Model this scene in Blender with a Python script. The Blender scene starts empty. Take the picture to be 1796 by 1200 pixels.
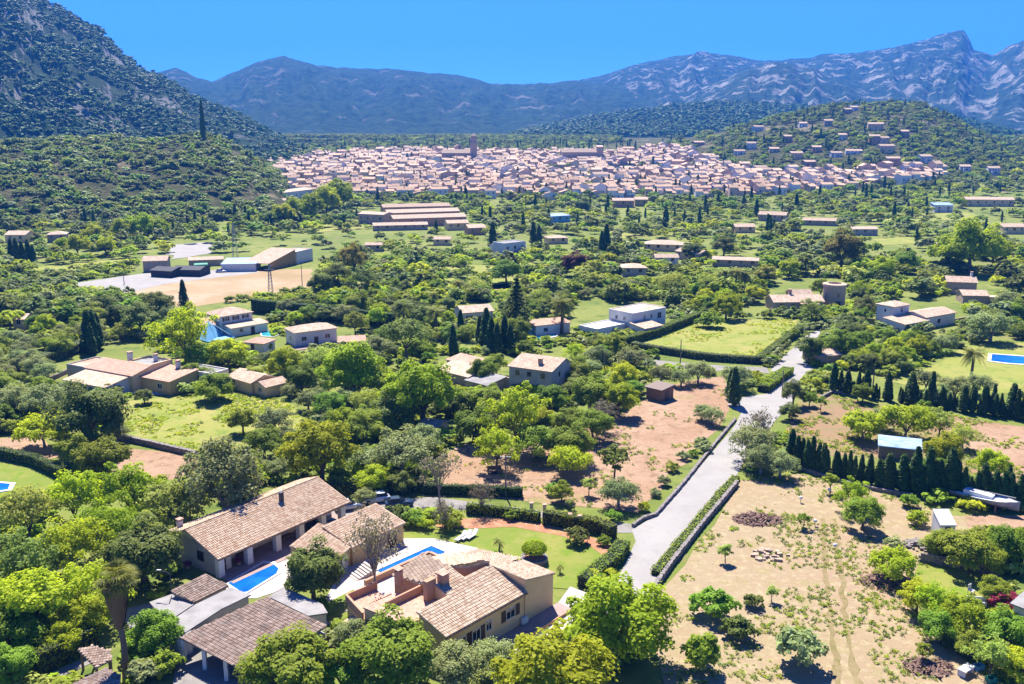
import bpy, math, random
import numpy as np
from mathutils import Vector, Matrix
from mathutils.geometry import tessellate_polygon
R = math.radians
random.seed(7); RNG = np.random.default_rng(7)
scene = bpy.context.scene
COL = scene.collection
# ------------------------------------------------------------------ camera
CAM_H, FPX, CX, CY = 55.0, 1600.0, 898.0, 600.0
PITCH = math.atan(370 / FPX)
cam_d = bpy.data.cameras.new('camera'); cam = bpy.data.objects.new('camera', cam_d); COL.objects.link(cam)
cam.location = (0, 0, CAM_H); cam.rotation_euler = (math.pi / 2 - PITCH, 0, 0)
cam_d.sensor_width = 36.0; cam_d.lens = 36.0 * FPX / 1796.0
cam_d.clip_start = 0.5; cam_d.clip_end = 30000
scene.camera = cam
# ------------------------------------------------------------------ light
SUN_EL = R(56); SUN_DIR = Vector((-0.22, 1.0, 0)).normalized()
world = bpy.data.worlds.new('World'); scene.world = world; world.use_nodes = True
wn = world.node_tree; wn.nodes.clear()
sky = wn.nodes.new('ShaderNodeTexSky'); sky.sky_type = 'NISHITA'; sky.sun_disc = False
sky.sun_elevation = SUN_EL; sky.sun_rotation = math.atan2(SUN_DIR.x, SUN_DIR.y)
sky.air_density = 1.0; sky.dust_density = 0.0; sky.ozone_density = 4.0; sky.altitude = 1500
tint = wn.nodes.new('ShaderNodeMix'); tint.data_type = 'RGBA'; tint.blend_type = 'MULTIPLY'; tint.inputs[0].default_value = 1.0
tint.inputs[7].default_value = (0.08, 0.185, 0.46, 1)
bg = wn.nodes.new('ShaderNodeBackground'); bg.inputs[1].default_value = 0.15
wo = wn.nodes.new('ShaderNodeOutputWorld')
wn.links.new(sky.outputs[0], tint.inputs[6]); wn.links.new(tint.outputs[2], bg.inputs[0]); wn.links.new(bg.outputs[0], wo.inputs[0])
sun_d = bpy.data.lights.new('sun', 'SUN'); sun_d.energy = 3.9; sun_d.angle = R(0.5); sun_d.color = (1.0, 0.95, 0.87)
sun = bpy.data.objects.new('sun', sun_d); COL.objects.link(sun)
sdir = Vector((SUN_DIR.x * math.cos(SUN_EL), SUN_DIR.y * math.cos(SUN_EL), math.sin(SUN_EL)))
sun.rotation_euler = sdir.to_track_quat('Z', 'Y').to_euler(); sun.location = (0, 300, 400)
vs = scene.view_settings; vs.view_transform = 'Standard'; vs.look = 'None'; vs.gamma = 1.0; vs.use_curve_mapping = False
vs.exposure = 1.86
cy = scene.cycles
cy.use_denoising = True; cy.max_bounces = 6; cy.diffuse_bounces = 3; cy.transmission_bounces = 4; cy.transparent_max_bounces = 4; cy.volume_bounces = 0
cy.caustics_reflective = False; cy.caustics_refractive = False
scene.render.use_persistent_data = False

# ------------------------------------------------------------------ terrain and pixel helpers
def terr(x, y):
    d = np.sqrt(np.asarray(x, float) ** 2 + np.asarray(y, float) ** 2)
    t = np.clip((d - 560) / 1300, 0, 1)
    return 42 * t * t * (3 - 2 * t) * 1.0
def ray(px, py):
    x = px - CX; y = CY - py; c, s = math.cos(PITCH), math.sin(PITCH)
    return (x, FPX * c + y * s, -FPX * s + y * c)
def P(px, py, z=0.0):
    """point z metres above the ground seen at a pixel of the photograph"""
    r = ray(px, py)
    if r[2] >= -1: r = (r[0], r[1], -1)
    t = (z - CAM_H) / r[2]
    for _ in range(25):
        x, y = r[0] * t, r[1] * t
        t = t + 0.6 * ((z + float(terr(x, y)) - CAM_H) / r[2] - t)
    return Vector((r[0] * t, r[1] * t, z + float(terr(r[0] * t, r[1] * t))))
def proj(x, y, z):
    c, s = math.cos(PITCH), math.sin(PITCH); h = z - CAM_H
    f = y * c - h * s; u = y * s + h * c
    return CX + FPX * x / f, CY - FPX * u / f
def hash2(ix, iy, s):
    v = np.sin(ix * 127.1 + iy * 311.7 + s * 74.7) * 43758.5453
    return v - np.floor(v)
def vnoise(x, y, s=0):
    ix, iy = np.floor(x), np.floor(y); fx, fy = x - ix, y - iy
    fx = fx * fx * (3 - 2 * fx); fy = fy * fy * (3 - 2 * fy)
    a = hash2(ix, iy, s); b = hash2(ix + 1, iy, s); c = hash2(ix, iy + 1, s); d = hash2(ix + 1, iy + 1, s)
    return a + (b - a) * fx + (c - a) * fy + (a - b - c + d) * fx * fy
def fbm(x, y, s=0, o=5, ridged=False):
    t = 0; amp = 1; n = 0
    for k in range(o):
        v = vnoise(x * 2 ** k + 17.3 * k, y * 2 ** k - 9.1 * k, s + k)
        if ridged: v = 1 - abs(2 * v - 1)
        t = t + amp * v; n += amp; amp *= 0.5
    return t / n

# ------------------------------------------------------------------ object helpers
def tag(o, label=None, cat=None, group=None, kind=None):
    if label: o['label'] = label
    if cat: o['category'] = cat
    if group: o['group'] = group
    if kind: o['kind'] = kind
    return o
def empty(name, loc=(0, 0, 0), rz=0.0):
    o = bpy.data.objects.new(name, None); COL.objects.link(o); o.location = loc; o.rotation_euler = (0, 0, rz)
    o.empty_display_size = 0.5
    return o
def link(name, me, parent=None):
    o = bpy.data.objects.new(name, me); COL.objects.link(o)
    if parent is not None: o.parent = parent
    return o
def copy_tree(o, parent=None):
    c = o.copy(); COL.objects.link(c)
    if parent is not None: c.parent = parent
    for ch in list(o.children): copy_tree(ch, c)
    return c
class MB:
    def __init__(s): s.v = []; s.f = []; s.m = []; s.uv = []
    def quad(s, a, b, c, d, m=0, uv=None):
        n = len(s.v); s.v += [tuple(a), tuple(b), tuple(c), tuple(d)]; s.f.append((n, n + 1, n + 2, n + 3)); s.m.append(m)
        s.uv += uv if uv else [(0, 0), (1, 0), (1, 1), (0, 1)]
    def tri(s, a, b, c, m=0):
        n = len(s.v); s.v += [tuple(a), tuple(b), tuple(c)]; s.f.append((n, n + 1, n + 2)); s.m.append(m); s.uv += [(0, 0), (1, 0), (1, 1)]
    def poly(s, pts, m=0, uv=None):
        n = len(s.v); s.v += [tuple(p) for p in pts]; s.f.append(tuple(range(n, n + len(pts)))); s.m.append(m)
        s.uv += uv if uv else [(p[0], p[1]) for p in pts]
    def box(s, x0, x1, y0, y1, z0, z1, m=0):
        if x0 > x1: x0, x1 = x1, x0
        if y0 > y1: y0, y1 = y1, y0
        p = [(x0, y0, z0), (x1, y0, z0), (x1, y1, z0), (x0, y1, z0), (x0, y0, z1), (x1, y0, z1), (x1, y1, z1), (x0, y1, z1)]
        for i in ((0, 3, 2, 1), (4, 5, 6, 7), (0, 1, 5, 4), (1, 2, 6, 5), (2, 3, 7, 6), (3, 0, 4, 7)):
            s.quad(*[p[k] for k in i], m=m)
    def prism(s, base, z0, ztop, m=0, mt=None):
        """vertical prism on a ccw plan polygon; ztop a number or a list"""
        n = len(base); zt = ztop if isinstance(ztop, (list, tuple)) else [ztop] * n
        for i in range(n):
            j = (i + 1) % n
            s.quad((*base[i], z0), (*base[j], z0), (*base[j], zt[j]), (*base[i], zt[i]), m=m)
        s.poly([(*base[i], zt[i]) for i in range(n)], m=m if mt is None else mt)
    def tube(s, pts, rad, n=6, m=0, cap=True):
        pts = [Vector(p) for p in pts]; rings = []
        for i, p in enumerate(pts):
            d = (pts[min(i + 1, len(pts) - 1)] - pts[max(i - 1, 0)])
            if d.length < 1e-6: d = Vector((0, 0, 1))
            d.normalize(); a = d.orthogonal().normalized() if abs(d.z) < 0.9 else Vector((1, 0, 0)).cross(d).normalized(); b = d.cross(a)
            r = rad[i] if isinstance(rad, (list, tuple)) else rad
            st = len(s.v)
            for k in range(n):
                t = 2 * math.pi * k / n; s.v.append(tuple(p + a * (r * math.cos(t)) + b * (r * math.sin(t))))
            rings.append(st)
        for i in range(len(pts) - 1):
            for k in range(n):
                k2 = (k + 1) % n
                s.f.append((rings[i] + k, rings[i] + k2, rings[i + 1] + k2, rings[i + 1] + k)); s.m.append(m); s.uv += [(0, 0)] * 4
        if cap:
            s.f.append(tuple(rings[-1] + k for k in range(n))); s.m.append(m); s.uv += [(0, 0)] * n
            s.f.append(tuple(rings[0] + k for k in reversed(range(n)))); s.m.append(m); s.uv += [(0, 0)] * n
    def mesh(s, name, mats, smooth=False):
        me = bpy.data.meshes.new(name); me.from_pydata(s.v, [], s.f)
        for mt in (mats if isinstance(mats, (list, tuple)) else [mats]): me.materials.append(mt)
        me.polygons.foreach_set('material_index', s.m)
        if len(s.uv) == len(me.loops):
            l = me.uv_layers.new(name='UVMap'); l.data.foreach_set('uv', [c for p in s.uv for c in p])
        if smooth: me.polygons.foreach_set('use_smooth', [True] * len(me.polygons))
        me.update(); return me
    def obj(s, name, mats, parent=None, smooth=False): return link(name, s.mesh(name, mats, smooth), parent)
def quads_mesh(name, V, mats, tintv=None, smooth=False, Q=None, midx=None):
    """V: (n,4,3) quads -> mesh with a tint attribute"""
    me = bpy.data.meshes.new(name); n = len(V)
    me.vertices.add(n * 4); me.vertices.foreach_set('co', V.reshape(-1).astype(np.float32))
    me.loops.add(n * 4); me.loops.foreach_set('vertex_index', np.arange(n * 4, dtype=np.int32))
    me.polygons.add(n); me.polygons.foreach_set('loop_start', np.arange(0, n * 4, 4, dtype=np.int32))
    me.update(calc_edges=True)
    if tintv is not None:
        a = me.attributes.new('tint', 'FLOAT', 'FACE'); a.data.foreach_set('value', tintv.astype(np.float32))
    for mt in (mats if isinstance(mats, (list, tuple)) else [mats]): me.materials.append(mt)
    if midx is not None: me.polygons.foreach_set('material_index', midx.astype(np.int32))
    return me
def grid_mesh(name, X, Y, Z, mats):
    h, w = X.shape; me = bpy.data.meshes.new(name)
    me.vertices.add(h * w); me.vertices.foreach_set('co', np.stack([X, Y, Z], -1).reshape(-1).astype(np.float32))
    i = np.arange(h - 1)[:, None] * w + np.arange(w - 1)[None]; q = np.stack([i, i + 1, i + w + 1, i + w], -1).reshape(-1, 4)
    me.loops.add(len(q) * 4); me.loops.foreach_set('vertex_index', q.reshape(-1).astype(np.int32))
    me.polygons.add(len(q)); me.polygons.foreach_set('loop_start', np.arange(0, len(q) * 4, 4, dtype=np.int32))
    me.update(calc_edges=True); me.polygons.foreach_set('use_smooth', [True] * len(q))
    for m in mats: me.materials.append(m)
    return me

# ------------------------------------------------------------------ materials
def nt(name):
    m = bpy.data.materials.new(name); m.use_nodes = True; t = m.node_tree; t.nodes.clear()
    out = t.nodes.new('ShaderNodeOutputMaterial'); return m, t, out
def N(t, typ, **kw):
    n = t.nodes.new(typ)
    for k, v in kw.items():
        if k.startswith('i_'):
            n.inputs[int(k[2:]) if k[2:].isdigit() else k[2:].replace('_', ' ')].default_value = v
        else: setattr(n, k, v)
    return n
def noise_fac(t, co, scale, detail=4, rough=0.6, lo=0.35, hi=0.65, stretch=None):
    if stretch:
        mp = N(t, 'ShaderNodeMapping'); mp.inputs['Scale'].default_value = stretch; t.links.new(co, mp.inputs[0]); co = mp.outputs[0]
    n = N(t, 'ShaderNodeTexNoise', i_Scale=scale, i_Detail=detail, i_Roughness=rough); t.links.new(co, n.inputs['Vector'])
    r = N(t, 'ShaderNodeMapRange', clamp=True); r.inputs[1].default_value = lo; r.inputs[2].default_value = hi
    t.links.new(n.outputs[0], r.inputs[0]); return r.outputs[0]
def mixc(t, f, a, b, mode='MIX'):
    m = N(t, 'ShaderNodeMix', data_type='RGBA', blend_type=mode)
    for s, v in ((m.inputs[0], f), (m.inputs[6], a), (m.inputs[7], b)):
        if isinstance(v, bpy.types.NodeSocket): t.links.new(v, s)
        else: s.default_value = v if isinstance(v, (int, float)) else (*v[:3], 1)
    return m.outputs[2]
def mathn(t, op, a, b=None):
    m = N(t, 'ShaderNodeMath', operation=op)
    for s, v in zip(m.inputs, (a, b)):
        if v is None: continue
        if isinstance(v, bpy.types.NodeSocket): t.links.new(v, s)
        else: s.default_value = v
    return m.outputs[0]
def mat(name, c1, c2=None, scale=1.0, rough=0.85, bump=0.0, bscale=None, layers=(), metal=0, spec=0.3, coord='Object', lo=.35, hi=.65, stretch=None, rnd=0):
    m, t, out = nt(name); b = N(t, 'ShaderNodeBsdfPrincipled'); t.links.new(b.outputs[0], out.inputs[0])
    b.inputs['Roughness'].default_value = rough; b.inputs['Metallic'].default_value = metal; b.inputs['Specular IOR Level'].default_value = spec
    co = N(t, 'ShaderNodeTexCoord').outputs[coord]
    c1 = ALB(c1); c2 = None if c2 is None else ALB(c2); layers = [(ALB(l[0]), *l[1:]) for l in layers]; c = tuple(c1)
    if c2 is not None: c = mixc(t, noise_fac(t, co, scale, lo=lo, hi=hi, stretch=stretch), c1, c2)
    for (lc, ls, llo, lhi) in layers: c = mixc(t, noise_fac(t, co, ls, 6, 0.65, llo, lhi), c, lc)
    if rnd:
        oi = N(t, 'ShaderNodeObjectInfo'); hs = N(t, 'ShaderNodeHueSaturation')
        t.links.new(mathn(t, 'MULTIPLY_ADD', oi.outputs['Random'], 0) if False else mathn(t, 'ADD', mathn(t, 'MULTIPLY', oi.outputs['Random'], rnd), 1 - rnd / 2), hs.inputs['Value'])
        if isinstance(c, tuple): hs.inputs['Color'].default_value = (*c[:3], 1)
        else: t.links.new(c, hs.inputs['Color'])
        c = hs.outputs[0]
    if isinstance(c, tuple): b.inputs['Base Color'].default_value = (*c[:3], 1)
    else: t.links.new(c, b.inputs['Base Color'])
    if bump:
        n = N(t, 'ShaderNodeTexNoise', i_Scale=bscale or scale * 4, i_Detail=5); t.links.new(co, n.inputs['Vector'])
        bp = N(t, 'ShaderNodeBump', i_Strength=min(bump, 1), i_Distance=max(bump, .05)); t.links.new(n.outputs[0], bp.inputs['Height']); t.links.new(bp.outputs[0], b.inputs['Normal'])
    return m
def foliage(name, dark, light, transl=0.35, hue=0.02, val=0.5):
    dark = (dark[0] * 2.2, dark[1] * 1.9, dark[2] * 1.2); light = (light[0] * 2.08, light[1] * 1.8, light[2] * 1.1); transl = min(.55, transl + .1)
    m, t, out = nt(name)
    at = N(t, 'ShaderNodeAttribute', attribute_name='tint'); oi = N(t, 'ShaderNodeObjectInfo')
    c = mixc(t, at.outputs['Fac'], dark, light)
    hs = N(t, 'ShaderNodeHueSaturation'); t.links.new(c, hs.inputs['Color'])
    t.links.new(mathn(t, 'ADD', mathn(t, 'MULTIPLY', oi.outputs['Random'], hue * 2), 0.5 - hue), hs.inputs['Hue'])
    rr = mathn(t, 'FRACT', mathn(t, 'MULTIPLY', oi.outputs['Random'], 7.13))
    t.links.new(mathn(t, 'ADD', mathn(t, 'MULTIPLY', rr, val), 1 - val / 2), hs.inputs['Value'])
    d = N(t, 'ShaderNodeBsdfPrincipled', i_Roughness=0.55); d.inputs['Specular IOR Level'].default_value = 0.08
    tr = N(t, 'ShaderNodeBsdfTranslucent'); ms = N(t, 'ShaderNodeMixShader'); ms.inputs[0].default_value = transl
    t.links.new(hs.outputs[0], d.inputs['Base Color'])
    t.links.new(mixc(t, 1.0, hs.outputs[0], (1.25, 1.2, 0.6), 'MULTIPLY'), tr.inputs[0])
    t.links.new(d.outputs[0], ms.inputs[1]); t.links.new(tr.outputs[0], ms.inputs[2]); t.links.new(ms.outputs[0], out.inputs[0])
    return m
def tiles(name, c1, c2, c3, bump=True, dirt=(0.10, 0.085, 0.06), rnd=0.0, dlo=.52, dhi=.8):
    """clay tiles: colour differs per tile through the uv in metres"""
    c1, c2, c3, dirt = ALB(c1, .74), ALB(c2, .74), ALB(c3, .74), ALB(dirt); m, t, out = nt(name); b = N(t, 'ShaderNodeBsdfPrincipled', i_Roughness=0.9); t.links.new(b.outputs[0], out.inputs[0])
    b.inputs['Specular IOR Level'].default_value = 0.15
    uv = N(t, 'ShaderNodeTexCoord').outputs['UV']; sp = N(t, 'ShaderNodeSeparateXYZ'); t.links.new(uv, sp.inputs[0])
    fu = mathn(t, 'FLOOR', mathn(t, 'DIVIDE', sp.outputs[0], 0.28)); fv = mathn(t, 'FLOOR', mathn(t, 'DIVIDE', sp.outputs[1], 0.42))
    cb = N(t, 'ShaderNodeCombineXYZ'); t.links.new(fu, cb.inputs[0]); t.links.new(fv, cb.inputs[1])
    wnz = N(t, 'ShaderNodeTexWhiteNoise', noise_dimensions='2D'); t.links.new(cb.outputs[0], wnz.inputs['Vector'])
    rp = N(t, 'ShaderNodeValToRGB'); t.links.new(wnz.outputs[0], rp.inputs[0])
    e = rp.color_ramp.elements; e[0].color = (*c1, 1); e[1].color = (*c3, 1); x = e.new(0.5); x.color = (*c2, 1)
    c = mixc(t, noise_fac(t, uv, 0.55, 5, .7, dlo, dhi), rp.outputs[0], dirt)
    c = mixc(t, noise_fac(t, uv, 1.3, 5, .7, .5, .75, (1, .35, 1)), c, tuple(min(1, k * 1.15) for k in c3))
    if rnd:
        oi = N(t, 'ShaderNodeObjectInfo'); hs = N(t, 'ShaderNodeHueSaturation')
        t.links.new(mathn(t, 'ADD', mathn(t, 'MULTIPLY', oi.outputs['Random'], rnd), 1 - rnd / 2), hs.inputs['Value']); t.links.new(c, hs.inputs['Color']); c = hs.outputs[0]
    t.links.new(c, b.inputs['Base Color'])
    if bump:
        s = mathn(t, 'SINE', mathn(t, 'MULTIPLY', sp.outputs[0], 2 * math.pi / 0.28))
        bp = N(t, 'ShaderNodeBump', i_Strength=0.6, i_Distance=0.06); t.links.new(s, bp.inputs['Height']); t.links.new(bp.outputs[0], b.inputs['Normal'])
    return m
M = {}
ALB = lambda c, k=.76: tuple(v * k for v in c[:3])
M['wall_cream'] = mat('cream render', (.88, .62, .34), (.82, .56, .3), .4, .9, .02, 8, layers=[((.42, .29, .18), .7, .6, .8)])
M['wall_pink'] = mat('salmon render', (.58, .33, .2), (.52, .29, .17), .5, .9, .02, 8)
M['wall_white'] = mat('white render', (.8, .76, .7), (.72, .67, .6), .5, .9, .02, 8, layers=[((.5, .46, .42), .6, .62, .85)])
M['wall_grey'] = mat('weathered grey render', (.52, .47, .41), (.42, .38, .33), .7, .95, .05, 6, layers=[((.2, .17, .15), .8, .58, .75)])
M['wall_ochre'] = mat('ochre render', (.5, .3, .1), (.45, .27, .1), .6, .9)
M['wall_stone'] = mat('honey stone masonry', (.56, .42, .3), (.42, .31, .21), 2.2, .95, .15, 3, layers=[((.5, .38, .28), 3.5, .55, .6)])
M['wall_dry'] = mat('dry stone', (.22, .19, .17), (.34, .3, .27), 2.5, .95, .2, 4, layers=[((.08, .07, .06), 3.1, .52, .6)])
M['wall_yellow'] = mat('yellow render', (.66, .47, .2), (.6, .42, .18), .6, .9)
M['roof_villa'] = tiles('pale clay tiles', (.46, .31, .2), (.62, .46, .31), (.72, .57, .41), bump=False, dirt=(.2, .13, .09), dlo=.55, dhi=.9)
M['roof_villa_dark'] = tiles('weathered clay tiles', (.42, .3, .2), (.54, .4, .28), (.62, .48, .35), bump=False, dirt=(.26, .19, .14), dlo=.45, dhi=.8)
M['roof_brown'] = tiles('mossy brown clay tiles', (.46, .29, .18), (.6, .42, .28), (.7, .54, .38), bump=False, dirt=(.3, .22, .15), dlo=.52, dhi=.9)
M['roof_old'] = tiles('old brown tiles', (.26, .17, .12), (.36, .25, .19), (.46, .35, .28), bump=False, dirt=(.14, .12, .1), dlo=.45, dhi=.75)
M['roof_terra'] = tiles('terracotta paving', (.48, .28, .19), (.54, .33, .23), (.6, .4, .29), bump=False, dirt=(.36, .24, .17), dlo=.5, dhi=.9)
M['roof_far'] = tiles('sandy clay tiles', (.5, .33, .22), (.6, .43, .3), (.68, .53, .39), rnd=.3, dirt=(.22, .17, .13))  # the clay's own pale colour, varied per tile and per roof
M['concrete'] = mat('pale concrete', (.36, .34, .32), (.26, .24, .23), .5, .95, .03, 6, layers=[((.18, .17, .16), .9, .6, .75)])
M['paving_white'] = mat('pale stone paving', (.62, .55, .5), (.5, .43, .38), .6, .85, layers=[((.42, .34, .3), 1.4, .55, .7)])
M['paving_pink'] = mat('pinkish paving', (.42, .3, .26), (.34, .23, .2), .8, .85)
M['white'] = mat('white paint', (.78, .78, .77), rough=.5)
M['coping'] = mat('white coping', (.8, .78, .75), (.7, .68, .65), 2, .7)
M['glass'] = mat('window glass', (.015, .02, .028), rough=.08, spec=.6)
M['shutter'] = mat('brown shutters', (.06, .03, .02), (.09, .05, .03), 3, .6)
M['wood'] = mat('brown timber', (.2, .12, .07), (.28, .18, .11), 3, .8)
M['wood_grey'] = mat('grey weathered timber', (.3, .23, .18), (.2, .15, .12), 2, .9, stretch=(6, 6, 1))
M['metal'] = mat('grey metal', (.35, .36, .38), rough=.45, metal=.6)
M['dark_metal'] = mat('dark metal', (.05, .05, .055), rough=.5)
M['tarp'] = mat('black shade netting', (.03, .032, .04), (.05, .05, .06), 1, .8)
M['blue_sheet'] = mat('blue plastic sheet', (.2, .33, .6), (.5, .6, .75), .5, .4, stretch=(1, 6, 1))
M['blue_awning'] = mat('blue awning', (.16, .42, .62), (.2, .5, .7), .8, .7)
M['green_sheet'] = mat('green sheet', (.05, .3, .18), rough=.6)
M['tyre'] = mat('tyre rubber', (.02, .02, .02), rough=.8)
M['car_silver'] = mat('silver car paint', (.55, .57, .6), rough=.3, metal=.4, spec=.5)
M['car_blue'] = mat('dark blue car paint', (.04, .07, .13), rough=.25, metal=.3, spec=.6)
M['car_white'] = mat('white car paint', (.75, .76, .78), rough=.3, spec=.5)
M['lamp_glass'] = mat('headlamp glass', (.6, .62, .65), rough=.15, spec=.6)
M['hull'] = mat('grey boat hull', (.25, .29, .36), (.4, .42, .46), 1.2, .5)
M['bark'] = mat('bark', (.13, .09, .065), (.2, .15, .11), 3, .95, .1, 8)
M['bark_pale'] = mat('pale bark', (.38, .33, .29), (.27, .23, .2), 3, .95)
M['thatch'] = mat('dry palm skirt', (.34, .2, .1), (.16, .09, .05), 5, .95, stretch=(6, 6, .5))
def water(name, c1, c2):
    m, t, out = nt(name); b = N(t, 'ShaderNodeBsdfPrincipled', i_Roughness=0.06); t.links.new(b.outputs[0], out.inputs[0])
    co = N(t, 'ShaderNodeTexCoord').outputs['Object']
    t.links.new(mixc(t, noise_fac(t, co, .35, 3, .6, .35, .7), c1, c2), b.inputs['Base Color'])
    n = N(t, 'ShaderNodeTexNoise', i_Scale=2.5, i_Detail=3); t.links.new(co, n.inputs['Vector'])
    bp = N(t, 'ShaderNodeBump', i_Strength=.25, i_Distance=.05); t.links.new(n.outputs[0], bp.inputs['Height']); t.links.new(bp.outputs[0], b.inputs['Normal'])
    return m
M['pool_blue'] = water('blue pool water', (.003, .08, .34), (.008, .14, .42)); M['pool_aqua'] = water('turquoise pool water', (.02, .26, .33), (.04, .34, .38))
# foliage
F = {
 'lime': foliage('lime foliage', (.07, .12, .008), (.24, .32, .022), .4),
 'yellow': foliage('yellow green foliage', (.09, .14, .008), (.25, .33, .03), .42),
 'green': foliage('green foliage', (.04, .085, .012), (.14, .21, .028), .33, .03),
 'dark': foliage('dark evergreen foliage', (.018, .042, .012), (.1, .135, .035), .2),
 'olive': foliage('grey green foliage', (.05, .08, .045), (.17, .22, .13), .25),
 'airy': foliage('pale spring foliage', (.085, .125, .04), (.19, .26, .08), .35),
 'twig': foliage('bare twigs', (.075, .075, .08), (.15, .15, .16), .15, .01),
 'cypress': foliage('cypress foliage', (.014, .036, .013), (.055, .1, .03), .12, .02, .35),
 'pine': foliage('pine foliage', (.025, .05, .015), (.09, .13, .03), .2),
 'palm': foliage('palm fronds', (.05, .07, .02), (.17, .2, .07), .25),
 'brown': foliage('bronze foliage', (.06, .065, .015), (.16, .165, .04), .3),
 'purple': foliage('dark purple foliage', (.035, .014, .02), (.08, .035, .04), .2),
 'pink': foliage('magenta blossom', (.07, .008, .04), (.16, .02, .09), .2),
 'hedge': foliage('hedge foliage', (.04, .075, .014), (.16, .22, .035), .25),
 'hedge_bright': foliage('bright hedge foliage', (.1, .18, .008), (.22, .34, .02), .35),
 'forest': foliage('mountain pine foliage', (.012, .036, .014), (.055, .11, .036), .1, .03, .5),
 'scrub': foliage('mountain scrub foliage', (.035, .06, .02), (.135, .19, .06), .2, .02, .6),
}
def ground_mat(name, base, layers, bump=.12, bscale=1.5):
    m, t, out = nt(name); b = N(t, 'ShaderNodeBsdfPrincipled', i_Roughness=0.95); t.links.new(b.outputs[0], out.inputs[0]); b.inputs['Specular IOR Level'].default_value = .1
    co = N(t, 'ShaderNodeTexCoord').outputs['Object']; c = ALB(base, .74); layers = [(ALB(l[0], .74), *l[1:]) for l in layers]
    for (lc, s, lo, hi) in layers: c = mixc(t, noise_fac(t, co, s, 7, .65, lo, hi), c, lc)
    t.links.new(c, b.inputs['Base Color'])
    n = N(t, 'ShaderNodeTexNoise', i_Scale=bscale, i_Detail=6, i_Roughness=.7); t.links.new(co, n.inputs['Vector'])
    bp = N(t, 'ShaderNodeBump', i_Strength=.6, i_Distance=bump); t.links.new(n.outputs[0], bp.inputs['Height']); t.links.new(bp.outputs[0], b.inputs['Normal'])
    return m
M['ground'] = ground_mat('scrubby grass', (.17, .21, .04), [((.27, .28, .07), .03, .4, .6), ((.11, .16, .03), .12, .5, .65), ((.26, .2, .1), .05, .58, .7), ((.17, .22, .04), .6, .5, .6)])
M['dry'] = ground_mat('dry grass field', (.37, .28, .165), [((.3, .27, .1), .06, .5, .7), ((.37, .26, .16), .03, .45, .6), ((.33, .27, .12), .35, .52, .68), ((.43, .35, .2), .9, .5, .65), ((.17, .17, .06), 2.2, .6, .68), ((.22, .13, .09), .02, .68, .75)])
M['soil'] = ground_mat('reddish tilled soil', (.36, .22, .13), [((.42, .28, .18), .08, .4, .6), ((.27, .17, .1), .5, .5, .65), ((.27, .25, .08), .06, .58, .7), ((.53, .36, .25), 1.5, .55, .7)])
M['soil_green'] = ground_mat('soil with young grass', (.31, .2, .11), [((.24, .23, .08), .05, .45, .6), ((.34, .2, .12), .09, .5, .65), ((.18, .2, .05), .8, .52, .65)])
M['meadow'] = ground_mat('yellow green meadow', (.27, .29, .06), [((.36, .32, .1), .07, .42, .62), ((.17, .24, .035), .2, .5, .65), ((.3, .34, .06), 1.2, .5, .65), ((.3, .24, .1), .05, .62, .72)])
M['lawn'] = ground_mat('garden lawn', (.2, .25, .04), [((.3, .29, .07), .12, .45, .65), ((.16, .25, .02), .5, .5, .65)], .05)
M['straw'] = ground_mat('mown straw field', (.42, .29, .16), [((.35, .25, .12), .05, .45, .6), ((.46, .35, .22), .02, .5, .6), ((.34, .28, .12), .3, .55, .7)])
M['gravel'] = ground_mat('pale gravel', (.35, .325, .3), [((.41, .385, .35), .12, .42, .62), ((.3, .28, .25), .35, .5, .75), ((.38, .355, .325), 5, .4, .7)], .008, 9)
M['asphalt'] = ground_mat('grey lane', (.27, .25, .22), [((.34, .31, .28), .3, .45, .6), ((.22, .2, .18), 1, .5, .75)], .008, 9)
M['bed'] = ground_mat('red earth flower bed', (.45, .2, .11), [((.36, .26, .1), .4, .5, .65), ((.55, .3, .19), 1, .5, .65)])
M['track'] = ground_mat('worn grassy wheel track', (.26, .2, .09), [((.31, .235, .12), .3, .42, .6), ((.2, .175, .06), .9, .5, .62)])

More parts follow.
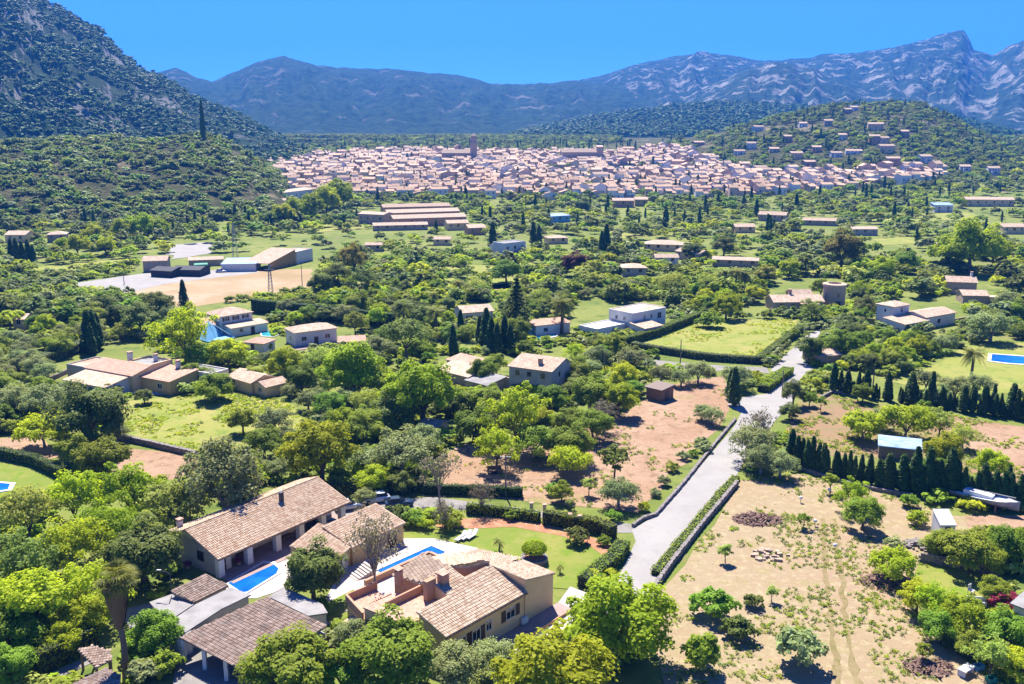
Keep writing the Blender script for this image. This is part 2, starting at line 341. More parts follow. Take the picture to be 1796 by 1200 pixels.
# ------------------------------------------------------------------ mountains and hills
def elev_az(px, py):
    r = ray(px, py); h = math.hypot(r[0], r[1]); return math.atan2(r[0], r[1]), r[2] / h
class Ridge:
    def __init__(s, pts, d, foot, back, gul=.2, seed=1, power=1.0, tooth=.015, freq=30.0):
        a = sorted([elev_az(*p) for p in pts]); s.az = np.array([q[0] for q in a]); s.el = np.array([q[1] for q in a])
        s.d, s.foot, s.back, s.gul, s.seed, s.p, s.tooth, s.freq = d, foot, back, gul, seed, power, tooth, freq
    def z(s, x, y):
        az = np.arctan2(x, y); d = np.hypot(x, y)
        dw = s.d * (1 + .05 * (fbm(az * 9, az * 0, s.seed + 9, 3) - .5))
        zc = CAM_H + s.d * np.interp(az, s.az, s.el)
        w = np.abs(zc) * s.tooth * 2
        zc = zc + w * (fbm(az * 160, az * 0 + 3, s.seed + 3, 4) - .5)
        zc = np.maximum(zc, -5)
        t = (d - s.foot) / (dw - s.foot); tb = (d - dw) / s.back
        tt = np.clip(t, 0, 1)
        prof = np.where(t < 1, (tt * tt * (3 - 2 * tt) * .45 + tt * .55) ** s.p, np.clip(1 - tb, 0, 1))
        warp = 1.6 * (fbm(az * 20, d / s.d * 6, s.seed + 5, 3) - .5)
        g = fbm(az * s.freq + warp, d / s.d * 2.2 + warp * .6, s.seed, 6, True) - .55
        g2 = fbm(x / (s.d * .022), y / (s.d * .022), s.seed + 31, 6, True) - .5
        env = np.clip(4 * tt * (1 - tt), 0, 1) ** .7
        base = terr(x, y)
        rel = np.maximum(zc - base, 0)
        return base + rel * prof + rel * (s.gul * g + s.gul * .42 * g2) * env - 14 * (t <= 0) - np.where(t > 0, 0, 1) * 8
    def mesh(s, name, px0, px1, mats, na, nd, label, endd=None):
        a0, a1 = elev_az(px0, 300)[0], elev_az(px1, 300)[0]
        az = np.linspace(a0, a1, na)[None, :]; d = np.linspace(s.foot - (s.d - s.foot) * .03, endd or (s.d + s.back), nd)[:, None]
        X = np.sin(az) * d; Y = np.cos(az) * d; Z = s.z(X, Y)
        o = link(name, grid_mesh(name, X, Y, Z, mats)); return tag(o, label, None, None, 'structure')
def mountain_mat(name, forest, forest2, rock, rock2, lo, hi, scale, slope=.0, fs=1.0):
    m, t, out = nt(name); b = N(t, 'ShaderNodeBsdfPrincipled', i_Roughness=0.95); t.links.new(b.outputs[0], out.inputs[0]); b.inputs['Specular IOR Level'].default_value = .05
    co = N(t, 'ShaderNodeTexCoord').outputs['Object']
    f = mixc(t, noise_fac(t, co, .02 * fs, 8, .75, .42, .58), forest, forest2)
    r = mixc(t, noise_fac(t, co, .012 * fs, 7, .7, .4, .6), rock, rock2)
    n = N(t, 'ShaderNodeTexNoise', i_Scale=scale, i_Detail=10, i_Roughness=.72); t.links.new(co, n.inputs['Vector'])
    g = N(t, 'ShaderNodeNewGeometry'); sp = N(t, 'ShaderNodeSeparateXYZ'); t.links.new(g.outputs['Normal'], sp.inputs[0])
    v = mathn(t, 'ADD', n.outputs[0], mathn(t, 'MULTIPLY', mathn(t, 'SUBTRACT', 1.0, sp.outputs[2]), slope))
    mr = N(t, 'ShaderNodeMapRange', clamp=True); mr.inputs[1].default_value = lo; mr.inputs[2].default_value = hi; t.links.new(v, mr.inputs[0])
    t.links.new(mixc(t, mr.outputs[0], f, r), b.inputs['Base Color'])
    n2 = N(t, 'ShaderNodeTexNoise', i_Scale=.03 * fs, i_Detail=8, i_Roughness=.75); t.links.new(co, n2.inputs['Vector'])
    bp = N(t, 'ShaderNodeBump', i_Strength=1.0, i_Distance=22.0 / fs); t.links.new(n2.outputs[0], bp.inputs['Height']); t.links.new(bp.outputs[0], b.inputs['Normal'])
    return m
MM = {
 'far': mountain_mat('forested ridge', (.012, .032, .018), (.045, .075, .035), (.32, .29, .25), (.16, .15, .13), .58, .66, .009, .16, 1.5),
 'rocky': mountain_mat('limestone mountain', (.014, .035, .022), (.04, .065, .03), (.36, .33, .28), (.2, .19, .16), .545, .61, .011, .14, 1.6),
 'left': mountain_mat('steep wooded mountain', (.015, .035, .018), (.05, .075, .03), (.34, .31, .27), (.2, .19, .17), .58, .64, .012, .3, 2),
 'foot': mountain_mat('wooded foothill', (.015, .035, .015), (.06, .08, .03), (.3, .26, .2), (.2, .2, .1), .66, .72, .008, 0, 2),
 'hill': mountain_mat('scrub hillside', (.05, .06, .02), (.12, .11, .045), (.34, .27, .18), (.26, .2, .13), .55, .66, .02, 0, 4),
}
RD = {}
RD['left_hill'] = Ridge([(-700, 300), (-300, 262), (0, 254), (120, 246), (250, 250), (330, 243), (360, 238), (400, 255), (440, 280), (480, 308), (510, 335), (545, 356), (600, 380)], 830, 600, 300, .10, 3, .8, .02, 26)
RD['left_mountain'] = Ridge([(-1200, -500), (-400, -160), (0, -45), (50, -6), (100, 14), (180, 62), (240, 117), (290, 142), (350, 177), (420, 203), (480, 238), (560, 262), (640, 285)], 1900, 1000, 900, .17, 12, 1.15, .03, 24)
RD['far_ridge'] = Ridge([(-600, 190), (0, 180), (200, 150), (290, 123), (310, 118), (345, 138), (372, 143), (430, 118), (470, 103), (500, 97), (530, 108), (560, 116), (640, 120), (700, 124), (740, 128), (800, 130), (860, 147), (900, 149), (960, 147), (1010, 143), (1100, 150), (1300, 200), (2200, 220)], 4300, 2500, 1200, .22, 21, 1.0, .012, 34)
RD['right_mountain'] = Ridge([(700, 240), (880, 185), (960, 155), (1040, 137), (1120, 112), (1180, 98), (1240, 91), (1290, 97), (1340, 106), (1400, 103), (1440, 98), (1500, 95), (1560, 86), (1610, 78), (1640, 66), (1662, 57), (1690, 54), (1700, 70), (1708, 88), (1740, 99), (1770, 82), (1800, 76), (1900, 60), (2500, 100)], 5200, 2900, 1300, .19, 33, .9, .007, 34)
RD['rock_spur'] = Ridge([(1000, 262), (1140, 215), (1180, 180), (1240, 150), (1300, 128), (1350, 112), (1390, 112), (1440, 125), (1500, 150), (1560, 165), (1640, 180), (1740, 215), (1796, 240), (2000, 270)], 3900, 2500, 900, .2, 47, .9, .015, 44)
RD['foothill'] = Ridge([(560, 268), (820, 250), (900, 236), (980, 218), (1080, 202), (1180, 188), (1280, 183), (1400, 190), (1500, 196), (1700, 215), (1796, 240), (2100, 260)], 2700, 1850, 800, .2, 52, 1.0, .04, 30)
RD['town_hill'] = Ridge([(1080, 275), (1150, 258), (1220, 240), (1290, 226), (1340, 214), (1400, 200), (1460, 188), (1500, 184), (1560, 183), (1620, 189), (1660, 204), (1700, 228), (1750, 250), (1796, 268), (1900, 290), (2100, 305)], 1450, 980, 600, .1, 61, .85, .03, 26)
RD['far_ridge'].mesh('far_ridge', -250, 1500, [MM['far']], 760, 230, 'long blue forested mountain ridge behind the town')
RD['right_mountain'].mesh('limestone_mountain', 760, 2050, [MM['rocky']], 800, 280, 'pale limestone mountain range with the pointed summit on the horizon')
RD['rock_spur'].mesh('rocky_spur', 1050, 2000, [MM['rocky']], 620, 200, 'rocky grey spur below the limestone mountain')
RD['left_mountain'].mesh('wooded_mountain', -320, 700, [MM['left']], 520, 200, 'steep wooded mountain with pale rock faces behind the scrub hill')
RD['foothill'].mesh('foothill', 540, 2000, [MM['foot']], 360, 90, 'dark wooded foothill behind the town')
RD['town_hill'].mesh('town_hill', 1060, 2000, [MM['hill']], 320, 110, 'green hill with scattered villas beside the town')
RD['left_hill'].mesh('scrub_hill', -320, 640, [MM['hill']], 360, 120, 'low hill covered with olive scrub in front of the wooded mountain')
HZ = lambda x, y: np.maximum.reduce([terr(x, y), RD['left_hill'].z(x, y), RD['town_hill'].z(x, y)])
def ground_at(x, y): return float(HZ(np.array([x], float), np.array([y], float))[0])
def PH(px, py, d0=600, d1=2200):
    """first hit of a pixel ray with the terrain and the low hills"""
    r = ray(px, py); h = math.hypot(r[0], r[1]); d = np.linspace(d0, d1, 1200)
    x, y = r[0] / h * d, r[1] / h * d; z = CAM_H + r[2] / h * d; g = HZ(x, y)
    k = np.argmax(z <= g + .01) if (z <= g + .01).any() else len(d) - 1
    return Vector((x[k], y[k], g[k]))
# ground sheet (polar grid round the place the camera hovers over)
az = np.linspace(-1.1, 1.1, 160)[None, :]; dd = np.concatenate([np.linspace(5, 500, 60), np.linspace(520, 2200, 60), np.linspace(2300, 7600, 12)])[:, None]
X = np.sin(az) * dd; Y = np.cos(az) * dd
g0 = link('ground', grid_mesh('ground', X, Y, terr(X, Y), [M['ground']])); tag(g0, 'scrubby green valley ground', kind='structure')

# ------------------------------------------------------------------ flat sheets: fields, lawns, roads
CLEAR = []      # outlines (photo pixels) that trees planted at random keep clear
WPOLY = []      # the same on the ground
def jag(pts, amp, step=6.0):
    out = []
    for i in range(len(pts)):
        a, b = pts[i], pts[(i + 1) % len(pts)]; L = (b - a).length; n = max(1, int(L / step)); nrm = Vector((-(b - a).y, (b - a).x, 0)).normalized()
        for k in range(n):
            q = a.lerp(b, k / n)
            if k: q = q + nrm * random.uniform(-amp, amp)
            out.append(q)
    return out
def sheet(name, px, m, dz=.03, amp=.5, label=None, clear=True, step=6.0, lift=None):
    pts = [P(*p) for p in px]
    if amp: pts = jag(pts, amp, step)
    pts = [Vector((p.x, p.y, float(terr(p.x, p.y)) + dz)) for p in pts]
    tris = tessellate_polygon([pts]); mb = MB()
    me = bpy.data.meshes.new(name); me.from_pydata([tuple(p) for p in pts], [], [tuple(t) for t in tris]); me.materials.append(m)
    me.update()
    import bmesh
    bm = bmesh.new(); bm.from_mesh(me); bmesh.ops.recalc_face_normals(bm, faces=bm.faces)
    for f in bm.faces:
        if f.normal.z < 0: f.normal_flip()
    bm.to_mesh(me); bm.free()
    o = link(name, me); tag(o, label, kind='structure')
    if clear: CLEAR.append([tuple(p) for p in px])
    WPOLY.append([(p.x, p.y) for p in pts]); return o
sheet('field', [(1300, 842), (1405, 832), (1470, 850), (1530, 862), (1600, 880), (1660, 905), (1690, 905), (1796, 915), (1796, 930), (1700, 945), (1620, 1000), (1600, 1080), (1660, 1130), (1720, 1180), (1760, 1230), (1180, 1260), (1150, 1140), (1140, 1050), (1165, 1030), (1290, 862)], M['dry'], .03, .6, 'dry grass field with wheel tracks beside the walled driveway')
sheet('field', [(790, 790), (870, 790), (960, 770), (1060, 740), (1130, 702), (1190, 672), (1270, 660), (1290, 690), (1270, 735), (1130, 885), (1120, 900), (960, 884), (780, 868), (770, 820)], M['soil'], .03, .8, 'reddish tilled field left of the driveway')
sheet('field', [(1400, 700), (1445, 690), (1600, 720), (1796, 748), (1796, 850), (1700, 830), (1500, 800), (1390, 800), (1375, 760)], M['soil_green'], .03, .8, 'brown field with young grass between the two cypress rows')
sheet('field', [(1650, 735), (1830, 752), (1830, 850), (1760, 840), (1700, 800), (1680, 770)], M['soil'], .055, 1.2, 'bare reddish corner of the field behind the front cypress row', clear=False)
sheet('field', [(1100, 600), (1205, 563), (1400, 560), (1385, 590), (1330, 632), (1240, 628)], M['meadow'], .04, .5, 'green hedged meadow in front of the stone villa with the round tower')
sheet('field', [(215, 705), (300, 695), (465, 690), (520, 715), (530, 760), (430, 790), (360, 796), (212, 775)], M['meadow'], .03, 1., 'yellow green meadow in front of the cream villa')
sheet('field', [(200, 785), (345, 803), (345, 825), (300, 842), (215, 835)], M['soil'], .03, .8, 'small patch of tilled red soil below the meadow wall')
sheet('field', [(-60, 770), (70, 765), (110, 800), (60, 812), (-60, 790)], M['soil'], .03, .8, 'patch of red soil at the edge of the pool garden')
sheet('field', [(215, 513), (300, 495), (470, 473), (545, 472), (552, 495), (535, 512), (430, 525), (330, 540), (260, 525)], M['straw'], .05, 1., 'mown straw coloured field beside the grey yard')
sheet('yard', [(130, 497), (250, 480), (300, 478), (440, 470), (455, 478), (300, 497), (215, 515), (160, 510)], M['gravel'], .08, .8, 'pale gravel yard in front of the sheds')
sheet('lawn', [(-60, 808), (55, 815), (125, 840), (115, 858), (60, 875), (-60, 872)], M['lawn'], .03, .6, 'lawn of the pool garden at the edge of the scene')
sheet('lawn', [(1560, 668), (1640, 640), (1690, 605), (1830, 598), (1830, 690), (1640, 690)], M['meadow'], .03, .6, 'grassy garden round the blue pool')
sheet('lawn', [(1610, 990), (1660, 985), (1745, 1000), (1730, 1060), (1640, 1050), (1600, 1020)], M['lawn'], .06, .5, 'bright lawn beside the white garden chairs')
sheet('path', [(1690, 905), (1796, 905), (1830, 935), (1780, 930), (1700, 928)], M['soil'], .07, .5, 'bare earth path beside the white hut')
# far fields seen between the trees
for k, (pp, mm) in enumerate([([(290, 430), (370, 425), (375, 445), (300, 455)], 'gravel'), ([(60, 470), (240, 452), (245, 462), (70, 482)], 'meadow'), ([(1060, 405), (1130, 398), (1140, 415), (1060, 420)], 'meadow'), ([(1260, 400), (1400, 392), (1400, 404), (1270, 415)], 'meadow'), ([(720, 470), (940, 462), (945, 475), (730, 485)], 'meadow'), ([(640, 498), (900, 480), (1080, 492), (1000, 505), (700, 512)], 'meadow'),
        ([(1500, 380), (1700, 372), (1720, 384), (1540, 392)], 'meadow'), ([(540, 395), (640, 390), (650, 400), (560, 408)], 'meadow'), ([(1530, 420), (1600, 415), (1610, 428), (1540, 432)], 'meadow'), ([(860, 500), (890, 498), (892, 512), (862, 514)], 'straw'), ([(480, 268), (640, 262), (660, 272), (500, 280)], 'meadow'), ([(880, 250), (1060, 243), (1080, 256), (900, 262)], 'meadow'), ([(1380, 470), (1520, 462), (1530, 475), (1400, 482)], 'meadow')]):
    sheet('field', pp, M[mm], .12, 2.0, 'distant open field between the trees', clear=(k in (0, 1, 8, 9)))
# driveway, lane, garden of the main villa
sheet('driveway', [(1085, 1012), (1115, 950), (1108, 930), (1150, 905), (1205, 845), (1290, 745), (1300, 725), (1275, 712), (1285, 700), (1350, 690), (1378, 650), (1392, 640), (1425, 643), (1402, 668), (1385, 715), (1362, 735), (1310, 800), (1290, 838), (1180, 965), (1128, 1055), (1000, 1110), (975, 1090)], M['gravel'], .05, .15, 'pale gravel driveway running from the villa to the road')
sheet('road', [(1350, 652), (1378, 622), (1420, 585), (1440, 578), (1436, 592), (1405, 628), (1428, 650), (1400, 655)], M['gravel'], .085, .1, 'narrow lane leading on past the hedged meadow')
sheet('road', [(1130, 640), (1240, 650), (1350, 655), (1345, 645), (1240, 640), (1130, 630)], M['asphalt'], .045, .2, 'narrow lane along the front of the hedged meadow')
sheet('lane', [(560, 895), (640, 880), (760, 872), (930, 893), (1000, 905), (1110, 920), (1120, 935), (1060, 935), (930, 905), (760, 890), (660, 900), (590, 925), (500, 985), (480, 975)], M['asphalt'], .035, .15, 'grey lane with parked cars behind the garden')
sheet('terrace', [(590, 1015), (600, 985), (690, 938), (760, 945), (838, 962), (835, 985), (760, 1020), (640, 1060), (600, 1075), (560, 1110), (545, 1100)], M['paving_white'], .06, .1, 'pale paved pool terrace of the villa')
sheet('lawn', [(700, 945), (715, 935), (830, 925), (900, 915), (1000, 935), (1075, 965), (1060, 1000), (1010, 1035), (950, 1030), (840, 985), (838, 962), (760, 945)], M['lawn'], .065, .25, 'garden lawn with the clipped tree behind the villa')
sheet('flower_bed', [(760, 915), (860, 908), (960, 920), (1060, 950), (1085, 970), (1070, 985), (1030, 955), (990, 942), (900, 925), (830, 928), (765, 925)], M['bed'], .09, .3, 'red earth flower bed along the far edge of the lawn')
sheet('lawn', [(570, 1060), (620, 1035), (640, 1050), (600, 1075), (575, 1095)], M['lawn'], .085, .2, 'small lawn by the pool terrace steps')
sheet('path', [(1000, 1030), (1040, 1045), (1020, 1065), (985, 1070), (978, 1060)], M['paving_white'], .1, .05, 'pale path at the side of the villa')
sheet('yard', [(310, 1110), (330, 1110), (470, 1190), (470, 1230), (300, 1230), (310, 1150)], M['asphalt'], .06, .3, 'yard in front of the open carport')
# wheel tracks
for off in (0, 26):
    sheet('wheel_track', [(1438 + off * .8, 910), (1446 + off * .8, 910), (1453 + off, 1010), (1462 + off, 1090), (1478 + off * 1.3, 1210), (1464 + off * 1.3, 1210), (1452 + off, 1090), (1444 + off, 1010)], M['track'], .06, .28, 'left wheel track worn across the dry field' if off == 0 else 'right wheel track worn across the dry field', clear=False, step=1.2)

# ------------------------------------------------------------------ plants: shared meshes
def rdir(n, rng):
    v = rng.normal(size=(n, 3)); return v / np.linalg.norm(v, axis=1, keepdims=True)
def leaf_quads(pos, nrm, size, rng, aspect=1.35):
    n = len(pos); nrm = nrm / np.linalg.norm(nrm, axis=1, keepdims=True)
    a = np.cross(nrm, rdir(n, rng)); a /= np.linalg.norm(a, axis=1, keepdims=True) + 1e-9; b = np.cross(nrm, a)
    s = (size * rng.uniform(.6, 1.3, n))[:, None]
    return np.stack([pos - a * s * aspect * .5, pos - b * s * .45, pos + a * s * aspect * .5, pos + b * s * .45], 1)
def crown_quads(rng, Rr, Hs, zc, ncl, per, leaf, clr=.32, shell=(.45, .95), flat_bottom=.5, jit=.6, inner=.12):
    d = rdir(ncl, rng); d[:, 2] = np.where(d[:, 2] < -flat_bottom, -d[:, 2] * .6, d[:, 2])
    rad = rng.uniform(*shell, ncl)[:, None]; lump = 1 + .16 * np.sin(d[:, :1] * 5 + rng.uniform(0, 6)) * np.cos(d[:, 1:2] * 4 + rng.uniform(0, 6))
    C = d * rad * lump * np.array([Rr, Rr, Hs]); cr = Rr * clr * rng.uniform(.6, 1.25, ncl)
    k = np.repeat(np.arange(ncl), per); dl = rdir(len(k), rng); dl[:, 2] = np.where(dl[:, 2] < -.35, -dl[:, 2], dl[:, 2])
    rr = rng.uniform(.55, 1.05, len(k)) * cr[k]
    pos = C[k] + dl * rr[:, None] * np.array([1, 1, .8]); out = pos / np.array([Rr, Rr, Hs])
    out = out / (np.linalg.norm(out, axis=1, keepdims=True) + 1e-6)
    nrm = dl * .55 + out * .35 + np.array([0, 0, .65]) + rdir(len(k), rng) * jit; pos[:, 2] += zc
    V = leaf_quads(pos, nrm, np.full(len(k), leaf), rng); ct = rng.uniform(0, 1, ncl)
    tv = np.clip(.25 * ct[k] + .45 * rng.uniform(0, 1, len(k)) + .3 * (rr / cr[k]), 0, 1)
    return V, tv
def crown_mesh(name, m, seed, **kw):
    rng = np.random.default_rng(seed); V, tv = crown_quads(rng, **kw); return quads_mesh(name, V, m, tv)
def trunk_mesh(name, m, seed, r, h, spread, nb=5, top=None, lean=.1):
    rs = random.Random(seed); mb = MB(); lx, ly = rs.uniform(-lean, lean) * h, rs.uniform(-lean, lean) * h
    mb.tube([(0, 0, -.4), (lx * .3, ly * .3, h * .5), (lx, ly, h)], [r * 1.3, r, r * .8], 7)
    for k in range(nb):
        a = 2 * math.pi * k / nb + rs.uniform(-.4, .4); e = (top or h * 1.9) * rs.uniform(.8, 1.05); s = spread * rs.uniform(.6, 1)
        p1 = (lx + math.cos(a) * s * .4, ly + math.sin(a) * s * .4, h + (e - h) * .5); p2 = (lx + math.cos(a) * s, ly + math.sin(a) * s, e)
        mb.tube([(lx, ly, h * .9), p1, p2], [r * .6, r * .38, r * .15], 5, cap=False)
        for q in range(2):
            b = a + rs.uniform(-1, 1); mb.tube([p1, (p1[0] + math.cos(b) * s * .5, p1[1] + math.sin(b) * s * .5, p1[2] + (e - h) * .35)], [r * .25, r * .08], 4, cap=False)
    return mb.mesh(name, m, True)
PROTO = {}   # kind -> list of (crown mesh, trunk mesh, radius, centre height)
def addp(kind, n, trunk, R_, zc, **kw):
    L = []
    for i in range(n):
        c = crown_mesh('crown', F['green'], sum(map(ord, kind)) * 7 + i, Rr=R_, zc=zc, **kw)
        t = trunk_mesh('trunk', M[trunk[0]], i * 3 + 1, *trunk[1:]) if trunk else None
        L.append((c, t, R_, zc))
    PROTO[kind] = L
addp('round', 3, ('bark', .28, 1.9, 2.2, 6, 4.6), 4.0, 3.7, Hs=3.1, ncl=110, per=120, leaf=.26, clr=.25, jit=.7)
addp('lumpy', 2, ('bark', .3, 1.8, 2.2, 6, 4.4), 4.0, 3.5, Hs=3.1, ncl=62, per=210, leaf=.25, clr=.29, shell=(.55, .95), jit=.45)
addp('loose', 3, ('bark', .18, 1.7, 2.4, 7, 5.0), 4.0, 3.9, Hs=3.3, ncl=85, per=64, leaf=.25, clr=.22, shell=(.3, 1.0), jit=.9)
addp('olive', 3, ('bark_pale', .3, 1.3, 2.0, 5, 3.7), 4.0, 3.2, Hs=2.6, ncl=95, per=90, leaf=.22, clr=.24, jit=.8)
addp('twiggy', 2, ('bark_pale', .2, 1.8, 3.2, 11, 6.2), 4.0, 4.3, Hs=3.4, ncl=60, per=26, leaf=.26, clr=.26, shell=(.3, 1.05), jit=1.2)
addp('small', 2, ('bark', .09, 1.2, .7, 4, 2.1), 1.4, 2.1, Hs=1.15, ncl=26, per=40, leaf=.26, clr=.34, jit=.7)
addp('shrub', 3, None, 1.5, .85, Hs=1.05, ncl=34, per=45, leaf=.24, clr=.33, jit=.7, flat_bottom=.2)
addp('figtree', 2, ('bark_pale', .2, 1.0, 2.6, 7, 2.6), 4.0, 2.3, Hs=1.7, ncl=85, per=90, leaf=.28, clr=.24, jit=.6)
addp('umbrella', 2, ('bark', .25, 3.0, 2.4, 6, 5.0), 4.0, 5.0, Hs=2.2, ncl=70, per=80, leaf=.25, clr=.28, flat_bottom=.1, jit=.5)
def cypress_mesh(seed, h=6.0, r=.62, n=1500, leaf=.2):
    rng = np.random.default_rng(seed); t = rng.uniform(0, 1, n) ** .85; a = rng.uniform(0, 2 * math.pi, n)
    prof = np.minimum(1, t * 9) * (1 - t) ** .62 * (1 + .18 * np.sin(a * 3 + t * 14)); rr = r * prof * rng.uniform(.75, 1.08, n) + .02
    pos = np.stack([np.cos(a) * rr, np.sin(a) * rr, .15 + t * h], 1); nrm = np.stack([np.cos(a), np.sin(a), np.full(n, .7)], 1) + rdir(n, rng) * .5
    V = leaf_quads(pos, nrm, np.full(n, leaf), rng, 2.0); return quads_mesh('crown', V, F['cypress'], rng.uniform(0, 1, n))
def cyp_trunk():
    mb = MB(); mb.tube([(0, 0, -.3), (0, 0, 4.6)], [.12, .05], 6); return mb.mesh('trunk', M['bark'])
ct = cyp_trunk(); PROTO['cypress'] = [(cypress_mesh(200 + i), ct, .62, 3.0) for i in range(4)]
def cedar_mesh(seed, h=10, r=3.6, n=3600):
    rng = np.random.default_rng(seed); L = 14; V = []; T = []
    for k in range(L):
        z = h * (.14 + .84 * k / L); rk = r * (1 - k / L) ** .8 * rng.uniform(.8, 1.1); m = int(n / L * (rk / r + .25)); nb = 7; b = rng.integers(0, nb, m)
        a = b * 2 * math.pi / nb + k * .9 + rng.normal(0, .16, m); q = rng.uniform(.05, 1, m) * rk
        pos = np.stack([np.cos(a) * q, np.sin(a) * q, z - q * .12 + rng.normal(0, .12, m)], 1)
        V.append(leaf_quads(pos, np.array([0, 0, 1]) + rdir(m, rng) * .6, np.full(m, .34), rng, 1.6)); T.append(rng.uniform(0, 1, m))
    return quads_mesh('crown', np.concatenate(V), F['dark'], np.concatenate(T))
mb = MB(); mb.tube([(0, 0, -.3), (0, 0, 9.5)], [.3, .06], 7); PROTO['cedar'] = [(cedar_mesh(5), mb.mesh('trunk', M['bark']), 3.6, 5.0)]
def frond(rng, L, up, az_, fan, n=16):
    """arching palm leaf as leaflet quads; returns (n,4,3)"""
    V = []; ca, sa = math.cos(az_), math.sin(az_)
    pts = []
    for i in range(n + 1):
        t = i / n; x = L * t * math.cos(up * (1 - t) - .5 * t); z = L * (t * math.sin(up) - .75 * t * t * (.5 + .5 * math.cos(up)))
        pts.append(np.array([ca * x, sa * x, z]))
    side = np.array([-sa, ca, 0])
    for i in range(1, n):
        p, q = pts[i], pts[i + 1]; wdt = (L * .22) * math.sin(math.pi * min(1, .18 + .8 * i / n)) ** .7
        for sgn in (-1, 1):
            tip = p + side * sgn * wdt + (q - p) * 1.6 + np.array([0, 0, -wdt * .45])
            V.append([p, p + (q - p) * .75, tip, tip - (q - p) * .2])
    return V
def palm_mesh(seed, H_, L, nf, fan=False):
    rng = np.random.default_rng(seed); V = []
    for k in range(nf):
        up = rng.uniform(-.5, 1.35); V += frond(rng, L * rng.uniform(.8, 1.05), up, rng.uniform(0, 6.28), fan)
    V = np.array(V, float); V[:, :, 2] += H_; return quads_mesh('crown', V, F['palm'], rng.uniform(0, 1, len(V)))
def palm_trunk(H_, r=.2):
    mb = MB(); mb.tube([(0, 0, -.3), (.05, 0, H_ * .25), (.1, 0, H_ * .6), (0, 0, H_)], [r * 1.5, r * 1.05, r, r * .9], 8); return mb.mesh('trunk', M['bark'], True)
PROTO['palm'] = [(palm_mesh(3, 5.0, 2.6, 44), palm_trunk(5.0, .25), 2.6, 5.0)]
PROTO['palm_small'] = [(palm_mesh(4, .8, 1.3, 26), palm_trunk(.8, .14), 1.2, .9)]
PROTO['yucca'] = [(palm_mesh(8, 1.3, .9, 30), palm_trunk(1.3, .1), .9, 1.3)]

KINDS = {  # kind: (prototype, foliage, object name, category, description words)
 'lime': ('round', 'lime', 'broadleaf_tree', 'tree', 'bright lime green leafy tree'), 'yellow': ('loose', 'yellow', 'broadleaf_tree', 'tree', 'tall yellow green tree in fresh leaf'),
 'green': ('lumpy', 'green', 'broadleaf_tree', 'tree', 'mid green leafy tree'), 'rgreen': ('round', 'green', 'broadleaf_tree', 'tree', 'round mid green tree'),
 'dark': ('lumpy', 'dark', 'evergreen_tree', 'tree', 'dark evergreen tree'), 'olive': ('olive', 'olive', 'olive_tree', 'tree', 'grey green olive tree'),
 'airy': ('loose', 'airy', 'young_leaf_tree', 'tree', 'pale thinly leaved tree'), 'bare': ('twiggy', 'twig', 'bare_tree', 'tree', 'almost bare tree with pale grey twigs'),
 'limeloose': ('loose', 'lime', 'young_leaf_tree', 'tree', 'loose lime green tree'), 'fig': ('figtree', 'lime', 'fig_tree', 'tree', 'low spreading bright green fig tree'),
 'pine': ('umbrella', 'pine', 'pine_tree', 'tree', 'dark green pine tree'), 'brown': ('lumpy', 'brown', 'evergreen_tree', 'tree', 'bronze green tree'), 'purple': ('round', 'purple', 'broadleaf_tree', 'tree', 'dark purple leaved tree'),
 'small': ('small', 'green', 'young_tree', 'tree', 'slender young green tree'), 'smalldark': ('small', 'dark', 'citrus_tree', 'tree', 'small round dark green citrus tree'),
 'smallairy': ('small', 'airy', 'young_tree', 'tree', 'thin young tree with sparse leaves'), 'shrub': ('shrub', 'green', 'shrub', 'shrub', 'round green shrub'), 'shrubdark': ('shrub', 'dark', 'shrub', 'shrub', 'dense dark green shrub'),
 'shruboli': ('shrub', 'olive', 'shrub', 'shrub', 'grey green shrub'), 'shrublime': ('shrub', 'lime', 'shrub', 'shrub', 'bright green shrub'), 'pinkbush': ('shrub', 'pink', 'bougainvillea', 'shrub', 'magenta flowering bougainvillea'),
 'cypress': ('cypress', 'cypress', 'cypress_tree', 'tree', 'narrow dark cypress'), 'cedar': ('cedar', 'dark', 'cedar_tree', 'tree', 'tall dark tiered cedar'), 'palm': ('palm', 'palm', 'date_palm', 'palm', 'palm tree with arching fronds'),
 'palm_small': ('palm_small', 'palm', 'small_palm', 'palm', 'small palm'), 'yucca': ('yucca', 'palm', 'yucca', 'plant', 'spiky yucca'),
}
TREES = []   # (object, kind, x, y, R)
NOAUTO = set()
def tree_at(kind, x, y, Rr, hs=None, label=None, group=None, sz=None, z=None):
    pk, fk, nm, cat, desc = KINDS[kind]; L = PROTO[pk]; c, t, R0, zc = L[random.randrange(len(L))]
    s = Rr / R0; hs = hs if hs else s * random.uniform(.92, 1.08)
    o = empty(nm, (x, y, ground_at(x, y) if z is None else z), random.uniform(0, 6.28)); o.scale = (s, s, hs)
    k = link('crown', c, o)
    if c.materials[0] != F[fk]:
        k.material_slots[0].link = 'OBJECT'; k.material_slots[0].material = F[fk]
    if t is not None: link('trunk', t, o)
    tag(o, label, cat, group); TREES.append((o, kind, x, y, Rr)); return o
def tree_px(kind, px, py, W, hf=1.0, **kw):
    """crown centre and crown width in photo pixels"""
    pk = KINDS[kind][0]; R0, zc = PROTO[pk][0][2:]
    Rr = 3.0
    for _ in range(5):
        z = zc / R0 * Rr * hf; p = P(px, py, z); sc = FPX / math.hypot(p.y, CAM_H - z); Rr = W / 2 / sc
    return tree_at(kind, p.x, p.y, Rr, Rr / R0 * hf, z=float(terr(p.x, p.y)), **kw)
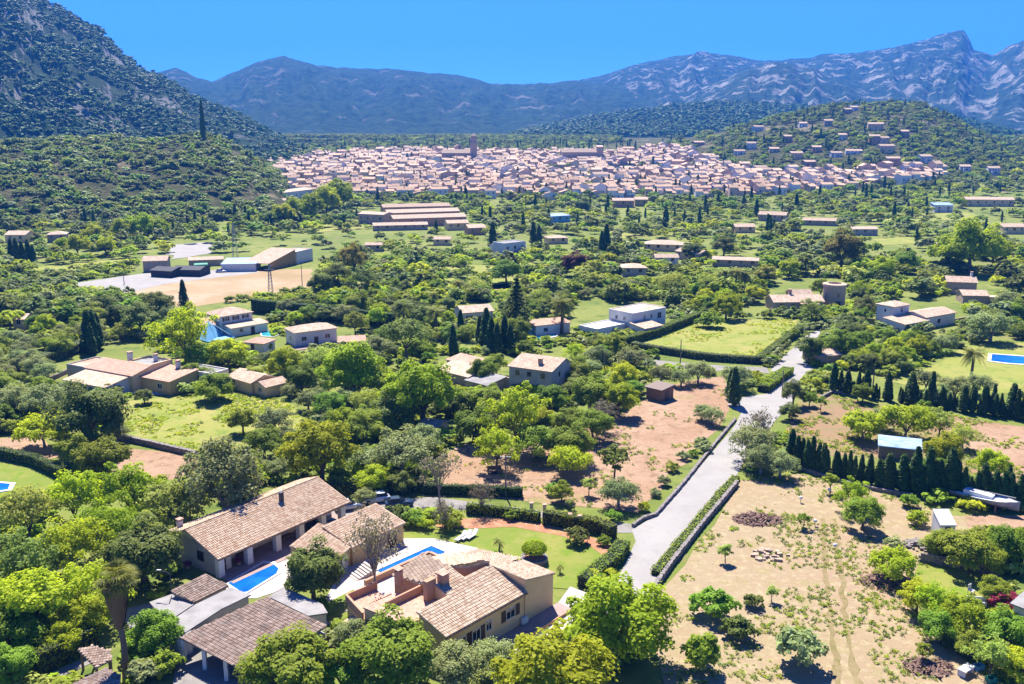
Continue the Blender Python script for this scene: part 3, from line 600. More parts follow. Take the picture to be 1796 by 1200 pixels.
def tree_base(kind, px, py, hpx, rf=1.0, hill=False, **kw):
    """foot of the stem and height in photo pixels (cypresses, palms)"""
    p = PH(px, py) if hill else P(px, py); pk = KINDS[kind][0]; H0 = {'cypress': 6.1, 'palm': 6.4, 'cedar': 9.8}.get(pk, 4)
    sc = FPX / math.hypot(p.y, CAM_H); h = hpx / sc / math.cos(math.atan2(CAM_H, p.y)); s = h / H0
    return tree_at(kind, p.x, p.y, s * PROTO[pk][0][2] * rf, s, z=p.z, **kw)
T = tree_px
# --- trees of the foreground and middle ground, one line each: kind, crown centre, crown width
for r_ in [('lime', 1083, 1085, 182, .95), ('lime', 965, 1190, 200, .9), ('green', 680, 1152, 165, .95), ('olive', 800, 1172, 110), ('olive', 868, 1158, 90), ('green', 505, 1172, 150), ('green', 600, 1180, 90), ('dark', 548, 1004, 108, 1.15),
 ('dark', 248, 975, 138), ('dark', 210, 1000, 80), ('airy', 45, 900, 120), ('limeloose', 130, 872, 120), ('limeloose', 225, 862, 120), ('airy', 50, 985, 130), ('limeloose', 125, 955, 120), ('limeloose', 185, 925, 110), ('lime', 55, 1060, 150), ('yellow', 155, 1035, 120), ('lime', 150, 1080, 90),
 ('green', 20, 1110, 110), ('lime', 110, 1120, 70), ('green', 15, 1170, 80), ('airy', 300, 885, 100), ('airy', 265, 925, 70), ('olive', 395, 842, 160, 1.25), ('airy', 330, 870, 80), ('olive', 305, 905, 60),
 ('rgreen', 272, 1108, 88), ('shrub', 285, 1165, 60), ('shruboli', 250, 1180, 60), ('green', 560, 1065, 40), ('shrub', 235, 1150, 40),
 ('lime', 562, 792, 132), ('dark', 155, 735, 135, 1.05), ('fig', 75, 755, 90, 1.2), ('olive', 25, 700, 80), ('olive', 80, 705, 85), ('olive', 120, 690, 60), ('rgreen', 185, 805, 95), ('green', 135, 790, 70), ('olive', 205, 760, 50),
 ('olive', 705, 795, 120), ('olive', 740, 770, 70), ('bare', 770, 830, 70, 1.4), ('lime', 740, 690, 135), ('dark', 690, 725, 90), ('lime', 620, 650, 120), ('rgreen', 660, 672, 80), ('green', 640, 752, 80), ('lime', 600, 745, 70), ('dark', 580, 745, 50), ('olive', 478, 738, 70), ('rgreen', 425, 738, 52), ('green', 462, 775, 66), ('olive', 500, 765, 50),
 ('yellow', 905, 728, 110, 1.2), ('green', 830, 748, 75), ('limeloose', 870, 785, 85), ('dark', 790, 705, 60), ('green', 940, 775, 75), ('green', 1000, 778, 80), ('fig', 1000, 805, 80, 1.2), ('smalldark', 1078, 805, 58, 1.1), ('olive', 1085, 862, 72), ('rgreen', 985, 862, 42), ('smallairy', 1033, 850, 28), ('green', 860, 700, 60), ('rgreen', 965, 700, 60), ('green', 1040, 745, 70), ('green', 1000, 740, 60),
 ('lime', 1095, 660, 55), ('green', 1035, 690, 80), ('lime', 1085, 700, 70), ('bare', 1060, 725, 60), ('green', 1010, 650, 50), ('dark', 1010, 680, 45),
 ('limeloose', 322, 588, 108, 1.2), ('lime', 400, 622, 70), ('lime', 500, 638, 72), ('dark', 205, 555, 60), ('dark', 245, 560, 70), ('dark', 275, 535, 60), ('green', 352, 625, 60), ('green', 375, 675, 60), ('dark', 252, 695, 32), ('fig', 375, 685, 70), ('rgreen', 340, 655, 45), ('green', 445, 660, 40),
 ('pine', 713, 588, 86, 1.1), ('olive', 610, 700, 60), ('green', 580, 710, 60), ('olive', 540, 700, 50), ('olive', 660, 610, 60), ('green', 870, 640, 45), ('rgreen', 845, 650, 50), ('olive', 1110, 630, 60), ('olive', 1050, 625, 50),
 ('olive', 1322, 776, 84, 1.1), ('bare', 1330, 748, 60, 1.3), ('olive', 1336, 806, 70), ('olive', 1370, 815, 64), ('olive', 1290, 660, 62), ('olive', 1225, 652, 54), ('olive', 1195, 662, 42), ('olive', 1250, 728, 45), ('olive', 1232, 722, 40), ('olive', 1160, 655, 46), ('dark', 1392, 690, 44, 1.3), ('dark', 1385, 722, 36), ('rgreen', 1420, 700, 30),
 ('rgreen', 1514, 688, 40), ('small', 1440, 706, 22), ('rgreen', 1605, 597, 42), ('green', 1475, 602, 62), ('dark', 1490, 585, 50), ('dark', 1420, 612, 50, 1.2), ('green', 1555, 590, 40), ('olive', 1660, 600, 46), ('airy', 1425, 545, 52), ('olive', 1740, 570, 78), ('palm', 1708, 620, 48),
 ('brown', 1478, 440, 68, 1.2), ('lime', 1705, 430, 100, 1.1), ('lime', 1665, 440, 70), ('lime', 1745, 440, 60), ('shrub', 1250, 562, 44), ('shrub', 1233, 566, 30),
 ('fig', 1515, 745, 80, 1.2), ('fig', 1590, 738, 100, 1.2), ('olive', 1548, 735, 50), ('airy', 1650, 740, 60), ('lime', 1655, 790, 66, 1.2), ('lime', 1740, 812, 58), ('airy', 1690, 765, 50), ('rgreen', 1640, 825, 50),
 ('olive', 1625, 665, 54), ('olive', 1675, 680, 62), ('olive', 1715, 672, 56), ('olive', 1645, 692, 50), ('green', 1620, 715, 30), ('shrublime', 1762, 712, 22), ('shruboli', 1690, 712, 12),
 ('small', 1458, 845, 30), ('limeloose', 1498, 868, 66), ('green', 1515, 900, 66, 1.1), ('small', 1410, 910, 24), ('smallairy', 1273, 968, 28), ('smallairy', 1354, 1040, 24), ('shrub', 1250, 1062, 76), ('shrubdark', 1320, 1056, 36), ('shrubdark', 1295, 1104, 58), ('shrub', 1232, 1150, 70, 1.3), ('shruboli', 1400, 1140, 92, 1.1), ('fig', 1570, 992, 82, 1.3), ('shrub', 1594, 880, 36), ('shrublime', 1610, 910, 40), ('shruboli', 1570, 955, 34), ('small', 1620, 1140, 28),
 ('green', 1700, 965, 92), ('rgreen', 1765, 955, 82), ('green', 1650, 955, 60), ('green', 1735, 985, 60), ('limeloose', 1640, 1055, 80), ('lime', 1610, 1045, 66), ('lime', 1690, 1085, 90), ('green', 1650, 1100, 70), ('rgreen', 1745, 1035, 54), ('green', 1765, 1110, 90), ('airy', 1740, 1150, 80), ('lime', 1790, 1165, 70), ('green', 1705, 1130, 60), ('olive', 1790, 1120, 60), ('pinkbush', 1757, 1058, 48), ('pinkbush', 1772, 1048, 30),
 ('shrubdark', 1013, 942, 44), ('shrub', 1060, 950, 26), ('yucca', 875, 950, 26), ('yucca', 982, 994, 18), ('palm_small', 1060, 985, 28), ('shrub', 970, 860, 30), ('yucca', 1000, 878, 22), ('bare', 655, 960, 90, 1.7), ('bare', 845, 870, 45, 1.4), ('bare', 775, 900, 40, 1.5), ('bare', 640, 905, 50), ('shrub', 790, 912, 50), ('shrublime', 745, 920, 30), ('shrubdark', 700, 905, 46), ('shrub', 725, 910, 40), ('shrub', 895, 905, 26), ('shrub', 1075, 905, 30), ('olive', 640, 870, 40),
 ('airy', 700, 800, 60), ('shrub', 1180, 820, 26), ('shruboli', 1200, 800, 24), ('shruboli', 1165, 845, 26), ('shruboli', 1150, 865, 22), ('shruboli', 1230, 775, 24), ('shrub', 1215, 795, 20), ('shrublime', 1130, 890, 24), ('shrub', 300, 1000, 30), ('dark', 855, 765, 50),
 ('cedar', 905, 535, 78, 1.0), ('lime', 595, 342, 52, 1.3), ('lime', 572, 352, 50, 1.2), ('lime', 545, 362, 46, 1.2), ('lime', 520, 368, 44, 1.1), ('lime', 495, 376, 44), ('green', 470, 384, 34), ('lime', 245, 396, 52), ('lime', 215, 402, 44), ('lime', 275, 400, 40), ('lime', 160, 412, 44), ('lime', 135, 430, 44), ('limeloose', 185, 430, 40), ('lime', 110, 432, 36),
 ('purple', 1008, 462, 50), ('green', 1040, 470, 34), ('dark', 1215, 440, 38), ('dark', 1270, 432, 40), ('dark', 950, 385, 34), ('dark', 1020, 362, 30), ('green', 888, 475, 50), ('brown', 620, 455, 50, 1.3), ('pine', 590, 480, 50, 1.2), ('pine', 640, 490, 50, 1.2), ('airy', 1180, 500, 56), ('airy', 1245, 500, 40, 1.2), ('dark', 560, 500, 44, 1.3), ('brown', 1345, 482, 40), ('lime', 1385, 470, 40), ('lime', 1545, 470, 50), ('green', 1590, 460, 44), ('rgreen', 1440, 505, 40), ('limeloose', 960, 500, 44)]:
    k, x, y, W = r_[:4]; tree_px(k, x, y, W, r_[4] if len(r_) > 4 else 1.0)
for r_ in [('palm', 765, 590, 55), ('palm', 708, 580, 55), ('palm', 985, 585, 66), ('palm', 760, 540, 30), ('palm', 805, 520, 30), ('palm', 1275, 512, 42), ('palm', 1290, 514, 46), ('palm', 1305, 514, 40), ('palm', 1265, 510, 38),
 ('cypress', 795, 622, 52), ('cypress', 808, 590, 46), ('cypress', 842, 605, 50), ('cypress', 853, 612, 70), ('cypress', 862, 618, 60), ('cypress', 872, 622, 54), ('cypress', 885, 615, 60), ('cypress', 895, 620, 50),
 ('cypress', 323, 542, 50), ('cypress', 22, 462, 42), ('cypress', 31, 463, 44), ('cypress', 41, 464, 40), ('cypress', 52, 465, 44), ('cypress', 60, 466, 36), ('cypress', 157, 618, 72), ('cypress', 166, 615, 70), ('cypress', 173, 612, 62), ('cypress', 162, 622, 50),
 ('cypress', 1055, 448, 42), ('cypress', 1063, 446, 52), ('cypress', 864, 438, 48), ('cypress', 935, 430, 40), ('cypress', 945, 432, 36), ('cypress', 340, 628, 40), ('cypress', 352, 640, 34), ('cypress', 1287, 712, 66), ('cypress', 1280, 700, 50), ('cypress', 765, 410, 24), ('cypress', 1326, 380, 30), ('cypress', 1396, 372, 32)]:
    tree_base(*r_, rf=1.7 if r_[0] == 'cypress' else 1.0)
tree_base('cypress', 357, 244, 64, rf=.8, hill=True, label='very tall lone dark tree standing on the crest of the scrub hill')
def cyp_row(pts, n, h, where, grp, start):
    P_ = [P(*p) for p in pts]; L = [0]
    for a, b in zip(P_, P_[1:]): L.append(L[-1] + (b - a).length)
    names = 'first second third fourth fifth sixth seventh eighth ninth tenth eleventh twelfth thirteenth fourteenth fifteenth sixteenth seventeenth eighteenth nineteenth twentieth'.split()
    for i in range(n):
        t = L[-1] * (i + .5) / n; k = max(j for j in range(len(L) - 1) if L[j] <= t); q = P_[k].lerp(P_[k + 1], (t - L[k]) / (L[k + 1] - L[k]))
        hh = h * random.uniform(.55, 1.2) * (1.25 if random.random() < .12 else 1)
        mid = (n - 1) // 2
        lab = f'dark cypress, {names[i]} from the {start} end of the {where}' if i < 20 else f'dark cypress, {names[n - 1 - i]} from the far end of the {where}' if n - 1 - i < 20 else f'dark cypress, {names[i - 20]} in the middle stretch of the {where}'
        tree_at('cypress', q.x + random.uniform(-.5, .5), q.y + random.uniform(-.6, .6), .62 * hh / 6 * random.uniform(1.2, 2.1), hh / 6.1, label=lab, group=grp, z=0)
cyp_row([(1385, 812), (1440, 832), (1520, 850), (1580, 862), (1660, 872), (1800, 892)], 54, 5.4, 'front cypress row', 'cypresses in the front row', 'driveway')
cyp_row([(1462, 688), (1540, 700), (1640, 716), (1810, 738)], 50, 5.0, 'rear cypress row', 'cypresses in the rear row', 'driveway')
# fan palm with a long skirt of dead leaves
fp = P(222, 1192); fr = empty('fan_palm', (fp.x, fp.y, 0)); tag(fr, 'tall fan palm with a hanging skirt of dry leaves beside the clipped hedge', 'palm')
mb = MB(); mb.tube([(0, 0, -.3), (.1, 0, 4), (-.15, 0, 8), (-.1, 0, 11.4)], [.42, .3, .26, .26], 10); mb.obj('trunk', M['bark'], fr, True)
rng = np.random.default_rng(77); n = 1500; a = rng.uniform(0, 6.28, n); t = rng.uniform(0, 1, n); rr = (.35 + .95 * t ** .8) * rng.uniform(.75, 1.05, n)
pos = np.stack([np.cos(a) * rr - .1, np.sin(a) * rr, 6.4 + 4.6 * t], 1)
V = np.stack([pos, pos + np.stack([-np.sin(a), np.cos(a), 0 * a], 1) * .12, pos + np.stack([-np.cos(a) * .12, -np.sin(a) * .12, -.9 + 0 * a], 1), pos + np.stack([np.sin(a) * .1, -np.cos(a) * .1, -.4 + 0 * a], 1)], 1)
link('dry_leaf_skirt', quads_mesh('dry_leaf_skirt', V, M['thatch'], rng.uniform(0, 1, n)), fr)
V = []
for k in range(64):
    up = rng.uniform(-.7, 1.3); az_ = rng.uniform(0, 6.28); L = rng.uniform(1.8, 2.5); e = np.array([math.cos(az_) * math.cos(up), math.sin(az_) * math.cos(up), math.sin(up)]); c0 = np.array([-.1, 0, 11.3]); c1 = c0 + e * L * .55
    sd = np.cross(e, [0, 0, 1]); sd /= np.linalg.norm(sd) + 1e-6; un = np.cross(sd, e)
    for q in np.linspace(-1.25, 1.25, 11):
        d = e * math.cos(q) + sd * math.sin(q); tip = c1 + d * L * .62 - np.array([0, 0, .28 * L * abs(math.cos(q))]); w_ = np.cross(d, un) * .055
        V.append([c1, c1 + d * L * .25 + w_, tip, c1 + d * L * .25 - w_])
    V.append([c0, c0 + sd * .04, c1 + sd * .03, c1])
link('crown', quads_mesh('crown', np.array(V), F['palm'], rng.uniform(0, 1, len(V))), fr); CLEAR.append([(180, 1010), (240, 1010), (240, 1190), (190, 1190)])

# hedges: a dark core wrapped in leaves
def hedge(px, w, h, fk='hedge', label='', top_round=.15, name='hedge', leaf=.2, dens=26, group=None):
    pts = [P(*p) for p in px]; base = pts[0].copy(); base.z = 0; rng = np.random.default_rng(int(px[0][0])); o = empty(name, base); tag(o, label, 'hedge', group)
    core = MB(); Vs = []; Ts = []
    for a, b in zip(pts, pts[1:]):
        a = a - base; b = b - base; a.z = b.z = 0; d = (b - a); L = d.length; d.normalize(); nrm = Vector((-d.y, d.x, 0)); hw = w / 2 - .12
        q = [a - nrm * hw - d * .1, b - nrm * hw + d * .1, b + nrm * hw + d * .1, a + nrm * hw - d * .1]
        core.prism([(v.x, v.y) for v in q], 0, h - .12)
        for (cnt, face) in ((int(L * h * dens), 's1'), (int(L * h * dens), 's2'), (int(L * w * dens), 't'), (int(w * h * dens), 'e1'), (int(w * h * dens), 'e2')):
            t = rng.uniform(-.1, L + .1, cnt); z = rng.uniform(0, h, cnt); s = rng.uniform(-w / 2, w / 2, cnt); j = rng.normal(0, .06, cnt) + .05 * np.sin(t * 1.7) + .05 * np.sin(t * .6 + 1)
            if face == 's1': s = w / 2 + j; nn = np.array(nrm)
            elif face == 's2': s = -w / 2 + j; nn = -np.array(nrm)
            elif face == 't': z = h + j; nn = np.array([0, 0, 1.])
            elif face == 'e1': t = -.05 + j; nn = -np.array(d)
            else: t = L + .05 + j; nn = np.array(d)
            pos = np.array(a)[None] + t[:, None] * np.array(d) + s[:, None] * np.array(nrm); pos[:, 2] = z
            Vs.append(leaf_quads(pos, nn[None] + rdir(cnt, rng) * .55, np.full(cnt, leaf), rng)); Ts.append(rng.uniform(0, 1, cnt))
    core.obj('hedge_core', M['hedge_core'], o); link('foliage', quads_mesh('foliage', np.concatenate(Vs), F[fk], np.concatenate(Ts)), o); return o
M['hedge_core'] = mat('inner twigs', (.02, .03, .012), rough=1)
hedge([(55, 1180), (160, 1128)], 3.4, 2.6, 'green', 'large clipped green hedge beside the fan palm', leaf=.22)
hedge([(1338, 688), (1382, 655)], 2.6, 1.6, 'hedge_bright', 'bright green clipped hedge at the road end of the driveway')
hedge([(1150, 1010), (1185, 965), (1230, 912), (1262, 872), (1290, 842)], 1.3, .8, 'hedge', 'low leafy hedge between the driveway and the stone wall')
hedge([(955, 918), (1000, 925), (1045, 932), (1075, 945)], 1.6, 2.0, 'hedge', 'dark hedge beside the villa gate')
hedge([(820, 900), (880, 905), (945, 915)], 1.2, 1.5, 'green', 'hedge between the lane and the garden flower bed')
hedge([(1025, 1032), (1050, 1010), (1080, 985), (1092, 965)], 2.0, 1.5, 'hedge', 'rounded hedge between the garden lawn and the driveway')
hedge([(560, 868), (640, 866), (740, 862)], 1.2, 1.8, 'dark', 'dark hedge behind the parked cars')
hedge([(745, 866), (830, 868), (915, 872)], 1.0, 1.6, 'cypress', 'row of clipped cypress hedge along the lane')
hedge([(1092, 606), (1150, 590), (1225, 560)], 2.2, 2.2, 'hedge', 'tall hedge between the white modern house and the meadow')
hedge([(1110, 612), (1240, 632), (1330, 638)], 1.8, 1.8, 'olive', 'front hedge of the green meadow')
hedge([(1330, 638), (1372, 605), (1405, 580)], 2.0, 1.8, 'hedge', 'hedge between the meadow and the narrow lane')
hedge([(0, 668), (60, 645), (150, 612)], 3.0, 2.5, 'olive', 'long grey green hedge along the sunken lane')
hedge([(445, 548), (560, 560), (690, 575)], 2.0, 4.2, 'cypress', 'tall dark clipped hedge behind the white house with the arched awning')
hedge([(445, 535), (600, 547), (700, 558)], 1.8, 2.0, 'hedge', 'second hedge behind the tall dark clipped hedge')
hedge([(0, 802), (60, 815), (110, 838)], 1.5, 1.8, 'dark', 'dark hedge behind the edge lawn')
hedge([(1630, 965), (1700, 985), (1790, 1005)], 2.0, 1.8, 'hedge', 'hedge along the bright lawn by the boundary wall')
hedge([(1570, 602), (1690, 612)], 1.5, 1.5, 'dark', 'low hedge in front of the white house with the first floor room')
hedge([(265, 1120), (300, 1095)], 1.2, 1.0, 'green', 'little hedge beside the flat roofed outhouse')

# ------------------------------------------------------------------ buildings
def tile_field(mb, poly, th=.0, tw=.28, tl=.42, rng=None):
    """barrel tiles covering a sloping polygon; poly = list of 3D points, first edge is the eave"""
    P3 = [Vector(p) for p in poly]; n = Vector((0, 0, 0))
    for i in range(1, len(P3) - 1): n += (P3[i] - P3[0]).cross(P3[i + 1] - P3[0])
    n.normalize()
    if n.z < 0: n = -n
    down = Vector((n.x, n.y, 0)); 
    if down.length < .02: e = (P3[1] - P3[0]).normalized()
    else: e = Vector((-down.y, down.x, 0)).normalized()
    up = n.cross(e).normalized(); 
    if up.z < -1e-4: up = -up; e = -e
    o = P3[0]; q = [((p - o).dot(e), (p - o).dot(up)) for p in P3]
    x0, x1 = min(a for a, _ in q), max(a for a, _ in q); y0, y1 = min(b for _, b in q), max(b for _, b in q)
    def inside(x, y):
        c = False; m = len(q)
        for i in range(m):
            (xi, yi), (xj, yj) = q[i], q[i - 1]
            if (yi > y) != (yj > y) and x < (xj - xi) * (y - yi) / (yj - yi) + xi: c = not c
        return c
    rs = random.Random(int(abs(x1 * 31 + y1 * 17)))
    x = x0
    while x < x1:
        y = y0
        while y < y1:
            if inside(x + tw / 2, y + tl / 2):
                b = o + e * x + up * y + n * (.02 + rs.uniform(0, .018)); r0, r1 = .06, .035; dx = rs.uniform(-.012, .012)
                sec = [(0, -.01), (.07, r0), (.19, r0), (.26, -.01)]; L = tl * 1.12
                for (ax, az_), (bx, bz) in zip(sec, sec[1:]):
                    A = b + e * (ax + dx) + n * (az_ + .03); B = b + e * (bx + dx) + n * (bz + .03); C_ = b + e * bx + n * (bz * .7) + up * L; D = b + e * ax + n * (az_ * .7) + up * L
                    uv = [(x + .14, y + .2)] * 4; mb.quad(A, B, C_, D, 0, uv)
                if y == y0: mb.quad(b + e * .26, b + e * .0, b + e * .07 + n * r0, b + e * .19 + n * r0, 0, [(x + .14, y + .2)] * 4)
            y += tl
        x += tw
class House:
    def __init__(s, name, label, p1, p2, h, cat='house', group=None, hill=False):
        if hill: a = PH(*p1); sc = FPX / math.hypot(a.y, CAM_H); a = Vector((a.x, a.y, a.z)); b = Vector((a.x + (p2[0] - p1[0]) / sc, a.y - (p2[1] - p1[1]) / sc * 3, a.z))
        else: a = P(*p1, h); b = P(*p2, h)
        s.L = math.hypot(b.x - a.x, b.y - a.y); s.rz = math.atan2(b.y - a.y, b.x - a.x)
        s.root = empty(name, (a.x, a.y, a.z if hill else a.z - h), s.rz); tag(s.root, label, cat, group); s.h = h
    def loc(s, px, py, z):
        p = P(px, py, z); d = p - s.root.location; c, sn = math.cos(s.rz), math.sin(s.rz); return (d.x * c + d.y * sn, -d.x * sn + d.y * c)
    def vol(s, base, zt, m, name='wall', z0=-.3, mt=None):
        if len(base) == 4 and not isinstance(base[0], (tuple, list)): u0, u1, v0, v1 = base; base = [(u0, v0), (u1, v0), (u1, v1), (u0, v1)]
        mb = MB(); mb.prism(base, z0, zt, 0); return mb.obj(name, M[m] if isinstance(m, str) else m, s.root)
    def roof(s, pts, m, th=.16, name='roof', fine=False, stuff=True):
        P3 = [Vector(p) for p in pts]; n = (P3[1] - P3[0]).cross(P3[2] - P3[0])
        if n.length == 0: n = Vector((0, 0, 1))
        n.normalize(); 
        if n.z < 0: P3 = P3[:1] + P3[:0:-1]; n = -n
        e = Vector((-n.y, n.x, 0)); e = e.normalized() if e.length > .02 else (P3[1] - P3[0]).normalized(); up = n.cross(e); o = P3[0]
        uv = [((p - o).dot(e) + 50, (p - o).dot(up) + 50) for p in P3]
        mb = MB(); mb.poly(P3, 0, uv); k = len(P3)
        for i in range(k):
            a, b = P3[i], P3[(i + 1) % k]; mb.quad(a - Vector((0, 0, th)), b - Vector((0, 0, th)), b, a, 0, [(0, 0), ((b - a).length, 0), ((b - a).length, .1), (0, .1)])
        mb.poly([p - Vector((0, 0, th)) for p in reversed(P3)], 0, [(0, 0)] * k)
        ro = mb.obj(name, M[m], s.root)
        if fine:
            t = MB(); tile_field(t, P3); to = t.obj('roof_tiles', M[m], ro); tag(to, None, None, None, 'stuff')
        return ro
    def gable(s, u0, u1, v0, v1, h, rise, wall, roof, axis='u', ov=.35, fine=False, base=-.3, vr=.5, hb=None):
        hb = h if hb is None else hb
        if axis == 'u':
            vm = v0 + (v1 - v0) * vr; mb = MB(); mb.quad((u0, v0, base), (u1, v0, base), (u1, v0, h), (u0, v0, h)); mb.quad((u1, v1, base), (u0, v1, base), (u0, v1, hb), (u1, v1, hb))
            mb.poly([(u0, v1, base), (u0, v0, base), (u0, v0, h), (u0, vm, h + rise), (u0, v1, hb)]); mb.poly([(u1, v0, base), (u1, v1, base), (u1, v1, hb), (u1, vm, h + rise), (u1, v0, h)]); mb.obj('wall', M[wall], s.root)
            k = rise / max(.1, vm - v0); kb = (h + rise - hb) / max(.1, v1 - vm); zt = h + rise + .12
            s.roof([(u0 - ov, v0 - ov, h + .12 - k * ov), (u1 + ov, v0 - ov, h + .12 - k * ov), (u1 + ov, vm, zt), (u0 - ov, vm, zt)], roof, fine=fine)
            s.roof([(u1 + ov, v1 + ov, hb + .12 - kb * ov), (u0 - ov, v1 + ov, hb + .12 - kb * ov), (u0 - ov, vm + .002, zt), (u1 + ov, vm + .002, zt)], roof, fine=fine)
        else:
            um = (u0 + u1) / 2; mb = MB(); mb.poly([(u0, v0, base), (u1, v0, base), (u1, v0, h), (um, v0, h + rise), (u0, v0, h)]); mb.poly([(u1, v1, base), (u0, v1, base), (u0, v1, h), (um, v1, h + rise), (u1, v1, h)])
            mb.quad((u0, v1, base), (u0, v0, base), (u0, v0, h), (u0, v1, h)); mb.quad((u1, v0, base), (u1, v1, base), (u1, v1, h), (u1, v0, h)); mb.obj('wall', M[wall], s.root)
            k = rise / (um - u0); zt = h + rise + .12
            s.roof([(u0 - ov, v1 + ov, h + .12 - k * ov), (u0 - ov, v0 - ov, h + .12 - k * ov), (um, v0 - ov, zt), (um, v1 + ov, zt)], roof, fine=fine)
            s.roof([(u1 + ov, v0 - ov, h + .12 - k * ov), (u1 + ov, v1 + ov, h + .12 - k * ov), (um + .002, v1 + ov, zt), (um + .002, v0 - ov, zt)], roof, fine=fine)
    def hip(s, u0, u1, v0, v1, h, rise, wall, roof, ov=.4, base=-.3, fine=False):
        s.vol((u0, u1, v0, v1), h, wall, z0=base); i = min(u1 - u0, v1 - v0) / 2 + ov; a, b, c, d = u0 - ov, u1 + ov, v0 - ov, v1 + ov; z = h + .05; t = z + rise
        if u1 - u0 >= v1 - v0: r1, r2 = (a + i, (c + d) / 2, t), (b - i, (c + d) / 2, t); fs = [[(a, c, z), (b, c, z), r2, r1], [(b, d, z), (a, d, z), r1, r2], [(a, d, z), (a, c, z), r1], [(b, c, z), (b, d, z), r2]]
        else: r1, r2 = ((a + b) / 2, c + i, t), ((a + b) / 2, d - i, t); fs = [[(a, c, z), (b, c, z), r1], [(b, d, z), (a, d, z), r2], [(a, d, z), (a, c, z), r1, r2], [(b, c, z), (b, d, z), r2, r1]]
        for f in fs: s.roof(f, roof, fine=fine)
    def flat(s, u0, u1, v0, v1, h, wall, top='concrete', par=.4, base=-.3):
        s.vol((u0, u1, v0, v1), h, wall, z0=base); mb = MB(); w = .25
        if par:
            for q in ((u0, u1, v0, v0 + w), (u0, u1, v1 - w, v1), (u0, u0 + w, v0 + w, v1 - w), (u1 - w, u1, v0 + w, v1 - w)): mb.box(q[0], q[1], q[2], q[3], h + .003, h + par)
            mb.obj('parapet', M[wall], s.root)
        mb = MB(); mb.box(u0 + w, u1 - w, v0 + w, v1 - w, h + .004, h + .06); mb.obj('roof', M[top], s.root)
    def shed(s, u0, u1, v0, v1, h0, h1, wall, roof, ov=.3, fine=False, base=-.3):
        s.vol([(u0, v0), (u1, v0), (u1, v1), (u0, v1)], [h0, h0, h1, h1], wall, z0=base); k = (h1 - h0) / (v1 - v0)
        s.roof([(u0 - ov, v0 - ov, h0 + .16 - k * ov), (u1 + ov, v0 - ov, h0 + .16 - k * ov), (u1 + ov, v1, h1 + .16), (u0 - ov, v1, h1 + .16)], roof, fine=fine)
    def place(s, side, at, pos, z):
        if side == 'f': return Matrix.Translation((pos, at, z))
        if side == 'b': return Matrix.Translation((pos, at, z)) @ Matrix.Rotation(math.pi, 4, 'Z')
        if side == 'r': return Matrix.Translation((at, pos, z)) @ Matrix.Rotation(math.pi / 2, 4, 'Z')
        return Matrix.Translation((at, pos, z)) @ Matrix.Rotation(-math.pi / 2, 4, 'Z')
    def win(s, side, at, pos, z, w=1.1, h=1.2, shutters=False, frame='white', name='window'):
        mt = s.place(side, at, pos, z); key = (round(w, 2), round(h, 2), frame)
        if key not in WM:
            mb = MB(); t = .08; mb.box(-w / 2, w / 2, -.05, .05, 0, t); mb.box(-w / 2, w / 2, -.05, .05, h - t, h); mb.box(-w / 2, -w / 2 + t, -.05, .05, t, h - t); mb.box(w / 2 - t, w / 2, -.05, .05, t, h - t)
            if w > .8: mb.box(-.03, .03, -.04, .04, t, h - t)
            g = MB(); g.box(-w / 2 + t, w / 2 - t, -.015, .02, t, h - t)
            sh = MB(); sh.box(0, w / 2, -.05, 0, 0, h)
            WM[key] = (mb.mesh('window', M[frame]), g.mesh('pane', M['glass']), sh.mesh('shutter', M['shutter']))
        f, g, sh = WM[key]; o = link(name, f, s.root); o.matrix_local = mt; link('pane', g, o)
        if shutters:
            for x in (-w - .02, w / 2 + .02):
                q = link('shutter', sh, s.root); q.matrix_local = mt @ Matrix.Translation((x, -.01, 0))
        return o
    def door(s, side, at, pos, w=1.0, h=2.1, m='shutter', z=0):
        mb = MB(); mb.box(-w / 2, w / 2, -.06, .04, 0, h); o = mb.obj('door', M[m], s.root); o.matrix_local = s.place(side, at, pos, z)
        hb = MB(); hb.box(w / 2 - .15, w / 2 - .08, -.1, -.06, 1.0, 1.12); hb.obj('handle', M['metal'], o); return o
    def chimney(s, u, v, z0, z1, w=.6, m='wall_white', cap='roof_terra'):
        mb = MB(); mb.box(u - w / 2, u + w / 2, v - w / 2, v + w / 2, z0, z1); o = mb.obj('chimney', M[m], s.root)
        c = MB(); c.box(u - w * .68, u + w * .68, v - w * .68, v + w * .68, z1 + .18, z1 + .3)
        for a in (-1, 1):
            for b in (-1, 1): c.box(u + a * w * .4 - .06, u + a * w * .4 + .06, v + b * w * .4 - .06, v + b * w * .4 + .06, z1, z1 + .18)
        c.obj('chimney_cap', M[cap], o)
    def box(s, name, u0, u1, v0, v1, z0, z1, m): mb = MB(); mb.box(u0, u1, v0, v1, z0, z1); return mb.obj(name, M[m], s.root)
    def posts(s, pts, z1, r=.15, m='wall_white', name='pillar'):
        for (u, v) in pts: s.box(name, u - r, u + r, v - r, v + r, -.2, z1, m)
WM = {}
ALB = lambda c, k=.76: tuple(v * k for v in c[:3])
def clear(x0, y0, x1, y1): CLEAR.append([(x0, y0), (x1, y0), (x1, y1), (x0, y1)])

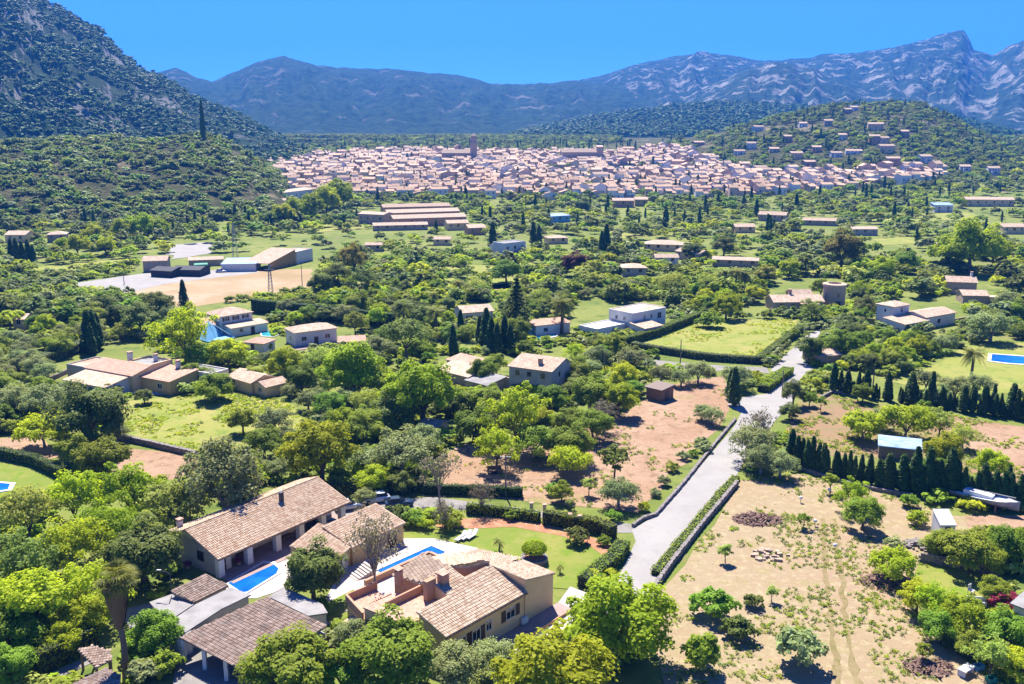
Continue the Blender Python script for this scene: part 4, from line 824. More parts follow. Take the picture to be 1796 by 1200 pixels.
# --- main villa: plan measured along its garden front
V = House('villa', 'cream villa with pale clay roofs and roof terrace between the two pools', (782, 1114), (923, 1036), 4.0, 'villa')
CLEAR.append([(615, 1060), (660, 1010), (740, 960), (860, 965), (975, 1000), (985, 1070), (1010, 1110), (880, 1150), (760, 1150), (735, 1090), (620, 1080)])
k = .27
V.vol([(0, 0), (12.4, 0), (12.2, 5.2), (8.1, 5.1), (7.9, 7.8), (4.4, 7.5), (4.4, 4.1), (0, 4.1)], [4.0, 4.0, 4 + 5.2 * k, 4 + 5.1 * k, 4 + 7.8 * k, 4 + 7.5 * k, 4 + 4.1 * k, 4 + 4.1 * k], 'wall_cream')
zz = lambda v: 4.14 + v * k
V.roof([(-.35, -.4, zz(-.4)), (12.45, -.4, zz(-.4)), (12.25, 5.3, zz(5.3)), (8.15, 5.1, zz(5.1)), (7.9, 7.9, zz(7.9)), (4.3, 7.6, zz(7.6)), (4.3, 4.15, zz(4.15)), (-.35, 4.15, zz(4.15))], 'roof_villa', fine=True)
V.vol([(4.45, 8.5), (7.9, 7.85), (8.6, 12.8), (4.2, 13.0)], [5.0, 6.1, 5.6, 4.6], 'wall_pink')
V.roof([(4.0, 13.1, 4.7), (4.3, 8.3, 5.1), (7.9, 7.85, 6.25), (8.7, 12.9, 5.75)], 'roof_villa_dark', fine=True)
V.vol([(7.95, 7.85), (9.4, 6.4), (12.3, 5.4), (12.6, 12.6), (8.7, 12.9)], [6.1, 6.0, 5.9, 4.3, 4.3], 'wall_pink')
V.roof([(7.95, 7.85, 6.2), (9.3, 6.3, 6.1), (12.3, 5.35, 6.0), (12.7, 12.8, 4.4), (8.7, 13.0, 4.4)], 'roof_villa', fine=True)
V.vol([(12.6, 5.2), (17.3, 4.9), (16.6, 11.4), (12.75, 12.4)], [5.0, 4.2, 3.7, 3.7], 'wall_cream')
V.roof([(12.6, 5.1, 5.1), (17.4, 5.0, 4.35), (16.8, 11.6, 3.85), (12.7, 12.6, 3.85)], 'roof_villa_dark', fine=True)
V.vol([(12.5, 0.02), (17.5, 0.02), (17.45, 4.8), (12.45, 5.15)], [5.4, 4.2, 4.2, 5.4], 'wall_cream')
V.roof([(12.3, -.15, 5.55), (17.7, -.15, 4.3), (17.6, 4.9, 4.3), (12.25, 5.25, 5.55)], 'roof_villa', fine=True)
V.vol([(-1.4, 4.15), (4.35, 4.15), (4.4, 8.4), (2.0, 10.4), (-2.2, 10.6)], 4.0, 'wall_cream')
V.roof([(-1.5, 4.2, 4.12), (4.3, 4.2, 4.12), (4.3, 8.4, 4.12), (2.0, 10.5, 4.12), (-2.3, 10.7, 4.12)], 'roof_terra', name='roof_terrace')
V.box('parapet', -.9, 4.2, 8.35, 8.6, 4.1, 5.0, 'wall_pink')
V.vol([(-2.2, 10.75), (1.8, 10.6), (3.2, 15.2), (-.9, 15.4)], 2.5, 'wall_cream')
V.roof([(-2.2, 10.75, 2.6), (1.8, 10.6, 2.6), (3.2, 15.2, 2.6), (-.9, 15.4, 2.6)], 'roof_terra', name='lower_terrace')
mb = MB(); mb.prism([(-2.45, 10.7), (-2.2, 10.7), (-.9, 15.2), (-1.15, 15.35)], 2.5, 3.5); mb.prism([(-1.15, 15.35), (-.9, 15.2), (3.3, 15.0), (3.3, 15.3)], 2.5, 3.5); mb.obj('parapet', M['wall_pink'], V.root)
for i in range(6):
    mb = MB(); mb.box(.2 + i * .05, 1.6 + i * .05, 12.4 - i * .33, 12.73 - i * .33, 2.6, 2.85 + i * .25); mb.obj('step', M['roof_terra'], V.root)
V.vol([(-3.0, 11.8), (-1.6, 11.6), (-1.3, 13.6), (-2.5, 13.9)], 1.3, 'wall_cream', name='outbuilding'); V.roof([(-3.2, 11.6, 1.3), (-1.5, 11.5, 1.7), (-1.2, 13.7, 1.7), (-2.7, 14.0, 1.3)], 'roof_villa')
V.chimney(5.4, 6.0, 5.2, 6.7, .95, 'wall_pink', 'roof_terra'); V.box('chimney_breast', 3.2, 4.6, 6.3, 6.9, 4.1, 6.5, 'wall_pink'); V.chimney(3.2, 11.0, 4.6, 6.3, .7, 'wall_pink', 'roof_terra')
V.win('f', 0, 10.0, 1.65, 1.5, 1.35, True); V.win('f', 0, 6.45, 1.7, .95, 1.3); V.win('f', 0, 2.2, 1.4, 1.5, 1.4, True); V.win('f', 0, 4.5, 0.5, 1.3, 2.3, True, name='balcony_door')
V.box('drainpipe', -.12, -.02, -.12, -.02, 0, 3.9, 'shutter'); V.box('drainpipe', 12.35, 12.45, -.14, -.03, 0, 4.0, 'wall_cream')
V.box('gutter', -.4, 12.45, -.52, -.4, 3.86, 3.97, 'wood')
V.box('side_terrace', 5.0, 18.5, -2.4, 0, -.2, .16, 'paving_pink'); V.box('side_path', 5.0, 19.2, -4.6, -2.5, -.2, .09, 'paving_white'); V.box('low_wall', 5.0, 17.8, -2.55, -2.4, -.2, .45, 'wall_pink')
ac = V.box('air_conditioner', 11.6, 12.5, -.5, -.12, .3, 1.0, 'white')
# pool behind the villa with its retaining wall
PV = House('swimming_pool', 'narrow L shaped swimming pool with white coping behind the villa', (782, 1114), (923, 1036), 4.0, 'pool')
PV.root.location = V.root.location
mb = MB(); mb.poly([(9.5, 20.6, .13), (16.6, 20.6, .13), (16.8, 19.0, .13), (18.9, 19.2, .13), (18.6, 22.6, .13), (9.3, 22.3, .13)]); mb.obj('water', M['pool_blue'], PV.root)
mb = MB(); mb.box(8.9, 19.1, 22.4, 23.2, 0, .2); mb.box(18.75, 19.5, 19.0, 22.4, 0, .2); mb.box(16.7, 19.5, 18.5, 19.05, 0, .2); mb.obj('coping', M['coping'], PV.root)
PV.box('retaining_wall', 5.6, 16.4, 20.1, 20.5, -.2, .9, 'wall_pink'); PV.box('retaining_wall', 16.2, 16.6, 16.4, 20.1, -.2, .9, 'wall_pink')

# --- long white house with the portico
B = House('long_house', 'long white house with mossy brown tile roof and pillared porch beside the blue pool', (384, 976), (607, 879), 3.0)
CLEAR.append([(285, 935), (500, 850), (610, 880), (600, 915), (560, 940), (500, 985), (480, 1010), (430, 1042), (395, 1030), (370, 1010), (330, 990)])
L = B.L; print('B length', L)
mb = MB(); mb.prism([(.0, 3.2), (L, 3.2), (L, 9.6), (0, 9.6)], -.2, [3.9, 3.9, 3.9, 3.9]); mb.poly([(0, 0, -.2), (0, 0, 2.85), (0, 6.3, 5.0), (0, 9.6, 3.9), (0, 9.6, -.2)][::-1]); mb.poly([(L, 3.2, 3.0), (L, 9.6, 3.8), (L, 6.3, 5.0)]); mb.box(0, .25, 0, 3.2, -.2, 2.85); mb.obj('wall', M['wall_white'], B.root)
zf = lambda v: 3.02 + v * .335
B.roof([(-.5, -.5, zf(-.5)), (L + .5, -.5, zf(-.5)), (L + .5, 6.3, zf(6.3)), (-.5, 6.3, zf(6.3))], 'roof_brown', fine=True)
B.roof([(L + .5, 10.1, 3.85), (-.9, 10.1, 3.85), (-.9, 6.305, zf(6.3)), (L + .5, 6.305, zf(6.3))], 'roof_brown', fine=True)
B.vol((.25, 2.6, 1.2, 3.2), 3.2, 'wall_white'); B.box('porch_floor', 0, L + .4, -2.6, 3.2, -.2, .12, 'paving_pink'); B.box('gutter', -.5, L + .5, -.62, -.5, 2.7, 2.8, 'wood')
for f in (.012, .215, .43, .615, .80, .97): B.box('pillar', L * f - .42, L * f + .42, -.05, .75, 0, 2.9, 'white')
B.box('porch_beam', 0, L, .1, .55, 2.65, 2.95, 'white')
B.door('f', 1.18, 1.2, 1.1, 2.2)
for u in (5.3, 11.6, 17.5): B.door('f', 3.18, u, 1.3, 2.2)
for u in (7.6, 14.3): B.win('f', 3.17, u, 1.0, 1.6, 1.2)
B.win('l', -.03, 3.9, 1.3, 1.3, 1.3, frame='shutter')
B.chimney(L * .64, 4.6, 4.3, 5.6, .5, 'dark_metal', 'dark_metal'); B.chimney(-.3 + 1, 9.0, 4.0, 5.2, .6)
p = empty('garden_table', (*[B.root.matrix_world @ Vector((0, 0, 0))][0:0], 0, 0, 0)) if False else None
def local(H_, u, v, z=0): c, s_ = math.cos(H_.rz), math.sin(H_.rz); q = H_.root.location; return (q.x + u * c - v * s_, q.y + u * s_ + v * c, q.z + z)
def table(H_, u, v, z, label, chairs=4):
    t = empty('garden_table', local(H_, u, v, z), H_.rz); tag(t, label, 'table')
    mb = MB(); mb.box(-.8, .8, -.45, .45, .7, .76); mb.obj('tabletop', M['wood'], t)
    for a in (-.7, .7):
        for b in (-.38, .38): q = MB(); q.box(a - .04, a + .04, b - .04, b + .04, 0, .7); q.obj('leg', M['wood'], t)
table(B, 12.0, 1.6, .12, 'brown table standing in the pillared porch of the long white house')
for i, (u, v) in enumerate([(3.6, 1.0), (-.9, 5.6), (16.6, -.9)]):
    pt = empty('potted_plant', local(B, u, v, .1 if i != 1 else 0)); tag(pt, ['red flowering pot plant by the porch door of the long white house', 'pot plant against the end wall of the long white house', 'pot plant on the porch edge beside the lane'][i], 'plant')
    mb = MB(); mb.tube([(0, 0, 0), (0, 0, .45)], [.2, .3], 8); mb.obj('pot', M['roof_terra'], pt); c = link('foliage', PROTO['shrub'][0][0], pt); c.location = (0, 0, .3); c.scale = (.4,) * 3; c.material_slots[0].link = 'OBJECT'; c.material_slots[0].material = F['pink' if i < 2 else 'green']
def pool(px, label, wat='pool_blue', cop=.5, dz=.0, steps=False, amp=0):
    pts = [P(*q) for q in px]; c = sum(pts, Vector()) / len(pts); c.z = float(terr(c.x, c.y)); o = empty('swimming_pool', c); tag(o, label, 'pool')
    q = [p - c for p in pts]; mb = MB(); out = []
    for v in q: d = v.copy(); d.z = 0; out.append(v + d.normalized() * cop)
    mb.poly([(v.x, v.y, .10 + dz) for v in q]); w_ = mb.obj('water', M[wat], o)
    if w_.data.polygons[0].normal.z < 0: w_.data.flip_normals()
    mb = MB(); n = len(q)
    for i in range(n):
        j = (i + 1) % n; a, b, c2, d = out[i], out[j], q[j], q[i]
        for z0, z1 in ((.16 + dz, .16 + dz),): mb.quad((a.x, a.y, z0), (b.x, b.y, z0), (c2.x, c2.y, z0), (d.x, d.y, z0))
        mb.quad((a.x, a.y, -.1), (b.x, b.y, -.1), (b.x, b.y, .16 + dz), (a.x, a.y, .16 + dz)); mb.quad((d.x, d.y, .16 + dz), (c2.x, c2.y, .16 + dz), (c2.x, c2.y, -.1), (d.x, d.y, -.1))
    mb.obj('coping', M['coping'], o); return o
pool([(400, 1025), (461, 989), (478, 990), (489, 999), (485, 1008), (434, 1040), (425, 1041)], 'bright blue rounded pool in front of the long white house')
sheet('terrace', [(392, 1030), (400, 1050), (450, 1050), (480, 1040), (520, 1020), (540, 990), (500, 975), (470, 980)], M['paving_white'], .05, .1, 'paving round the bright blue pool')
pool([(262, 676), (285, 670), (312, 668), (318, 676), (300, 686), (270, 690), (258, 688)], 'turquoise free form pool of the cream villa', 'pool_aqua')
sheet('terrace', [(215, 690), (240, 668), (275, 650), (325, 655), (325, 672), (300, 692), (260, 694)], M['paving_white'], .05, .2, 'paved pool terrace of the cream villa')
pool([(1740, 622), (1795, 626), (1825, 632), (1820, 641), (1770, 638), (1738, 634)], 'blue pool with white surround in the garden by the right edge', 'pool_blue', 1.0)
pool([(-40, 845), (18, 850), (14, 860), (-40, 868)], 'blue pool at the left edge beside the lawn', 'pool_blue', .8)
pool([(458, 582), (485, 580), (495, 585), (480, 591), (460, 590)], 'small turquoise round pool beside the arched awning house', 'pool_aqua', .5)
pool([(930, 585), (965, 572), (985, 575), (975, 590), (945, 596)], 'pale turquoise pool beside the tall cedar', 'pool_aqua', .8)
tag(House('x', '', (100, 1100), (120, 1100), 1).root) if False else None

# --- annexe of the villa by the lane
A = House('pool_house', 'yellow walled pool house with tiled lean-to roof beside the bare tree', (618, 960), (707, 918), 2.7)
A.shed(0, A.L, 0, 5.5, 2.7, 4.0, 'wall_yellow', 'roof_brown', fine=True); A.door('f', -.02, A.L - 2.2, 1.6, 2.1); A.door('f', -.02, 3, 1.0, 2.1); A.win('r', A.L + .02, 2.5, 1.0, 1.0, 1.1)
A2 = House('garage', 'yellow walled garage wing next to the pool house, facing the magnolia', (585, 985), (628, 946), 2.7)
A2.shed(0, A2.L, 0, 6.0, 2.7, 3.9, 'wall_yellow', 'roof_brown', fine=True); A2.door('f', -.02, 2.4, 2.2, 2.1, 'white'); A2.win('f', -.02, A2.L - 1.4, 1.0, .9, 1.0)
CLEAR.append([(540, 945), (650, 895), (710, 918), (705, 950), (600, 1010), (585, 1010)])
st = empty('garden_steps', P(620, 1012)); tag(st, 'pale garden steps leading down from the pool terrace to the small lawn', 'steps'); st.rotation_euler.z = R(-50)
for i in range(7): mb = MB(); mb.box(-1.3, 1.3, i * .42 - .35, i * .42, -.1, .12 + i * .12); mb.obj('step', M['paving_white'], st)

# --- carport group at the bottom
def poly_roof(name, label, pts, wall, roof, cat='shed', th=.18, fine=False, posts=None, zb=0, group=None, inset=.35):
    q = [P(x, y, z) for x, y, z in pts]; c = sum(q, Vector()) / len(q); c.z = float(terr(c.x, c.y))
    H_ = House.__new__(House); H_.root = empty(name, c); H_.rz = 0; H_.L = 0; tag(H_.root, label, cat, group); l = [p - c for p in q]
    area = sum(l[i].x * l[(i + 1) % len(l)].y - l[(i + 1) % len(l)].x * l[i].y for i in range(len(l)))
    if area < 0: l.reverse()
    # keep the roof planar: fit z by least squares
    Am = np.array([[p.x, p.y, 1] for p in l]); s_, *_ = np.linalg.lstsq(Am, np.array([p.z for p in l]), rcond=None)
    for p in l: p.z = float(np.dot(s_, [p.x, p.y, 1]))
    H_.roof([tuple(p) for p in l], roof, th, fine=fine); H_.l = l
    if wall:
        inn = [(p.x * (1 - inset / max(p.length, .1)), p.y * (1 - inset / max(p.length, .1))) for p in l]; H_.vol(inn, [p.z - th - .002 for p in l], wall)
    return H_
D = poly_roof('carport', 'large open carport with weathered brown tile roof beside the fan palm', [(314, 1118, 2.6), (437, 1179, 2.6), (573, 1098, 3.7), (467, 1047, 3.7)], None, 'roof_old', 'carport', fine=True)
fl = [Vector(p) for p in D.l]
def near_pt(x, y, z): p = P(x, y, z) - D.root.location; return p
a, b = near_pt(314, 1118, 2.6), near_pt(437, 1179, 2.6); c_, d_ = near_pt(573, 1098, 3.7), near_pt(467, 1047, 3.7)
for t in (.04, .35, .66, .97): q = a.lerp(b, t); D.box('pillar', q.x - .2, q.x + .2, q.y + .15, q.y + .55, -.2, 2.45, 'wall_white')
mb = MB(); mb.prism([(v.x * .97, v.y * .97) for v in (a.lerp(d_, .45), b.lerp(c_, .45), c_, d_)], -.2, 2.9); mb.obj('wall', M['wall_grey'], D.root)
CLEAR.append([(300, 1040), (362, 1006), (400, 1022), (480, 1040), (575, 1075), (573, 1100), (440, 1190), (320, 1150), (260, 1070)])
poly_roof('outhouse', 'flat roofed outhouse with pale concrete terrace in front of the blue pool', [(343, 1060, 2.6), (405, 1030, 2.6), (440, 1043, 2.6), (388, 1068, 2.6), (318, 1114, 2.6), (292, 1094, 2.6)], 'wall_grey', 'concrete', 'outhouse')
poly_roof('outhouse', 'lower flat roofed outhouse beside the little hedge', [(262, 1056, 2.2), (301, 1042, 2.2), (341, 1059, 2.2), (292, 1092, 2.2)], 'wall_grey', 'concrete', 'outhouse')
poly_roof('shed', 'small brown tiled shed half covered by ivy next to the blue pool', [(301, 1038, 2.9), (340, 1056, 2.4), (401, 1027, 2.4), (362, 1007, 2.9)], 'wall_grey', 'roof_old', fine=True)
poly_roof('outhouse', 'grey flat roof between the carport and the magnolia', [(470, 1046, 2.8), (500, 1030, 2.8), (566, 1060, 2.8), (575, 1075, 2.8), (540, 1080, 2.8)], 'wall_white', 'concrete', 'outhouse')
poly_roof('outhouse', 'narrow flat roof strip on the white walled store left of the carport', [(292, 1108, 2.5), (320, 1096, 2.5), (338, 1108, 2.5), (312, 1120, 2.5)], 'wall_white', 'concrete', 'outhouse')
sheet('yard', [(215, 1070), (262, 1058), (300, 1095), (270, 1110), (232, 1108), (220, 1090)], M['concrete'], .05, .1, 'grey concrete yard behind the fan palm')
E1 = poly_roof('pergola', 'small tiled garden shelter on posts beside the clipped hedge', [(137, 1140, 2.3), (161, 1133, 2.3), (193, 1140, 2.3), (197, 1157, 2.1), (168, 1171, 2.1)], None, 'roof_old', 'shelter', fine=True)
E1.posts([(p.x * .85, p.y * .85) for p in E1.l], 2.1, .1, 'wood', 'post')
poly_roof('shed', 'grey brown roof at the bottom edge of the photo beside the garden shelter', [(80, 1222, 2.4), (185, 1172, 2.4), (212, 1184, 2.4), (205, 1240, 2.4)], 'wall_grey', 'roof_old', fine=True)
sheet('path', [(60, 1195), (150, 1155), (165, 1162), (80, 1200)], M['asphalt'], .05, .1, 'grey garden path along the big clipped hedge')
clear(50, 1120, 215, 1200)
lp = empty('lamp_post', P(304, 1075)); tag(lp, 'bent metal lamp post on the flat roofed outhouse', 'lamp post'); mb = MB(); mb.tube([(0, 0, 2.4), (0, 0, 5.0), (-.4, 0, 5.2), (-1.3, .3, 5.3)], .06, 6); mb.obj('post', M['dark_metal'], lp); mb = MB(); mb.box(-1.6, -1.1, .2, .4, 5.25, 5.35); mb.obj('lamp_head', M['metal'], lp)

# ------------------------------------------------------------------ houses of the middle ground
G1 = House('villa', 'cream villa with several low roofs and tiled porch beside the turquoise free form pool', (150, 645), (232, 660), 3.6, 'villa')
L = G1.L; G1.shed(0, L, 0, 5, 3.6, 4.8, 'wall_cream', 'roof_terra'); G1.flat(-8, -.4, 1, 9, 3.0, 'wall_grey', 'roof_terra', .3)
G1.shed(1.0, L * .92, -6, 0, 2.4, 3.3, 'wall_white', 'roof_far', ov=.4); G1.flat(L * .5, L, 5, 11, 4.6, 'wall_cream', 'concrete', .4); G1.shed(L + .1, L + 9, 2, 10, 3.0, 3.9, 'wall_yellow', 'roof_terra'); G1.flat(L + 3, L + 13, 10, 15, 3.2, 'wall_white', 'concrete', .3)

G1.chimney(L * .45, 6.5, 4.5, 6.4, .9); G1.chimney(L + 4, 9, 3.4, 5.4, .8); G1.chimney(L * .8, 9, 4.5, 6.0, .7)
for u in (2.6, 5.0, 7.5): G1.door('f', -6.02, u, 1.1, 2.1)
G1.win('f', -.02, 2.2, 2.2, .8, .8) if False else None
G1.win('r', L * .92 + .02, -3, 1.0, 1.2, 1.2); G1.win('l', -8.02, 4, 1.1, 1, 1.1); G1.win('f', 1.98, L + 6, 1.0, 1.6, 1.3)
CLEAR.append([(105, 645), (150, 605), (240, 600), (300, 620), (322, 655), (315, 690), (255, 695), (215, 690), (130, 675), (110, 665)])
H1 = House('house', 'white two storey house with a blue arched awning by the tall dark hedge', (384, 556), (442, 547), 5.2)
L = H1.L; H1.hip(0, L, 0, 8, 5.2, 1.5, 'wall_white', 'roof_far'); H1.shed(1, L + 2, -4.5, 0, 2.4, 3.0, 'wall_white', 'roof_far')
for u in (2, 5, 8): H1.win('f', -.02, u, 3.7, 1.0, 1.1, True)
H1.win('f', -4.52, 4, .9, 1.3, 1.2); H1.door('f', -4.52, 7.5, 1.2, 2); H1.win('l', -.02, 4, 3.6, 1, 1.1)
mb = MB(); mb.poly([(-7, -6, .3), (1.0, -6.5, .3), (.8, -1.0, .3), (-3.4, 0, 4.6)]); mb.poly([(-7, -6, .3), (-3.4, 0, 4.6), (-7.5, 1, .3)]); mb.poly([(1, -6.5, .3), (-3.4, 0, 4.6), (-3.6, -.1, 4.6), (.8, -6.5, .2)]); mb.obj('awning', M['blue_awning'], H1.root)
H1.shed(-7, -1, 0, 4, 3.2, 4.6, 'wall_white', 'roof_terra')
I1 = House('house', 'small white house with orange brown tile roof beside the round turquoise pool', (517, 584), (590, 575), 3.8)
L = I1.L; I1.hip(0, L, 0, 7, 3.8, 1.2, 'wall_white', 'roof_far'); [I1.win('f', -.02, u, 1.3, 1.5, 1.2) for u in (2.4, L - 2.6)]; I1.door('f', -.02, L / 2, 1.1, 2.1); I1.win('l', -.02, 3.4, 1.3, 1.1, 1.1); I1.box('terrace', -3, L + 3, -4, 0, -.2, .15, 'paving_pink')
I2 = House('house', 'low terracotta roofed pavilion beside the round turquoise pool', (428, 600), (462, 603), 2.4); I2.hip(0, I2.L, 0, 5, 2.4, 1.0, 'wall_white', 'roof_terra'); I2.door('f', -.02, 2.5)
J1 = House('house', 'low house with brown tile roof and blue shaded porch below the lime green round trees', (400, 660), (440, 672), 2.6)
J1.gable(0, J1.L, 0, 6.5, 2.6, 1.1, 'wall_cream', 'roof_far'); J1.gable(J1.L + .2, J1.L + 4.5, .6, 6, 2.4, .8, 'wall_cream', 'roof_far', axis='v'); J1.door('f', -.02, 2); J1.win('f', .58, J1.L + 2.4, .9, 1.4, 1.1)
K1 = House('house', 'old grey stone house with chimney and pale tile roof above the tall yellow green tree', (893, 642), (967, 652), 5.4)
L = K1.L; K1.gable(0, L, 0, 9.5, 5.4, 1.4, 'wall_grey', 'roof_far', vr=.7); [K1.win('f', -.02, u, 3.6, 1.0, 1.1, frame='wood') for u in (L * .2, L * .48, L * .8)]; K1.door('f', -.02, L * .35, 1.1, 2.1); K1.win('f', -.02, L * .7, 1.0, 1.1, 1.1, frame='wood'); K1.win('r', L + .02, 4, 3.4, .8, 1.0, frame='wood')
K1.chimney(L * .62, 2.6, 5.6, 7.0, .8, 'wall_stone'); K1.box('wall', -5, -.2, .5, 1.0, -.3, 2.6, 'wall_stone')
K2 = House('ruin', 'half collapsed stone farm building with pink earth roof beside the old grey stone house', (765, 648), (860, 672), 2.2, 'ruin'); L = K2.L
K2.shed(0, L * .6, 0, 6, 2.2, 3.2, 'wall_stone', 'roof_far'); K2.shed(L * .62, L, -1, 5, 1.8, 2.6, 'wall_stone', 'concrete'); K2.shed(-3, L * .3, 6.2, 11, 2.8, 3.4, 'wall_stone', 'roof_terra')
S1 = House('wooden_shed', 'brown wooden shed with pale sheet roof at the corner of the reddish field', (1134, 678), (1160, 684), 2.7, 'shed'); L = S1.L
for i in range(9): S1.box('plank', L * i / 9 + .01, L * (i + 1) / 9 - .02, -.06, 0, -.1, 2.5, 'wood')
S1.shed(0, L, .003, 4.5, 2.6, 2.9, 'wood', 'wood_grey', ov=.4); S1.door('r', L + .03, 2.2, 1.2, 2, 'dark_metal')
M1 = House('modern_house', 'white modern two storey house with flat tile roof beside the meadow hedge', (1110, 550), (1168, 539), 6.0); L = M1.L
M1.flat(0, L, 0, 9, 5.8, 'wall_white', 'roof_far', .25); M1.shed(-1.2, 6, -5.5, -.05, 2.7, 3.5, 'wall_white', 'roof_far'); M1.flat(-12, -.5, 2, 9, 2.7, 'wall_white', 'white', .3)
[M1.win('f', -.02, u, 3.6, .9, 1.4) for u in (L * .35, L * .55)]; M1.win('f', -.02, L * .8, 3.2, 1.8, 1.8); M1.win('f', -.02, L * .75, .8, 1.6, 1.6); M1.win('f', -5.52, 2.4, .6, 2.4, 1.7); [M1.win('l', -.02, v, 3.5, 1, 1.2) for v in (3, 6)]
N1 = House('house', 'white house with tile roof between palms and the tall cedar', (812, 549), (865, 545), 3.4); L = N1.L
N1.gable(0, L, 0, 8, 3.4, 1.3, 'wall_white', 'roof_far'); [N1.win('f', -.02, u, 1.2, 1, 1.2, True) for u in (2, L - 2.4)]; N1.door('f', -.02, L / 2)
N2 = House('house', 'white terrace house with blue stepped side wall next to the pale turquoise pool', (940, 572), (1000, 566), 2.8); L = N2.L
N2.shed(0, L, 0, 5, 2.8, 3.4, 'wall_white', 'roof_terra'); N2.win('f', -.02, 3, .9, 1.4, 1.2); N2.flat(-6, -.2, 1, 4, 1.8, 'blue_awning', 'paving_white', .2)
O1 = House('stone_villa', 'honey coloured stone villa with a round tower at the end of the lane', (1358, 530), (1445, 529), 2.9, 'villa'); L = O1.L
O1.gable(0, L, 0, 8, 2.9, 1.5, 'wall_stone', 'roof_far'); O1.gable(L * .55, L - .5, 8.1, 14, 3.6, 1.3, 'wall_stone', 'roof_far'); O1.chimney(L * .42, 5, 4, 5.8, .9, 'wall_stone')
[O1.win('f', -.02, u, 1.0, 1.1, 1.2, frame='wood') for u in (2.5, 6, 9.5)]; O1.door('f', -.02, 12, 1.3, 2.1, 'wood'); O1.box('canopy', L * .5, L * .85, -3, 0, 2.5, 2.65, 'roof_far'); O1.posts([(L * .52, -2.8), (L * .83, -2.8)], 2.5, .15, 'wall_stone')
tc = P(1461, 540); tx, ty = O1.loc(1461, 538, 0); mb = MB(); n = 24
mb.tube([(tx, ty, -.3), (tx, ty, 3), (tx, ty, 7.0)], [3.6, 3.5, 3.45], n); to = mb.obj('round_tower', M['wall_stone'], O1.root, False)
mb = MB()
for i in range(n):
    a0, a1 = 2 * math.pi * i / n, 2 * math.pi * (i + 1) / n
    q = lambda r, a, z: (tx + r * math.cos(a), ty + r * math.sin(a), z)
    mb.quad(q(3.75, a0, 6.9), q(3.75, a1, 6.9), q(3.75, a1, 7.5), q(3.75, a0, 7.5)); mb.quad(q(3.75, a0, 7.5), q(3.75, a1, 7.5), q(2.2, a1, 7.7), q(2.2, a0, 7.7)); mb.quad(q(2.2, a0, 7.7), q(2.2, a1, 7.7), q(2.2, a1, 6.6), q(2.2, a0, 6.6))
mb.obj('tower_roof', M['roof_far'], O1.root); O1.win('f', ty - 3.52, tx, 3.9, .9, 1.1, frame='wood'); O1.door('f', ty - 3.55, tx, 1.5, 2.3, 'dark_metal')
P1 = House('house', 'white villa with one raised room behind the dark round tree', (1624, 557), (1676, 548), 3.3, 'villa'); L = P1.L
P1.gable(0, L, 0, 8, 3.3, 1.0, 'wall_white', 'roof_far'); P1.shed(-11, -.1, -1, 6, 2.6, 3.4, 'wall_white', 'roof_far'); P1.hip(-6, 1, 6.2, 12, 6.0, 1.0, 'wall_white', 'roof_far'); P1.win('f', -.02, L * .45, 1.0, 1.2, 1.2, frame='shutter'); P1.win('f', 6.18, -2.5, 4.1, 1.2, 1.4)
[P1.door('f', -1.02, u, 1.3, 2.0) for u in (-9, -6, -3)]; P1.win('l', -6.02, 9, 4, .8, 1); P1.box('garden_wall', L, L + 9, .5, .8, -.2, 1.2, 'wall_stone')
Q1 = House('house', 'brown roofed stone cottage, the further of two behind the white villa with the raised room', (1662, 494), (1714, 496), 4.2); Q1.gable(0, Q1.L, 0, 8, 4.2, 1.4, 'wall_stone', 'roof_far'); Q1.win('f', -.02, 3, 1.5, 1, 1.1); Q1.chimney(Q1.L - 1, 5, 5, 7, .7)
Q2 = House('house', 'brown roofed stone cottage, the nearer of two behind the white villa with the raised room', (1690, 518), (1734, 519), 2.8); Q2.gable(0, Q2.L, 0, 7, 2.8, 1.2, 'wall_stone', 'roof_far'); Q2.win('f', -.02, 3, 1, 1, 1.1); Q2.flat(Q2.L, Q2.L + 5, 1, 5, 2.2, 'wall_stone', 'roof_far', 0)
for c in ((345, 532, 470, 600), (428, 590, 500, 610), (500, 570, 600, 612), (398, 645, 482, 685), (890, 628, 990, 685), (760, 622, 890, 680), (1128, 665, 1185, 708), (1008, 528, 1175, 585), (800, 530, 875, 562), (928, 560, 1010, 597), (1350, 488, 1490, 545), (1310, 535, 1360, 552), (1548, 522, 1680, 582), (1655, 480, 1745, 526), (1728, 612, 1796, 645)): clear(*c)
# industrial yard
Y = House('house', 'small two storey building beside the black netted sheds of the gravel yard', (250, 458), (292, 457), 4.5); Y.gable(0, Y.L, 0, 8, 4.5, 1.4, 'wall_stone', 'roof_far'); [Y.win('f', -.02, u, 2.8, 1, 1.1) for u in (2.5, 6)]
for i, (a_, b_, h, lab) in enumerate([((264, 474), (300, 476), 2.6, 'first black netted shed from the left in the gravel yard'), ((302, 473), (350, 474), 2.6, 'second black netted shed from the left in the gravel yard')]):
    y = House('netted_shed', lab, a_, b_, h, 'shed'); y.gable(0, y.L, 0, 9, h, .9, 'tarp', 'tarp')
y = House('container', 'bright green sheeted store beside the black netted sheds', (340, 465), (364, 464), 2.4, 'container'); y.flat(0, y.L, 0, 5, 2.4, 'green_sheet', 'green_sheet', 0)
y = House('warehouse', 'long pale blue roofed white shed in the gravel yard', (388, 464), (448, 463), 3.0, 'warehouse'); y.shed(0, y.L, 0, 14, 3.0, 3.6, 'wall_white', 'blue_sheet')
y = House('shed', 'long low stone shed between the netted sheds and the blue roofed warehouse', (330, 458), (390, 456), 2.6); y.gable(0, y.L, 2, 9, 2.6, .8, 'wall_stone', 'roof_far')
